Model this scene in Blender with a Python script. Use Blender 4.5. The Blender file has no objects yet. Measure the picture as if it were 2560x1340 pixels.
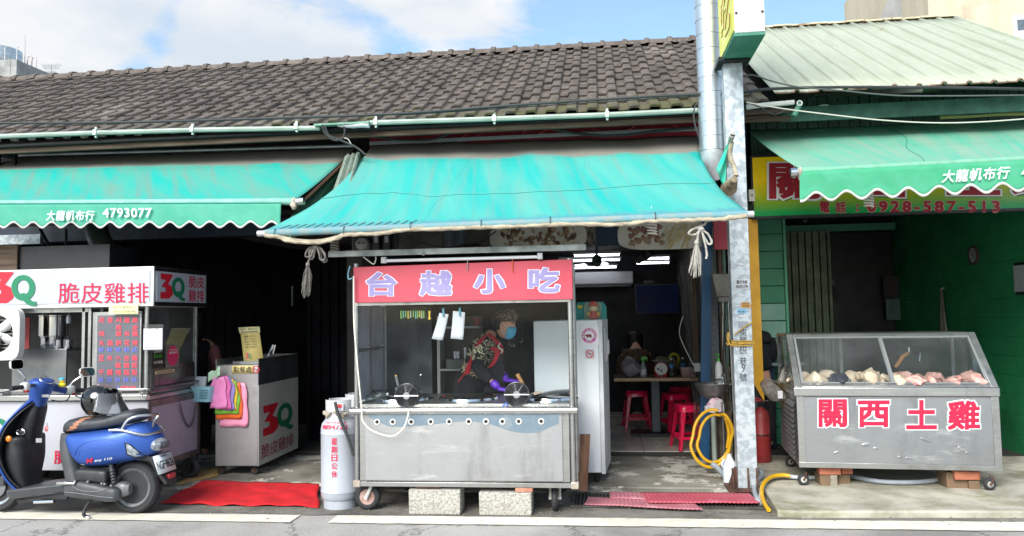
import bpy,math,random
from math import sin,cos,pi,radians,sqrt,atan2
from mathutils import Vector,Matrix,noise
from mathutils.bvhtree import BVHTree
random.seed(7)
C=bpy.context.scene.collection
SC=bpy.context.scene

# ------------------------------------------------------------------ camera
YAW,PITCH,ROLL,FPX=radians(6.7),radians(3.6),radians(1.0),1920.0
CAM=Vector((0.0,-6.0,1.55))
FWD=Vector((-sin(YAW)*cos(PITCH),cos(YAW)*cos(PITCH),sin(PITCH)))
R0=Vector((cos(YAW),sin(YAW),0.0))
U0=R0.cross(FWD)
RT=R0*cos(ROLL) - U0*sin(ROLL)
UP=R0*sin(ROLL)+U0*cos(ROLL)
cd=bpy.data.cameras.new('camera')
cd.sensor_width=36.0
cd.lens=FPX*36.0/2560.0
cd.clip_start=0.05
cd.clip_end=2000.0
cam=bpy.data.objects.new('camera',cd)
C.objects.link(cam)
cam.matrix_world=Matrix(((RT.x,UP.x,-FWD.x,CAM.x),(RT.y,UP.y,-FWD.y,CAM.y),(RT.z,UP.z,-FWD.z,CAM.z),(0,0,0,1)))
SC.camera=cam

def ray(px,py):
 return FWD+RT*((px-1280)/FPX) - UP*((py-670)/FPX)

def at(px,py,x=None,y=None,z=None):
 "the point of the place seen at a photo pixel, on a plane of known x, y or z"
 d=ray(px,py)
 if y is not None:
  t=(y-CAM.y)/d.y
 elif z is not None:
  t=(z-CAM.z)/d.z
 else:
  t=(x-CAM.x)/d.x
 return CAM+d*t

# ------------------------------------------------------------------ light and sky
SC.view_settings.view_transform='Standard'
SC.view_settings.look='None'
SC.view_settings.gamma=1.0
SC.view_settings.exposure=1.5
SUN_EL,SUN_AZ=radians(37),radians(200)      # azimuth measured clockwise from +Y
SUN_DIR=Vector((sin(SUN_AZ)*cos(SUN_EL),cos(SUN_AZ)*cos(SUN_EL),sin(SUN_EL)))
sl=bpy.data.lights.new('sun','SUN')
sl.energy=2.0
sl.angle=radians(36)
sl.color=(1.0,0.965,0.92)
sun=bpy.data.objects.new('sun',sl)
sun.rotation_euler=SUN_DIR.to_track_quat('Z','Y').to_euler()
sun.location=(0,-10,12)
C.objects.link(sun)

w=bpy.data.worlds.new('World')
SC.world=w
w.use_nodes=True
nt=w.node_tree
for n in list(nt.nodes):
 nt.nodes.remove(n)

def N(t,kind,**kw):
 n=t.nodes.new(kind)
 for k,v in kw.items():
  setattr(n,k,v)
 return n

def vmath(t,op,a,b=None):
 n=N(t,'ShaderNodeMath',operation=op)
 for i,q in enumerate((a,b)):
  if q is None:
   continue
  if isinstance(q,(int,float)):
   n.inputs[i].default_value=q
  else:
   t.links.new(q,n.inputs[i])
 return n.outputs[0]

def maprange(t,v,a,b,c=0.0,d=1.0,smooth=True):
 n=N(t,'ShaderNodeMapRange',interpolation_type='SMOOTHSTEP' if smooth else 'LINEAR')
 t.links.new(v,n.inputs[0])
 for i,q in enumerate((a,b,c,d)):
  n.inputs[i+1].default_value=q
 return n.outputs[0]

sky=N(nt,'ShaderNodeTexSky',sky_type='NISHITA',sun_disc=False)
sky.sun_elevation=SUN_EL
sky.sun_rotation=SUN_AZ
sky.air_density=1.0
sky.dust_density=1.2
sky.ozone_density=1.6
skm=N(nt,'ShaderNodeMix',data_type='RGBA',blend_type='MULTIPLY')
skm.inputs[0].default_value=1.0
nt.links.new(sky.outputs[0],skm.inputs[6])
skm.inputs[7].default_value=(0.92,1.02,1.0,1)
tc=N(nt,'ShaderNodeTexCoord')
mp=N(nt,'ShaderNodeMapping')
mp.inputs['Scale'].default_value=(1.0,1.0,2.2)
nt.links.new(tc.outputs['Generated'],mp.inputs[0])
nz=N(nt,'ShaderNodeTexNoise')
nz.inputs['Scale'].default_value=4.6
nz.inputs['Detail'].default_value=9
nz.inputs['Roughness'].default_value=0.62
nz.inputs['Distortion'].default_value=0.5
nt.links.new(mp.outputs[0],nz.inputs['Vector'])
dens=nz.outputs['Fac']
blobs=[((560,120),4.2,0.34),((700,150),5.0,0.34),((860,180),4.2,0.20),((140,40),7.0,0.30),((300,20),4.0,0.16),((1080,20),4.5,0.16),((1260,110),2.6,0.10),((2290,20),3.5,0.10),((1500,60),8.0,-0.12),((1720,130),7.0,-0.12),((2060,70),6.0,-0.18),((405,70),2.2,-0.20),((350,130),1.8,-0.16),((480,20),3.0,0.14),((420,120),9.0,0.12),((950,80),6.0,0.08),((290,165),2.4,-0.18),((1010,130),2.2,-0.10)]
for (bx,by),rad,amp in blobs:
 dv=ray(bx,by).normalized()
 dp=N(nt,'ShaderNodeVectorMath',operation='DOT_PRODUCT')
 nt.links.new(tc.outputs['Generated'],dp.inputs[0])
 dp.inputs[1].default_value=dv
 k=maprange(nt,dp.outputs['Value'],cos(radians(rad)),1.0,0.0,amp)
 dens=vmath(nt,'ADD',dens,k)
mask=maprange(nt,dens,0.43,0.70,0.10,1.0)
cn=N(nt,'ShaderNodeTexNoise')
cn.inputs['Scale'].default_value=5.0
cn.inputs['Detail'].default_value=6
nt.links.new(mp.outputs[0],cn.inputs['Vector'])
cr=N(nt,'ShaderNodeMix',data_type='RGBA')
nt.links.new(maprange(nt,cn.outputs['Fac'],0.35,0.7),cr.inputs[0])
cr.inputs[6].default_value=(2.75,3.05,3.4,1)
cr.inputs[7].default_value=(3.7,3.76,3.82,1)
mx=N(nt,'ShaderNodeMix',data_type='RGBA')
nt.links.new(mask,mx.inputs[0])
nt.links.new(skm.outputs[2],mx.inputs[6])
nt.links.new(cr.outputs[2],mx.inputs[7])
bg=N(nt,'ShaderNodeBackground')
bg.inputs[1].default_value=0.092
nt.links.new(mx.outputs[2],bg.inputs[0])
wo=N(nt,'ShaderNodeOutputWorld')
nt.links.new(bg.outputs[0],wo.inputs[0])
SC.render.engine='CYCLES'
SC.cycles.use_denoising=True
SC.cycles.max_bounces=8
SC.cycles.transparent_max_bounces=16
SC.cycles.sample_clamp_indirect=6.0

# ------------------------------------------------------------------ mesh helpers
class MB:
 "collects shapes; build() links them as one mesh object"

 def __init__(s):
  s.v,s.f,s.uv=[],[],{}

 def add(s,vs,fs,uvs=None):
  o=len(s.v)
  s.v+=[Vector(p) for p in vs]
  s.f+=[tuple(i+o for i in f) for f in fs]
  if uvs:
   for i,q in enumerate(uvs):
    s.uv[o+i]=q
  return s

 def box(s,x0,x1,y0,y1,z0,z1,M=None):
  vs=[Vector(p) for p in ((x0,y0,z0),(x1,y0,z0),(x1,y1,z0),(x0,y1,z0),(x0,y0,z1),(x1,y0,z1),(x1,y1,z1),(x0,y1,z1))]
  if M:
   vs=[M @ p for p in vs]
  return s.add(vs,[(0,3,2,1),(4,5,6,7),(0,1,5,4),(1,2,6,5),(2,3,7,6),(3,0,4,7)])

 def loft(s,rings,cap0=True,cap1=True,closed=True):
  n=len(rings[0])
  vs=[p for r in rings for p in r]
  fs=[]
  for k in range(len(rings)-1):
   for i in range(n if closed else n-1):
    j=(i+1) % n
    fs.append((k*n+i,k*n+j,(k+1)*n+j,(k+1)*n+i))
  if cap0:
   fs.append(tuple(reversed(range(n))))
  if cap1:
   fs.append(tuple((len(rings)-1)*n+i for i in range(n)))
  return s.add(vs,fs)

 def tube(s,pts,r,n=8,smooth=0,closed=False,cap=True):
  pts=[Vector(p) for p in pts]
  if smooth:
   pts=spline(pts,smooth,closed)
  m=len(pts)
  rs=r if isinstance(r,(list,tuple)) else [r]*m
  if len(rs)!=m:
   rs=[rs[min(len(rs)-1,int(i*(len(rs)-1)/(m-1)+0.5))] if len(rs)==2 and False else rs[0]+(rs[-1]-rs[0])*i/(m-1) for i in range(m)]
  rings,prev=[],None
  for i,p in enumerate(pts):
   a=pts[(i-1) % m] if (closed or i > 0) else p
   b=pts[(i+1) % m] if (closed or i < m-1) else p
   t=(b-a).normalized()
   if prev is None:
    ref=Vector((0,0,1)) if abs(t.z) < 0.9 else Vector((1,0,0))
    u=t.cross(ref).normalized()
   else:
    u=(prev - t*prev.dot(t))
    u=u.normalized() if u.length > 1e-6 else t.orthogonal().normalized()
   prev=u
   q=t.cross(u)
   rings.append([p+(u*cos(2*pi*k/n)+q*sin(2*pi*k/n))*rs[i] for k in range(n)])
  if closed:
   rings.append(rings[0])
  return s.loft(rings,cap and not closed,cap and not closed)

 def cyl(s,p0,p1,r0,r1=None,n=14):
  return s.tube([p0,p1],[r0,r0 if r1 is None else r1],n)

 def lathe(s,prof,c=(0,0,0),n=24,M=None,sx=1.0,sy=1.0):
  c=Vector(c)
  rings=[]
  for r,z in prof:
   ring=[Vector((max(r,1e-4)*cos(2*pi*k/n)*sx,max(r,1e-4)*sin(2*pi*k/n)*sy,z)) for k in range(n)]
   rings.append([(M @ p if M else p)+c for p in ring])
  return s.loft(rings)

 def prism(s,poly,a,b,plane='xz'):
  f={'xz':lambda p,d:(p[0],d,p[1]),'yz':lambda p,d:(d,p[0],p[1]),'xy':lambda p,d:(p[0],p[1],d)}[plane]
  n=len(poly)
  vs=[f(p,a) for p in poly]+[f(p,b) for p in poly]
  fs=[tuple(range(n)),tuple(reversed(range(n,2*n)))]+[(i,i+n,(i+1) % n+n,(i+1) % n) for i in range(n)]
  return s.add(vs,fs)

 def grid(s,fn,nu,nv,uv=True):
  vs,uvs,fs=[],[],[]
  for j in range(nv+1):
   for i in range(nu+1):
    u,v=i/nu,j/nv
    vs.append(fn(u,v))
    uvs.append((u,v))
  for j in range(nv):
   for i in range(nu):
    a=j*(nu+1)+i
    fs.append((a,a+1,a+nu+2,a+nu+1))
  return s.add(vs,fs,uvs if uv else None)

 def ell(s,c,r,nu=16,nv=10,M=None,e=1.0):
  c=Vector(c)
  if not isinstance(r,(tuple,list)):
   r=(r,r,r)
  rings=[]
  sg=lambda q:math.copysign(abs(q)**e,q)
  for j in range(nv+1):
   t=-pi/2+pi*j/nv
   ct=max(abs(cos(t))**e,1e-3)
   ring=[Vector((r[0]*ct*sg(cos(2*pi*i/nu)),r[1]*ct*sg(sin(2*pi*i/nu)),r[2]*sg(sin(t)))) for i in range(nu)]
   rings.append([(M @ p if M else p)+c for p in ring])
  return s.loft(rings)

 def torus(s,c,R,r,axis='y',n=28,m=8,sx=1,sz=1):
  c=Vector(c)
  pts=[]
  for k in range(n):
   a=2*pi*k/n
   q=(R*cos(a)*sx,R*sin(a)*sz)
   pts.append(c+{'y':Vector((q[0],0,q[1])),'z':Vector((q[0],q[1],0)),'x':Vector((0,q[0],q[1]))}[axis])
  return s.tube(pts,r,m,closed=True)

 def quad(s,a,b,c,d):
  return s.add([a,b,c,d],[(0,1,2,3)])

 def jit(s,amt,sc=8.0,seed=0.0):
  for p in s.v:
   q=p*sc+Vector((seed,seed*1.7,-seed))
   p+=Vector((noise.noise(q),noise.noise(q+Vector((9,3,1))),noise.noise(q+Vector((-4,8,5)))))*amt
  return s

def spline(pts,k=6,closed=False):
 out=[]
 n=len(pts)
 segs=n if closed else n-1
 for i in range(segs):
  g=(lambda j:pts[j % n]) if closed else (lambda j:pts[max(0,min(n-1,j))])
  p0,p1,p2,p3=g(i-1),g(i),g(i+1),g(i+2)
  for j in range(k):
   t=j/k
   out.append(0.5*((2*p1)+(p2-p0)*t+(2*p0-5*p1+4*p2-p3)*t*t+(3*p1-p0-3*p2+p3)*t**3))
 if not closed:
  out.append(pts[-1])
 return out

def rot(ax,deg):
 return Matrix.Rotation(radians(deg),4,ax)

def sec(x,yc,zc,hw,hh,e=0.6,n=20):
 "superellipse ring in the y-z plane at x"
 sg=lambda q:math.copysign(abs(q)**e,q)
 return [Vector((x,yc+hw*sg(cos(2*pi*k/n)),zc+hh*sg(sin(2*pi*k/n)))) for k in range(n)]

def secz(x,y,z,hx,hy,e=0.7,n=20):
 sg=lambda q:math.copysign(abs(q)**e,q)
 return [Vector((x+hx*sg(cos(2*pi*k/n)),y+hy*sg(sin(2*pi*k/n)),z)) for k in range(n)]

INV={}

def tag(o,label=None,cat=None,group=None,kind=None):
 if label:
  o['label']=label
 if cat:
  o['category']=cat
 if group:
  o['group']=group
 if kind:
  o['kind']=kind
 return o

def thing(name,label,cat,loc=(0,0,0),rz=0.0,group=None,world=True):
 "an Empty at the base of a thing; with world=True its parts are given in world coordinates"
 o=bpy.data.objects.new(name,None)
 C.objects.link(o)
 o.empty_display_size=0.1
 o.location=loc
 o.rotation_euler=(0,0,radians(rz))
 M=Matrix.Translation(Vector(loc)) @ rot('Z',rz)
 INV[o]=M.inverted() if world else Matrix.Identity(4)
 return tag(o,label,cat,group)

def obj(name,mb,m,parent=None,bev=0.0,label=None,sharp=38,solid=0.0,base=None,seg=2):
 "links a collected mesh as one object (a part when it has a parent)"
 me=bpy.data.meshes.new(name)
 M=INV.get(parent,Matrix.Identity(4)) if parent else Matrix.Identity(4)
 off=Vector((0,0,0))
 if not parent and base is not None:
  off=Vector(base)
 me.from_pydata([tuple((M @ p)-off) for p in mb.v],[],mb.f)
 if mb.uv:
  ul=me.uv_layers.new(name='UVMap')
  for l in me.loops:
   ul.data[l.index].uv=mb.uv.get(l.vertex_index,(0,0))
 me.polygons.foreach_set('use_smooth',[True]*len(me.polygons))
 me.set_sharp_from_angle(angle=radians(sharp))
 me.materials.append(m)
 o=bpy.data.objects.new(name,me)
 C.objects.link(o)
 o.location=off
 INV[o]=M
 if parent:
  o.parent=parent
 if bev:
  b=o.modifiers.new('bevel','BEVEL')
  b.width=bev
  b.segments=seg
  b.limit_method='ANGLE'
  b.angle_limit=radians(40)
 if solid:
  q=o.modifiers.new('solid','SOLIDIFY')
  q.thickness=solid
  q.offset=0
 if label:
  o['label']=label
 return o

def top(name,mb,m,label,cat,group=None,base=(0,0,0),**kw):
 o=obj(name,mb,m,None,base=base,**kw)
 INV[o]=Matrix.Translation(-Vector(base))
 return tag(o,label,cat,group)

def struct(name,mb,m,**kw):
 return tag(obj(name,mb,m,None,**kw),kind='structure')

def copy_tree(o,parent=None):
 c=o.copy()
 C.objects.link(c)
 if parent:
  c.parent=parent
 for ch in list(o.children):
  copy_tree(ch,c)
 return c

# ------------------------------------------------------------------ materials
def lin(h):
 h=h.lstrip('#')
 out=[]
 for i in (0,2,4):
  q=int(h[i:i+2],16)/255
  out.append(q/12.92 if q<=0.04045 else ((q+0.055)/1.055)**2.4)
 return (out[0],out[1],out[2],1.0)

MATS={}

def mat(name,c,c2=None,scale=4.0,rough=0.6,metal=0.0,bump=0.0,bscale=None,detail=5,stretch=(1,1,1),rv=0.12,lo=0.35,hi=0.68,coat=0.0,spec=None,c3=None,s3=1.5,lo3=0.55,hi3=0.72,coord='Object',emit=0.0,trans=0.0,disp=None):
 if name in MATS:
  return MATS[name]
 m=bpy.data.materials.new(name)
 MATS[name]=m
 m.use_nodes=True
 t=m.node_tree
 b=t.nodes['Principled BSDF']
 c=lin(c) if isinstance(c,str) else (*c,1)
 c2=c if c2 is None else (lin(c2) if isinstance(c2,str) else (*c2,1))
 tcn=N(t,'ShaderNodeTexCoord')
 mpn=N(t,'ShaderNodeMapping')
 mpn.inputs['Scale'].default_value=stretch
 t.links.new(tcn.outputs[coord],mpn.inputs[0])
 nn=N(t,'ShaderNodeTexNoise')
 nn.inputs['Scale'].default_value=scale
 nn.inputs['Detail'].default_value=detail
 nn.inputs['Roughness'].default_value=0.6
 t.links.new(mpn.outputs[0],nn.inputs['Vector'])
 f=maprange(t,nn.outputs['Fac'],lo,hi)
 mixn=N(t,'ShaderNodeMix',data_type='RGBA')
 t.links.new(f,mixn.inputs[0])
 mixn.inputs[6].default_value=c
 mixn.inputs[7].default_value=c2
 col=mixn.outputs[2]
 if c3 is not None:
  n3=N(t,'ShaderNodeTexNoise')
  n3.inputs['Scale'].default_value=s3
  n3.inputs['Detail'].default_value=8
  n3.inputs['Roughness'].default_value=0.65
  t.links.new(tcn.outputs[coord],n3.inputs['Vector'])
  m3=N(t,'ShaderNodeMix',data_type='RGBA')
  t.links.new(maprange(t,n3.outputs['Fac'],lo3,hi3),m3.inputs[0])
  t.links.new(col,m3.inputs[6])
  m3.inputs[7].default_value=lin(c3) if isinstance(c3,str) else (*c3,1)
  col=m3.outputs[2]
 t.links.new(col,b.inputs['Base Color'])
 t.links.new(maprange(t,nn.outputs['Fac'],0.3,0.7,max(0.02,rough-rv),min(1,rough+rv),False),b.inputs['Roughness'])
 b.inputs['Metallic'].default_value=metal
 b.inputs['Coat Weight'].default_value=coat
 b.inputs['Coat Roughness'].default_value=0.08
 if spec is not None:
  b.inputs['Specular IOR Level'].default_value=spec
 if bump:
  bn=N(t,'ShaderNodeTexNoise')
  bn.inputs['Scale'].default_value=bscale or scale*6
  bn.inputs['Detail'].default_value=6
  t.links.new(mpn.outputs[0],bn.inputs['Vector'])
  bb=N(t,'ShaderNodeBump')
  bb.inputs['Strength'].default_value=bump
  bb.inputs['Distance'].default_value=0.01
  t.links.new(bn.outputs['Fac'],bb.inputs['Height'])
  t.links.new(bb.outputs[0],b.inputs['Normal'])
 if emit:
  b.inputs['Emission Color'].default_value=c
  b.inputs['Emission Strength'].default_value=emit
 return m

def stain(m,color,scale,lo,hi,amt=1.0,stretch=(1,1,1),crack=False,seed=0.0):
 "a further layer of dirt, wear or cracks over a material's own colour"
 t=m.node_tree
 b=t.nodes['Principled BSDF']
 src=b.inputs['Base Color'].links[0].from_socket
 tcn=N(t,'ShaderNodeTexCoord')
 mpn=N(t,'ShaderNodeMapping')
 mpn.inputs['Scale'].default_value=stretch
 mpn.inputs['Location'].default_value=(seed,seed*.7,seed*.3)
 t.links.new(tcn.outputs['Object'],mpn.inputs[0])
 nn=N(t,'ShaderNodeTexNoise')
 nn.inputs['Scale'].default_value=scale
 nn.inputs['Detail'].default_value=8
 nn.inputs['Roughness'].default_value=.65
 t.links.new(mpn.outputs[0],nn.inputs['Vector'])
 f=nn.outputs['Fac']
 if crack:
  vo=N(t,'ShaderNodeTexVoronoi',feature='DISTANCE_TO_EDGE')
  vo.inputs['Scale'].default_value=crack
  ad=N(t,'ShaderNodeVectorMath',operation='ADD')
  t.links.new(mpn.outputs[0],ad.inputs[0])
  t.links.new(nn.outputs['Color'],ad.inputs[1])
  t.links.new(ad.outputs[0],vo.inputs['Vector'])
  f=vo.outputs['Distance']
 mixn=N(t,'ShaderNodeMix',data_type='RGBA')
 t.links.new(maprange(t,f,lo,hi,0 if not crack else amt,amt if not crack else 0),mixn.inputs[0])
 t.links.new(src,mixn.inputs[6])
 mixn.inputs[7].default_value=lin(color)
 t.links.new(mixn.outputs[2],b.inputs['Base Color'])
 return m

def glass(name,tint=(1,1,1),refl=0.08,dirt=0.0,rough=0.03,dirtc=(0.6,0.62,0.63),dscale=2.0):
 "a thin pane: mostly clear, with fresnel reflection and a film of grease"
 if name in MATS:
  return MATS[name]
 m=bpy.data.materials.new(name)
 MATS[name]=m
 m.use_nodes=True
 t=m.node_tree
 t.nodes.remove(t.nodes['Principled BSDF'])
 out=t.nodes['Material Output']
 tr=N(t,'ShaderNodeBsdfTransparent')
 tr.inputs[0].default_value=(*tint,1)
 gl=N(t,'ShaderNodeBsdfGlossy')
 gl.inputs['Roughness'].default_value=rough
 fr=N(t,'ShaderNodeLayerWeight')
 fr.inputs[0].default_value=0.25
 k=vmath(t,'MULTIPLY',fr.outputs['Fresnel'],refl*6)
 mxs=N(t,'ShaderNodeMixShader')
 t.links.new(k,mxs.inputs[0])
 t.links.new(tr.outputs[0],mxs.inputs[1])
 t.links.new(gl.outputs[0],mxs.inputs[2])
 res=mxs.outputs[0]
 if dirt:
  df=N(t,'ShaderNodeBsdfDiffuse')
  df.inputs[0].default_value=(*dirtc,1)
  tcn=N(t,'ShaderNodeTexCoord')
  nn=N(t,'ShaderNodeTexNoise')
  nn.inputs['Scale'].default_value=dscale
  nn.inputs['Detail'].default_value=7
  t.links.new(tcn.outputs['Object'],nn.inputs['Vector'])
  m2=N(t,'ShaderNodeMixShader')
  t.links.new(maprange(t,nn.outputs['Fac'],0.35,0.75,dirt*0.25,dirt),m2.inputs[0])
  t.links.new(res,m2.inputs[1])
  t.links.new(df.outputs[0],m2.inputs[2])
  res=m2.outputs[0]
 t.links.new(res,out.inputs['Surface'])
 return m

# ------------------------------------------------------------------ lettering
def glyphs(s,bold=0.0,res=3,sp=1.0,line=1.0,align='LEFT',shear=0.0):
 "outlines of the letters; a heavier weight adds a ribbon along every contour"
 vs,fs=[],[]
 for ribbon in ((False,True) if bold > 0.021 else (False,)):
  c=bpy.data.curves.new('t','FONT')
  c.body=s
  c.size=1.0
  c.resolution_u=2 if ribbon else res
  c.space_character=sp
  c.space_line=line
  c.align_x=align
  c.shear=shear
  if ribbon:
   c.dimensions='3D'
   c.fill_mode='FULL'
   c.bevel_depth=bold
   c.bevel_resolution=0
  elif bold<=0.021:
   c.offset=bold
  o=bpy.data.objects.new('t',c)
  me=o.to_mesh()
  n=len(vs)
  vs+=[Vector((v.co.x,v.co.y,v.co.z*0.02/max(bold,1e-3)*0.03 if ribbon else 0.0012)) for v in me.vertices]
  fs+=[tuple(i+n for i in p.vertices) for p in me.polygons]
  o.to_mesh_clear()
  bpy.data.objects.remove(o)
  bpy.data.curves.remove(c)
 return vs,fs

def bounds(vs):
 xs=[p.x for p in vs]
 ys=[p.y for p in vs]
 return min(xs),max(xs),min(ys),max(ys)

def txt(s,m,parent,bl,br,tl,bold=0.0,out=None,outm=None,name='lettering',fn=None,lift=0.0025,**kw):
 "lettering fitted to the parallelogram bl, br, tl (or through fn(u, v)); out = width of an outline in outm"
 bl,br,tl=Vector(bl),Vector(br),Vector(tl)
 nrm=(br-bl).cross(tl-bl).normalized()
 vs,fs=glyphs(s,bold,**kw)
 x0,x1,y0,y1=bounds(vs)

 def put(vs,fs,h,mm,nm):
  b=MB()
  pts=[]
  for p in vs:
   u,v=(p.x-x0)/(x1-x0),(p.y-y0)/(y1-y0)
   pts.append(fn(u,v,h+p.z) if fn else bl+(br-bl)*u+(tl-bl)*v+nrm*(h+p.z))
  b.add(pts,fs)
  return obj(nm,b,mm,parent,sharp=2)
 h=lift
 if out:
  ovs,ofs=glyphs(s,bold+out,**kw)
  put(ovs,ofs,h,outm,name+'_outline')
  h+=0.0025
 return put(vs,fs,h,m,name)

def front(x0,x1,z0,z1,y):
 return dict(bl=(x0,y,z0),br=(x1,y,z0),tl=(x0,y,z1))

def pxbox(x0,x1,y0,y1,y):
 "parallelogram on the plane y for a photo box"
 return dict(bl=at(x0,y1,y=y),br=at(x1,y1,y=y),tl=at(x0,y0,y=y))

# common materials
STEEL=mat('brushed_steel','#b4b4b2','#9c9c9b',scale=3,rough=0.36,metal=0.92,rv=0.1,bump=0.05,bscale=60,stretch=(1,1,6),c3='#8d8a85',s3=1.2)
STEELD=mat('worn_steel','#8e8e8c','#77767a',scale=4,rough=0.45,metal=0.85,rv=0.12,bump=0.08,c3='#5c5853',s3=2)
stain(STEEL,'#6f6d6b',2.2,.52,.75,.55,(5,5,.5))
stain(STEEL,'#d5d5d3',3.0,.56,.75,.5,(.6,.6,7),seed=3)
CHROME=mat('chrome','#d8d8da',rough=0.12,metal=1.0,rv=0.05)
DARKMET=mat('dark_metal','#2a2b2d','#1d1e20',rough=0.5,metal=0.6)
BLACK=mat('black_plastic','#17181a','#202124',rough=0.45)
WHITEP=mat('white_paint','#bfc0c0','#b4b5b5',rough=0.5)
PAPER=mat('paper','#c9c9cd','#bfbfc3',rough=0.8)
RED=mat('red_lettering','#c81432',rough=0.5)
RUST=mat('rusty_iron','#5a3a2c','#33231d',scale=14,rough=0.85,bump=0.3,c3='#7a7068',s3=6)
RUBBER=mat('rubber','#242528','#2f3033',scale=20,rough=0.75,bump=0.1)
GALV=mat('galvanised_steel','#b9bfc3','#98a0a6',scale=16,rough=0.5,metal=0.45,bump=0.04,detail=3,lo=0.42,hi=0.58,c3='#c9ccd0',s3=2)
ROPE=mat('old_rope','#b5ab97','#8e8472',scale=30,rough=0.9,bump=0.4)
CABLE=mat('black_cable','#25282a','#303436',rough=0.6)
# ================================================================== SETTING
ASPH=mat('asphalt','#a5a29d','#93908b',scale=1.3,rough=0.9,bump=0.35,bscale=90,c3='#b8b4ae',s3=45,lo3=0.5,hi3=0.7)
WORN=mat('worn_asphalt','#807c74','#605c55',scale=2.2,rough=0.92,bump=0.6,bscale=60,c3='#77746e',s3=30,lo3=0.56,hi3=0.72)
CONC=mat('stained_concrete','#8b877c','#5c5850',scale=1.5,rough=0.85,bump=0.35,bscale=30,c3='#bdb9ad',s3=1.9,lo3=0.52,hi3=0.555)
PAD=mat('mossy_concrete','#b5b0a1','#868170',scale=2.6,rough=0.9,bump=0.4,bscale=40,c3='#6f7248',s3=1.1,lo3=0.50,hi3=0.66)
LINE=mat('worn_road_paint','#dedacb','#cfcab9',scale=6,rough=0.8,bump=0.3,bscale=70,c3='#77736c',s3=9,lo3=0.62,hi3=0.7)

stain(ASPH,'#77746f',.7,.48,.66,.7)
stain(ASPH,'#5a5753',2.3,.60,.72,.6,seed=5)
stain(ASPH,'#4c4a47',1.6,.0,.012,.7,crack=.55)
stain(WORN,'#3c3a36',1.1,.5,.68,.6,seed=2)
stain(WORN,'#33312e',1.6,.0,.012,.8,crack=.8)
stain(CONC,'#3f3c37',2.0,.0,.010,.8,crack=.7)
stain(CONC,'#4c4840',.9,.50,.66,.6,seed=4)
stain(PAD,'#5b574c',.9,.52,.68,.75,seed=7)
struct('road',MB().quad((-400,-300,0),(400,-300,0),(400,500,0),(-400,500,0)),ASPH)
# a darker strip of patched asphalt between the line and the shops
b=MB()
e0=[(x*0.35-9.0,0.0) for x in range(0,44)]
vs,fs=[],[]
for i,(x,_) in enumerate(e0):
 vs+=[(x,-0.035+0.05*noise.noise(Vector((x*1.9,3,0)))-0.01*x,0.004),(x,0.92,0.004)]
for i in range(len(e0)-1):
 fs.append((2*i,2*i+2,2*i+3,2*i+1))
b.add(vs,fs)
struct('road_edge',b,WORN)

def stripe(xa,xb):
 vs,fs=[],[]
 n=max(2,int((xb-xa)/0.04))
 for i in range(n+1):
  x=xa+(xb-xa)*i/n
  yt=-0.075+0.014*(x+4.8)*0.9
  q=noise.noise(Vector((x*5,1,0)))*0.012+noise.noise(Vector((x*21,5,0)))*0.007
  r=noise.noise(Vector((x*5,8,2)))*0.012+noise.noise(Vector((x*19,2,7)))*0.008
  vs+=[(x,yt-0.205+r-0.004*(x+4.8),0.0085),(x,yt+q,0.0085)]
 for i in range(n):
  fs.append((2*i,2*i+2,2*i+3,2*i+1))
 return MB().add(vs,fs)

b=stripe(-7.5,-2.42)
b2=stripe(-2.12,4.6)
b.add(b2.v,b2.f)
struct('road_line',b,LINE)

struct('apron',MB().box(-9,1.24,0.93,2.42,-0.2,0.035).box(-9,1.08,0.80,0.93,-0.2,0.025),CONC,bev=0.012)
b=MB()
b.prism([(1.31,0.62),(1.27,0.10),(1.40,0.07),(2.2,0.12),(3.4,0.17),(7.5,0.32),(7.5,2.4),(1.31,2.4)],-0.2,0.055,'xy')
struct('pavement',b,PAD,bev=0.015)
# shop floor with pale tiles
TILE=mat('floor_tile','#c4bdb3','#b2aba1',scale=2,rough=0.25,c3='#6a645d',s3=3)
b=MB()
for i in range(5):
 for j in range(7):
  x0,y0=-0.86+i*0.42,2.43+j*0.6
  b.box(x0+0.003,x0+0.417,y0+0.003,y0+0.597,0.0,0.085)
struct('floor_tiles',b,TILE,bev=0.003)
struct('floor',MB().box(-9,1.2,2.42,9,-0.1,0.078).box(1.2,7.5,2.4,9,-0.1,0.05),mat('dark_grout','#33312e','#282624',rough=0.9))

# ------------------------------------------------------------------ the tiled shophouse
DARKW=mat('dark_wall','#151516','#0f0f10',scale=2,rough=0.85,c3='#1d1b1b',s3=1)  # near-black base colour of the shophouse walls
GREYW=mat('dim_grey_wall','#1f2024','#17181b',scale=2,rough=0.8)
NAVY=mat('navy_beam','#16233a','#10192a',scale=6,rough=0.5)
WOOD=mat('weathered_wood','#59483a','#3f3128',scale=5,rough=0.85,stretch=(0.4,4,6),bump=0.3)
house=thing('shophouse','long low shophouse under a brown tiled roof with dark open shopfronts','building',(-3,3.5,0))
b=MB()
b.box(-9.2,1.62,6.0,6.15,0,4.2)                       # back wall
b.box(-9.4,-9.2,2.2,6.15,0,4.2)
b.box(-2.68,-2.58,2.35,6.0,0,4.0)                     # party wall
obj('wall',b,DARKW,house)
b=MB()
b.box(1.12,1.22,2.42,6.0,0.0,3.9)
obj('side_wall',b,mat('tan_side_wall','#453f36','#38332c',scale=2,rough=0.8),house)
obj('rear_wall',MB().box(-2.57,1.12,5.8,5.99,0,3.0),GREYW,house)
obj('ceiling',MB().box(-2.57,1.12,2.3,5.9,2.46,2.52).box(-9.2,-2.69,2.0,5.9,2.98,3.05),mat('dim_ceiling','#2c2c2e','#222224',rough=0.8),house)
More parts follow.
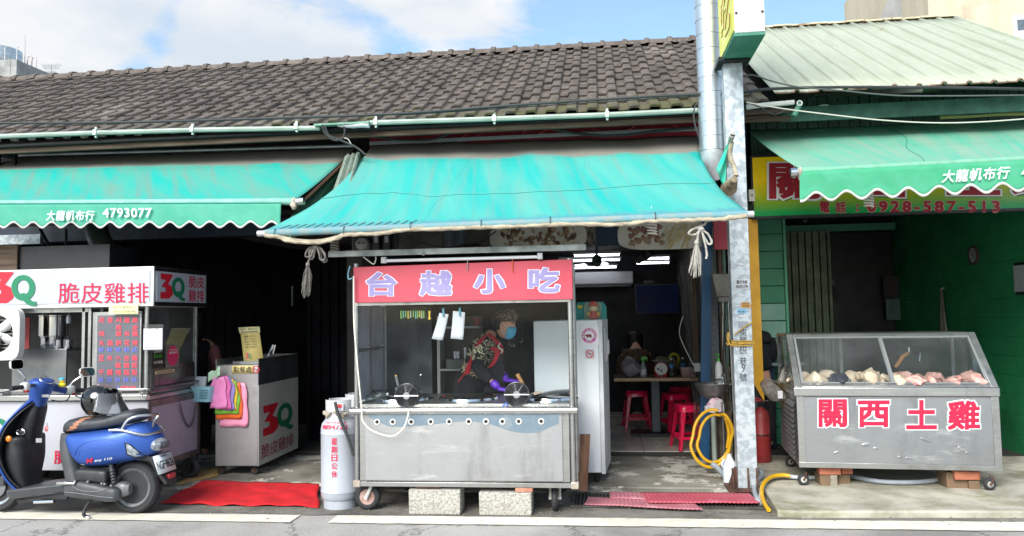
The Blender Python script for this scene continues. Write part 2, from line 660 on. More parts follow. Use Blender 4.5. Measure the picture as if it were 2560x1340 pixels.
# corrugated dark panels of the left bay
b=MB()
for i in range(46):
 x=-9.1+i*0.142
 b.box(x,x+0.132,4.52,4.56+0.012*(i % 2),0.03,2.97)
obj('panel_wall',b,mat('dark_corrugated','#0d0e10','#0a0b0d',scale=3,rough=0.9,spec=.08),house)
b=MB()
b.box(-8.0,-2.69,1.95,2.1,2.48,2.66)
obj('lintel',b,NAVY,house)
obj('soffit',MB().add([(-5.2,2.12,2.74),(-2.69,2.12,2.70),(-2.69,3.9,2.34),(-4.2,3.9,2.52),(-5.2,2.12,2.80),(-2.69,2.12,2.76),(-2.69,3.9,2.40),(-4.2,3.9,2.58)],[(0,1,2,3),(7,6,5,4),(0,4,5,1),(1,5,6,2),(2,6,7,3),(3,7,4,0)]),mat('grey_soffit','#4a4844','#3c3a38',rough=0.8),house)
# folding door right of the left bay and the dark leaves behind the cart
b=MB()
for i in range(9):
 x=-3.62+i*0.058
 b.box(x,x+0.05,3.1+0.03*(i % 2),3.16+0.03*(i % 2),0.03,2.42)
obj('folding_shutter',b,mat('charcoal_shutter','#15161a','#0e0f12',rough=0.8,spec=.1),house)
b=MB()
b.box(-3.08,-2.70,3.0,3.05,0.03,2.4)
d=obj('door',b,mat('black_door','#0b0c0e','#070809',rough=0.4),house,bev=0.006)
obj('handle',MB().cyl(at(731,715,y=2.97),at(731,765,y=2.97),0.012),mat('dull_handle','#565d60',rough=0.4,metal=0.6),d)
# upper wall in the shade of the eave and the dull red signboard there
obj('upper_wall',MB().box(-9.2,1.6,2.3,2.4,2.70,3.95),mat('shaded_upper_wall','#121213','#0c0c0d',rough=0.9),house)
# fascia and rafters
b=MB()
p,q=at(0,353,y=1.46),at(1740,283,y=1.46)
b.box(-9.2,1.62,1.44,1.48,3.385,3.44)
obj('fascia',b,WOOD,house,bev=0.004)
# tiled roof
EY,EZ,RY,RZ=1.38,3.50,4.40,5.205
SL=Vector((0,RY-EY,RZ-EZ))
SLEN=SL.length
sd=SL.normalized()
sn=Vector((0,-sd.z,sd.y))
X0,X1,CW,ROWS=-9.2,1.78,0.2,10
EXP=SLEN/ROWS

def roof_mat():
 m=mat('roof_tile','#5f5751','#46403b',scale=5,rough=0.9,bump=0.5,bscale=45,c3='#766c64',s3=22,lo3=0.5,hi3=0.75)
 t=m.node_tree
 bs=t.nodes['Principled BSDF']
 src=bs.inputs['Base Color'].links[0].from_socket
 # moss grows on the lowest courses towards the right-hand end; per-tile tone from an attribute
 a=N(t,'ShaderNodeAttribute',attribute_name='tone')
 hs=N(t,'ShaderNodeMix',data_type='RGBA',blend_type='MULTIPLY')
 hs.inputs[0].default_value=1.0
 t.links.new(src,hs.inputs[6])
 t.links.new(a.outputs['Color'],hs.inputs[7])
 g=N(t,'ShaderNodeNewGeometry')
 sp=N(t,'ShaderNodeSeparateXYZ')
 t.links.new(g.outputs['Position'],sp.inputs[0])
 n2=N(t,'ShaderNodeTexNoise')
 n2.inputs['Scale'].default_value=7
 n2.inputs['Detail'].default_value=8
 t.links.new(g.outputs['Position'],n2.inputs['Vector'])
 hgt=maprange(t,sp.outputs['Z'],3.52,3.98,0.24,-0.12)
 rgt=maprange(t,sp.outputs['X'],-4.0,1.0,-0.10,0.10)
 f=maprange(t,vmath(t,'ADD',vmath(t,'ADD',n2.outputs['Fac'],hgt),rgt),0.62,0.86)
 mo=N(t,'ShaderNodeMix',data_type='RGBA')
 t.links.new(f,mo.inputs[0])
 t.links.new(hs.outputs[2],mo.inputs[6])
 mo.inputs[7].default_value=lin('#545233')
 n3=N(t,'ShaderNodeTexNoise')
 n3.inputs['Scale'].default_value=34
 n3.inputs['Detail'].default_value=5
 t.links.new(g.outputs['Position'],n3.inputs['Vector'])
 low=maprange(t,sp.outputs['Z'],3.47,3.60,0.25,-0.2)
 f2=maprange(t,vmath(t,'ADD',n3.outputs['Fac'],low),0.62,0.78)
 mo2=N(t,'ShaderNodeMix',data_type='RGBA')
 t.links.new(f2,mo2.inputs[0])
 t.links.new(mo.outputs[2],mo2.inputs[6])
 mo2.inputs[7].default_value=lin('#33302a')
 t.links.new(mo2.outputs[2],bs.inputs['Base Color'])
 return m

b=MB()
tones=[]
prof=[(0.0,0.004),(0.012,-0.006),(0.085,-0.006),(0.102,0.026),(0.115,0.032),(0.178,0.032),(0.19,0.026),(0.2,0.004)]
ncol=int((X1-X0)/CW)
for r in range(ROWS):
 for c in range(ncol):
  x=X0+c*CW
  jx,js,jh=random.uniform(-.004,.004),random.uniform(-.008,.008)*(3 if random.random() < .05 else 1),random.uniform(-.003,.003)*(3 if random.random() < .06 else 1)
  s0,s1=r*EXP+js,min((r+1)*EXP+0.05,SLEN)
  o=Vector((0,EY,EZ))
  lo=[o+sd*s0+sn*(h+0.034+jh)+Vector((x+px_+jx,0,0)) for px_,h in prof]
  hi=[o+sd*s1+sn*(h+0.002+jh)+Vector((x+px_+jx,0,0)) for px_,h in prof]
  und=[q-sn*0.030 for q in lo]
  n=len(prof)
  base=len(b.v)
  mid=[l-sd*0.006-sn*0.006 for l in lo]
  b.add(lo+hi+und+mid,[(i,i+1,n+i+1,n+i) for i in range(n-1)]+[(3*n+i,3*n+i+1,i+1,i) for i in range(n-1)]+[(2*n+i,2*n+i+1,3*n+i+1,3*n+i) for i in range(n-1)])
  tn=random.choice([0.84,0.94,1.0,1.0,1.04,1.10])*random.uniform(0.95,1.05)
  tones+=[tn]*(4*n)
ROOFM=roof_mat()
stain(ROOFM,'#8f877d',1.1,.54,.70,.55)
stain(ROOFM,'#3a3531',1.7,.56,.70,.55,seed=9)
rf=obj('roof',b,ROOFM,house,sharp=30)
ca=rf.data.color_attributes.new('tone','FLOAT_COLOR','POINT')
for i,tn in enumerate(tones):
 ca.data[i].color=(tn,tn*0.985,tn*0.97,1)
obj('roof_deck',MB().add([(X0,EY+.02,EZ-0.05),(X1,EY+.02,EZ-0.05),(X1,RY,RZ-0.04),(X0,RY,RZ-0.04),(X0,7.6,3.4),(X1,7.6,3.4)],[(0,1,2,3),(3,2,5,4)]),DARKW,house,solid=0.03)
# ridge caps
b=MB()
rt_tone=[]
k=0
x=X0
while x < X1:
 L=0.3
 ang=[pi*i/8 for i in range(9)]

 def ring(xx,r):
  return [Vector((xx,RY-r*cos(a)*1.15,RZ-0.02+r*sin(a)*0.85+random.uniform(-.002,.002))) for a in ang]
 st=[ring(x,0.108),ring(x+L-0.05,0.104),ring(x+L-0.05,0.128),ring(x+L-0.01,0.132),ring(x+L+0.012,0.124),ring(x+L+0.012,0.10)]
 n=9
 base=len(b.v)
 b.loft(st,False,False,closed=False)
 rt_tone+=[random.uniform(1.05,1.25)]*(len(b.v)-base)
 x+=L
rd=obj('ridge',b,ROOFM,rf,sharp=30)
ca=rd.data.color_attributes.new('tone','FLOAT_COLOR','POINT')
for i,tn in enumerate(rt_tone):
 ca.data[i].color=(tn,tn*0.97,tn*0.95,1)

# ------------------------------------------------------------------ market shop on the right with its metal roof
GRN=mat('green_plank_wall','#2a8c57','#237c4c',scale=2,rough=0.6,stretch=(1,1,1),c3='#1c6a40',s3=1.2)
shop=thing('market_shop','green walled poultry shop under a pale ribbed metal roof','building',(3,3.5,0))
b=MB()
for k in range(15):
 z0=0.05+k*0.2
 b.box(4.22,4.30,2.2,5.9,z0,z0+0.1975)
obj('side_wall',b,GRN,shop)
b=MB()
for k in range(15):
 b.box(1.78,2.075,3.12,3.18,0.05+k*0.2,0.05+k*0.2+0.194)
obj('panel',b,mat('pale_green_panel','#358460','#2b7553',scale=2,rough=0.5),shop,bev=0.004)
for k in (5,6,7):
 obj('light_panel',MB().box(1.78,2.07,3.11,3.119,0.05+k*0.2+.004,0.05+k*0.2+0.19),mat('washed_green_panel','#83a897','#6b9a84',scale=3,rough=.4),shop)
obj('corner_post',MB().box(2.077,2.105,3.1,3.2,0.05,2.9),mat('green_trim','#4a9470',rough=0.5),shop)
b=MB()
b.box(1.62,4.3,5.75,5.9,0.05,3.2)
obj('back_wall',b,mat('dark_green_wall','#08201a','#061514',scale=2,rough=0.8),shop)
obj('beam',MB().box(2.60,4.2,5.55,5.66,2.70,2.80),mat('green_trim','#4a9470'),shop)
b=MB()
for i in range(13):
 x=2.62+i*0.05
 b.box(x,x+0.044,5.45+0.035*(i % 2),5.49+0.035*(i % 2),0.05,2.70)
obj('folding_door',b,mat('olive_folding_door','#7f8a6e','#66715a',rough=0.5),shop,bev=0.006)
obj('door',MB().box(3.3,4.18,5.68,5.73,0.05,2.68),mat('dark_opening','#070a12','#05070c',rough=0.5),shop)  # near-black panel in place of the door opening, its darkness put into the colour
obj('yellow_edge',MB().box(1.50,1.62,2.20,2.42,.05,2.52),mat('yellow_edge','#c9951a','#b88614',rough=.5),shop)
obj('hazard_band',MB().add([(1.499,2.196,.05),(1.621,2.196,.05),(1.621,2.196,.62),(1.499,2.196,.86)],[(0,1,2,3)]),mat('hazard_black','#15161a',rough=.5),shop,solid=.003)
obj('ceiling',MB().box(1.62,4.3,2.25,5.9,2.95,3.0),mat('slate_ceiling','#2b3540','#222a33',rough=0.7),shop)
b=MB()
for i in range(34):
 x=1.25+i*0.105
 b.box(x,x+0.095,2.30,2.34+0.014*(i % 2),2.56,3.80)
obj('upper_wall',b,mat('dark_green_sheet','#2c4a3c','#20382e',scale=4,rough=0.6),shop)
obj('fascia',MB().box(1.74,4.62,1.50,1.53,3.36,3.50),mat('green_fascia','#1f4f40','#173c32',scale=6,rough=0.7),shop)
# ribbed sheet roof
MET=mat('pale_green_roof_sheet','#a9ae9b','#9aa18d',scale=2.5,rough=0.55,stretch=(3,0.4,0.4),c3='#93694b',s3=7,lo3=0.655,hi3=0.69)
b=MB()
pr=[(0,0),(0.085,0),(0.10,0.02),(0.125,0.02),(0.14,0.0)]
xs=[]
x=1.64
while x < 4.64:
 for dx,h in ((0,0),(0.08,0),(0.085,0.004),(0.091,0.004),(0.096,0),(0.166,0),(0.176,0.022),(0.19,0.024),(0.204,0.022)):
  if x+dx < 4.66:
   xs.append((x+dx,h))
 x+=0.214
lift=0.10
o=Vector((0,EY-0.06,EZ-0.01))
rows=[]
for k in range(9):
 s_=-0.02+(SLEN+0.1)*k/8
 rows.append([o+sd*s_+sn*(lift+h+0.004*noise.noise(Vector((xx*3,s_*2,0))))+Vector((xx,0,0))+(Vector((0,0,0.012*noise.noise(Vector((xx*6,0,3))))) if k==0 else Vector()) for xx,h in xs])
b.loft(rows,False,False,closed=False)
mr=obj('roof',b,MET,shop,solid=0.006,sharp=20)
# rusted lower edge
b=MB()
b.loft([[p+sn*0.004-sd*0.012 for p in rows[0]],[p+sn*0.005+sd*(0.012+0.02*abs(noise.noise(p*6))) for p in rows[0]]],False,False,closed=False)
obj('rusted_edge',b,mat('rusted_sheet','#7a5a48','#4f3a30',scale=10,rough=0.9,c3='#b9b096',s3=5,lo3=0.55,hi3=0.65),mr,solid=0.006)
b=MB()
for i in range(13):
 x=1.64+i*0.231
 b.box(x,x+0.222,RY-0.10,RY+0.14,RZ+0.115+0.006*(i % 2),RZ+0.135+0.006*(i % 2))
obj('ridge',b,mat('peeling_ridge','#cdc3a3','#b9a988',scale=6,rough=0.7,c3='#93704f',s3=5,lo3=0.56,hi3=0.64),mr)
obj('rear_slope',MB().add([(1.64,RY+.1,RZ+.1),(4.66,RY+.1,RZ+.1),(4.66,7.6,3.5),(1.64,7.6,3.5)],[(0,1,2,3)]),MET,shop,solid=0.01)
obj('gable',MB().add([(4.63,1.5,3.5),(4.63,RY,RZ+.06),(4.63,7.5,3.5),(4.63,7.5,0),(4.63,2.3,0),(4.63,2.3,3.4)],[(0,1,2,3,4,5)]),GRN,shop,solid=0.02)

# ------------------------------------------------------------------ far buildings
CREAM=mat('cream_render','#c6bba3','#b9ad95',scale=0.6,rough=0.9,bump=0.1,c3='#a69a84',s3=0.35,stretch=(2,2,.4))
far=thing('apartment_building','cream rendered building with a sloping flank and windows behind the metal roof','building',(17,22,0))
a=lambda px,py,y:at(px,py,y=y)
yb=22.0
p0,p1,p2=a(2318,-30,yb),a(2318,60,yb),a(2700,-30,yb)
b=MB()
b.box(p0.x,p2.x+6,yb,yb+9,0,16)
wl=obj('wall',b,CREAM,far)
ql,qt=a(2190,70,yb+5),a(2248,-8,yb+5)
b=MB()
b.add([(p0.x+.02,yb+.02,0),(ql.x,yb+5,0),(ql.x,yb+5,ql.z),(qt.x+.6,yb+3.6,15.4),(p0.x+.02,yb+.02,15.6),(p0.x+.02,yb+9,0),(ql.x,yb+9,0),(ql.x,yb+9,ql.z),(qt.x+.6,yb+9,15.4),(p0.x+.02,yb+9,15.6)],[(0,4,3,2,1),(1,2,7,6),(2,3,8,7),(3,4,9,8),(5,6,7,8,9),(0,5,9,4)])
obj('flank_wall',b,mat('peeling_white_render','#b5b1a9','#a19c93',scale=1.2,rough=0.9,c3='#8a847b',s3=1.8,lo3=0.62,hi3=0.7),far)
for nm,x0,x1,y0,y1 in (('window',2543,2620,42,112),):
 u,v=a(x0,y1,yb-0.06),a(x1,y0,yb-0.06)
 wn=obj('window',MB().box(u.x-.1,v.x,yb-0.08,yb+0.02,u.z-.1,v.z+.1),mat('white_frame','#d9d9d6',rough=.5),far)
 obj('pane',MB().box(u.x+.03,v.x-.1,yb-0.1,yb-0.07,u.z+.5,v.z-.05),mat('grey_pane','#5d6a72','#46525a',rough=.15),wn)
u,v=a(2268,66,yb+2.2),a(2290,28,yb+2.2)
wn=obj('window',MB().add([(u.x,yb+2.0,u.z-.5),(v.x+.5,yb+.9,u.z-.5),(v.x+.5,yb+.9,v.z+.4),(u.x,yb+2.0,v.z-.7)],[(0,1,2,3)]),mat('blue_pane','#5f7384','#4a5b69',rough=.15),far,solid=.1)

far2=thing('concrete_building','grey concrete rooftop room beyond the left end of the tiled roof','building',(-30,36,0))
yb=36.0
p,q=a(0,150,yb),a(25,195,yb)
r_=a(105,185,yb+5)
b=MB()
b.box(p.x-8,q.x,yb,yb+10,0,p.z)
b.prism([(q.x,0),(q.x,p.z),(q.x+0.4,p.z-0.02),(q.x+0.4,0)],yb+0.02,yb+10,'xz')
obj('wall',b,mat('weathered_concrete','#9b9c9a','#7f807e',scale=1.2,rough=0.9,c3='#c7c7c4',s3=.8),far2)
s_=a(105,190,yb+6)
b=MB().add([(q.x+.4,yb+.05,0),(s_.x,yb+5,0),(s_.x,yb+5,s_.z),(q.x+.4,yb+.05,p.z-0.1),(q.x+.4,yb+9,0),(s_.x,yb+9,0),(s_.x,yb+9,s_.z),(q.x+.4,yb+9,p.z-0.1)],[(0,1,2,3),(3,2,6,7),(1,5,6,2)])
obj('parapet',b,mat('weathered_concrete'  ,'#9b9c9a'),far2)
tank=thing('water_tank','round steel water tank on the far concrete rooftop','water tank',tuple(a(10,152,yb+2)))
c0=a(-2,152,yb+2)
rr=(a(43,130,yb+2)-a(-2,130,yb+2)).x
h=a(0,112,yb+2).z-c0.z
obj('shell',MB().lathe([(rr*.94,0),(rr,.1),(rr,h*.3),(rr*1.015,h*.31),(rr,h*.32),(rr,h*.62),(rr*1.015,h*.63),(rr,h*.64),(rr,h*.93),(rr*.6,h*1.02),(0.01,h*1.06)],c0-Vector((0,0,.3)),28),mat('tank_steel','#c4c9cd','#aab0b5',rough=.35,metal=.7),tank)
b=MB()
for px in (12,42):
 u=a(px,155,yb+.6)
 obj('pipe',MB().tube([u-Vector((0,0,.2)),u+Vector((0,0,.9)),u+Vector((.12,0,.95))],.03,6),WHITEP,tank)
top('whip_antenna',MB().cyl(a(62,165,yb+3),a(63,85,yb+3),.025,.01,6),mat('thin_grey','#8e9296',rough=.5),'thin whip antenna rising above the far rooftop','antenna',base=tuple(a(62,165,yb+3)))
for k,px in enumerate((73,84)):
 yy=yb+3.4+k
 u0,u1=a(px-5,188,yy),a(px+5,190,yy)
 t0=a(px,140+k*4,yy).z
 top('vent_pipe',MB().tube([u0,Vector((u0.x,u0.y,t0-.1)),Vector(((u0.x+u1.x)/2,u0.y,t0)),Vector((u1.x,u0.y,t0-.1)),u1],.045,6,smooth=3),mat('pinkish_white_pipe','#c9bcb8',rough=.6),['taller of two hoop shaped pipes on the far rooftop','shorter of two hoop shaped pipes, nearer the aerial'][k],'pipe','hoop pipes on the far roof',base=tuple(u0))
b=MB()
u=a(128,192,40)
tp=a(129,163,40)
b.cyl(u-Vector((0,0,.6)),tp,.03,.02,6)
for dz,L in ((0,.62),(-.18,.5),(-.5,.34)):
 b.cyl(tp+Vector((-L,0,dz+.02)),tp+Vector((L,0,dz-.03)),.016,n=5)
 for k in range(7):
  x=-L+2*L*k/6
  b.cyl(tp+Vector((x,-.15,dz+.07)),tp+Vector((x,.15,dz-.07)),.012,n=4)
top('tv_aerial',b,mat('thin_grey','#8e9296'),'branched television aerial above the left end of the tiled roof','aerial',base=tuple(u))
# ================================================================== AWNINGS

def awning_mat(name,c1,c2,dust,top_dust,low=None,streak=0.5,dusty=0.5):
 "cloth: two tones in streaks that run down the slope, grime along the top edge and smears"
 m=bpy.data.materials.new(name)
 m.use_nodes=True
 t=m.node_tree
 bs=t.nodes['Principled BSDF']
 uv=N(t,'ShaderNodeTexCoord')
 sp=N(t,'ShaderNodeSeparateXYZ')
 t.links.new(uv.outputs['UV'],sp.inputs[0])

 def noise_(sx,sy,det=5,off=0.0,sk=0.0):
  cmb=N(t,'ShaderNodeCombineXYZ')
  t.links.new(vmath(t,'ADD',vmath(t,'MULTIPLY',sp.outputs[0],sx),vmath(t,'MULTIPLY',sp.outputs[1],sk)),cmb.inputs[0])
  t.links.new(vmath(t,'MULTIPLY',sp.outputs[1],sy),cmb.inputs[1])
  cmb.inputs[2].default_value=off
  n=N(t,'ShaderNodeTexNoise')
  n.inputs['Scale'].default_value=1
  n.inputs['Detail'].default_value=det
  n.inputs['Roughness'].default_value=0.55
  t.links.new(cmb.outputs[0],n.inputs['Vector'])
  return n.outputs['Fac']

 def mixc(f,a,b):
  q=N(t,'ShaderNodeMix',data_type='RGBA')
  t.links.new(f,q.inputs[0])
  for i,z in ((6,a),(7,b)):
   if isinstance(z,str):
    q.inputs[i].default_value=lin(z)
   else:
    t.links.new(z,q.inputs[i])
  return q.outputs[2]
 f1=maprange(t,noise_(11,1.0,3,0,streak),0.30,0.70)
 col=mixc(f1,c2,c1)
 f2=maprange(t,noise_(34,1.1,4,5,streak*2),0.42,0.85,0,dusty)
 col=mixc(f2,col,dust)
 edge=vmath(t,'ADD',sp.outputs[1],vmath(t,'MULTIPLY',vmath(t,'SUBTRACT',noise_(7,2.0,7,9,0),0.5),0.16))
 f3=maprange(t,edge,top_dust,top_dust+0.05,0,0.96)
 col=mixc(f3,col,dust)
 if low:
  f4=maprange(t,vmath(t,'ADD',sp.outputs[1],vmath(t,'MULTIPLY',vmath(t,'SUBTRACT',noise_(60,12,5,2,3),0.5),0.10)),0.075,0.02)
  col=mixc(f4,col,low)
 t.links.new(col,bs.inputs['Base Color'])
 bs.inputs['Roughness'].default_value=0.75
 bs.inputs['Specular IOR Level'].default_value=0.2
 wv=noise_(420,3,2,1)
 bb=N(t,'ShaderNodeBump')
 bb.inputs['Strength'].default_value=0.25
 bb.inputs['Distance'].default_value=0.01
 t.links.new(vmath(t,'ADD',wv,vmath(t,'MULTIPLY',noise_(16,3,4,3,2),1.5)),bb.inputs['Height'])
 t.links.new(bb.outputs[0],bs.inputs['Normal'])
 return m

CANV=mat('grey_canvas','#b3a99a','#8d8478',scale=6,rough=0.9,bump=0.5,bscale=40)
ALU=mat('pale_aluminium','#c9cdcc','#b2b8b6',rough=0.4,metal=0.5)
lerp=lambda a,b,t:a+(b-a)*t

# ---- centre awning
TL,TR=at(930,363,y=2.02),at(1747,340,y=2.02)
BL,BR=at(655,580,y=-.3),at(1872,531,y=-.3)
aw=thing('awning','turquoise cloth awning over the food cart, grey with grime along its top','awning',(-.8,2.0,0))

def f_c(u,v):
 p=lerp(lerp(BL,BR,u),lerp(TL,TR,u),v)
 k=4*v*(1-v)
 e=1-2*u
 p=p+Vector(((0.15 if e > 0 else 0.10)*k*math.copysign(abs(e)**2.2,e),0,-0.05*k*(1-0.4*abs(e))))
 p.z+=0.022*noise.noise(Vector((u*9+v*2.5,v*1.3,1)))*min(1,v*4) - .018*math.exp(-((u-.22-.25*v)/.035)**2)*k - .014*math.exp(-((u-.55+.10*v)/.03)**2)*k+.012*math.exp(-((u-.08-.30*v)/.025)**2)*k+0.008*noise.noise(Vector((u*30+v*3,v*2,4)))*min(1,v*4)*(1-v)
 p.z+=0.10*max(0,1-u*7)*max(0,v-.25)*k
 return p

obj('cloth',MB().grid(f_c,90,40),awning_mat('turquoise_cloth','#1ca39d','#57a79c','#857f77',0.76,'#4f8f97',streak=2.0,dusty=0.5),aw,solid=0.004)
b=MB().tube([f_c(i/60,0.33+0.05*sin(min(1,i/18)*pi)+(0.03 if i > 18 else 0)*(i-18)/42)+Vector((0,-.004,.006)) for i in range(61)],0.0035,4)
for uu in (.335,.668):
 obj('panel_seam',MB().tube([f_c(uu+.004*sin(i*.7),i/30)+Vector((0,0,.003)) for i in range(31)],.0012,4),mat('seam_thread_pale','#5aa59c',rough=.9),aw)
obj('seam',b,mat('seam_thread_pale','#5aa59c',rough=.9),aw)
obj('top_rail',MB().box(TL.x-.02,TR.x+.03,1.99,2.03,TL.z-.005,TL.z+.035,),ALU,aw,bev=.004)
obj('front_pipe',MB().cyl(at(645,584,y=-.3),at(1884,535,y=-.3),0.024,n=14),ALU,aw)
obj('hem',MB().cyl(at(664,583,y=-.3),at(1868,536,y=-.3),0.029,n=14),mat('stained_hem','#5f8f98','#82918f',scale=14,rough=.85,bump=.3),aw)
# skirt rolled up along the pipe and tied with wire
pts=[at(x,y,y=-.325) for x,y in ((662,588),(690,592),(730,603),(790,606),(840,596),(862,586),(900,586),(960,582),(1030,573),(1090,573),(1200,569),(1300,566),(1375,562),(1460,560),(1540,562),(1600,556),(1640,552),(1720,551),(1790,548),(1830,545),(1868,537))]
b=MB().tube(pts,0.016,9,smooth=6)
b.jit(0.010,22)
b.tube([p+Vector((0,.02,.012)) for p in pts],0.014,8,smooth=6)
obj('rolled_skirt',b,mat('cream_canvas','#b3a892','#8b8170',scale=9,rough=0.9,bump=0.6,bscale=30,stretch=(1,1,3)),aw,sharp=60)
for i,(x,y) in enumerate(((862,578),(1028,566),(1204,562),(1376,553),(1638,543),(690,584))):
 c=at(x,y,y=-.31)
 obj('tie_wire',MB().torus(c,0.036,0.003,'x',14,5),CABLE,aw)
b=MB()
for i in range(16):
 u=0.03+i*0.019
 b.tube([f_c(u,0.004)+Vector((0,-.02,0)),f_c(u+.004,0.03)+Vector((0,-.008,.006)),f_c(u+.009,0.055)+Vector((0,0,.006))],.003,4)
obj('lacing',b,mat('grey_cord','#5d6a6b',rough=.9),aw)

# ---- left awning
TL,TR=at(60,392,y=2.0),at(888,369,y=2.0)
TL.x=-6.6
BL,BR=at(-400,512,y=.42),at(735,502,y=.42)
BL.x=-6.6
la=thing('awning','turquoise awning with scalloped valance over the left food cart','awning',(-4.5,2.0,0))

def f_l(u,v):
 p=lerp(lerp(BL,BR,u),lerp(TL,TR,u),v)
 p=p+Vector((0,0,-0.03*4*v*(1-v)+0.008*noise.noise(Vector((u*14,v*1.5,3)))))
 return p

obj('cloth',MB().grid(f_l,60,20),awning_mat('turquoise_cloth_streaked','#1aa498','#579b8b','#807b73',0.70,None,streak=4.5,dusty=0.7),la,solid=0.004)
obj('top_rail',MB().tube([TL+Vector((0,-.02,.015)),TR+Vector((0,-.02,.015))],.018,8),ALU,la)
obj('roller',MB().cyl(BL+Vector((0,.02,-.01)),at(752,504,y=.44),0.03),mat('pale_hem','#86bfae','#74a898',scale=9,rough=.85),la)
obj('roller_end',MB().cyl(at(742,504,y=.44),at(760,503,y=.44),0.034,n=16),CHROME,la)
obj('roller_wrap',MB().ell(at(735,509,y=.43),(.03,.04,.055)).jit(.012,30),CANV,la)
obj('arm',MB().tube([BR+Vector((.0,.05,-.05)),TR+Vector((.01,-.03,-.06))],.016,6),mat('brown_arm','#6b4a38','#4f372c',rough=.8),la)
V0,V1=at(-400,514,y=.40),at(703,506,y=.40)
V0.x=-6.6
W0,W1=at(-400,568,y=.40),at(700,562,y=.40)
W0.x=-6.6
LAM=57.3/1920*6.35

def scal(x,ph):
 return cos(2*pi*(x-ph)/LAM)

xph=at(35,560,y=.40).x

def f_v(u,v):
 tp,bt=lerp(V0,V1,u),lerp(W0,W1,u)
 bt=bt+Vector((0,0,0.026*scal(bt.x,xph)))
 p=lerp(bt,tp,v)
 p.y+=0.012*noise.noise(Vector((p.x*3,v*2,0)))*(1-v) - 0.018*math.exp(-((p.x-at(250,540,y=.4).x)/.03)**2)*0+0.006*noise.noise(Vector((p.x*16,v,7)))*(1-v)
 return p

VGR=awning_mat('jade_valance','#459b83','#54a28b','#638f80',1.4,None,streak=0.5,dusty=0.25)
va=obj('valance',MB().grid(f_v,240,6),VGR,la,solid=.003)
b=MB()
b.grid(lambda u,v:f_v(u,0)+Vector((0,-.006,-.006+v*.02)),240,1,uv=False)
obj('trim',b,mat('white_binding','#b9b9b5','#a8a8a3',rough=.8),va,solid=.004)
obj('seam',MB().tube([f_v(i/200,.985)+Vector((0,-.008,0)) for i in range(201)],.003,4),mat('seam_thread','#3f8f88'),va)
WL=mat('white_stencil','#d8e2dc','#c6d6cf',scale=20,rough=.8)
txt('大龍帆布行',WL,va,bold=.018,shear=.18,sp=1.12,**pxbox(115,237,526,552,.378))
txt('4793077',WL,va,bold=.02,sp=1.08,**pxbox(257,380,520,544,.378))

# ---- right awning
TL,TR=at(1870,326,y=2.22),at(2560,300,y=2.22)
d=TR-TL
TR=TL+d*1.35
BL,BR=at(2003,424,y=.2),at(2560,396,y=.2)
d=BR-BL
BR=BL+d*1.4
ra=thing('awning','faded green awning with scalloped valance over the poultry case','awning',(3,2.2,0))

def f_r(u,v):
 p=lerp(lerp(BL,BR,u),lerp(TL,TR,u),v)
 return p+Vector((0,0,-0.03*4*v*(1-v)+0.007*noise.noise(Vector((u*10,v*1.5,3)))))

obj('cloth',MB().grid(f_r,60,20),awning_mat('faded_green_cloth','#55a68d','#7aa58f','#8f9c8e',1.3,None,streak=1.5,dusty=0.9),ra,solid=0.004)
b=MB().tube([f_r(.40+.01*sin(i),i/12)+Vector((0,0,.004)) for i in range(13)],.003,4)
obj('seam',b,mat('seam_thread_dark','#3f7f6a',rough=.9),ra)
obj('roller',MB().cyl(at(1992,430,y=.22),BR+Vector((0,.02,0)),0.026),mat('pale_green_hem','#74ad93','#66997f',scale=9,rough=.85),ra)
obj('roller_end',MB().cyl(at(1976,431,y=.22),at(1992,430,y=.22),0.034,n=16),CHROME,ra)
obj('roller_wrap',MB().ell(at(1999,434,y=.215),(.022,.04,.05)).jit(.012,30),CANV,ra)
V0,V1=at(1999,428,y=.18),at(2560,400,y=.18)
d=V1-V0
V1=V0+d*1.4
W0,W1=at(1999,495,y=.17),at(2560,468,y=.17)
d=W1-W0
W1=W0+d*1.4
LAM2=69.3/1920*6.27
xph2=at(2040,485,y=.17).x

def f_v2(u,v):
 tp,bt=lerp(V0,V1,u),lerp(W0,W1,u)
 bt=bt+Vector((0,0,0.033*cos(2*pi*(bt.x-xph2)/LAM2)))
 p=lerp(bt,tp,v)
 p.y+=0.015*noise.noise(Vector((p.x*3,v*2,0)))*(1-v)
 return p

va=obj('valance',MB().grid(f_v2,150,6),awning_mat('green_valance','#3c956d','#4b9c7b','#628a79',1.4,None,streak=0.5,dusty=0.2),ra,solid=.003)
obj('trim',MB().grid(lambda u,v:f_v2(u,0)+Vector((0,-.006,-.006+v*.022)),150,1,uv=False),mat('white_binding','#dcdcd8'),va,solid=.004)
bx=dict(bl=at(2353,458,y=.155),br=at(2525,447,y=.155),tl=at(2353,426,y=.155))
txt('大龍帆布行',WL,va,bold=.018,shear=.18,sp=1.12,**bx)
txt('4793077',WL,va,bold=.018,sp=1.1,bl=at(2553,446,y=.155),br=at(2700,438,y=.155),tl=at(2553,416,y=.155))

# edge of the next awning and its rusty bracket, at the far left
sa=thing('awning_end','grey metal awning end beyond the left edge of the turquoise awning','awning',(-7.4,2,0))
b=MB().prism([(-8.6,3.3),(-6.75,3.46),(-6.75,3.49),(-8.6,3.33)],1.2,2.1,'xz')
obj('sheet',b,mat('grey_sheet','#77797a','#5d5f60',rough=.6),sa)
obj('bracket',MB().box(-8.6,-6.62,1.5,1.56,3.50,3.56),mat('red_brown','#7c4f3d','#5a3b30',rough=.8),sa)
obj('frame',MB().box(-6.66,-6.62,1.7,1.74,3.1,3.55).box(-6.45,-6.42,1.7,1.74,3.2,3.6),DARKMET,sa)

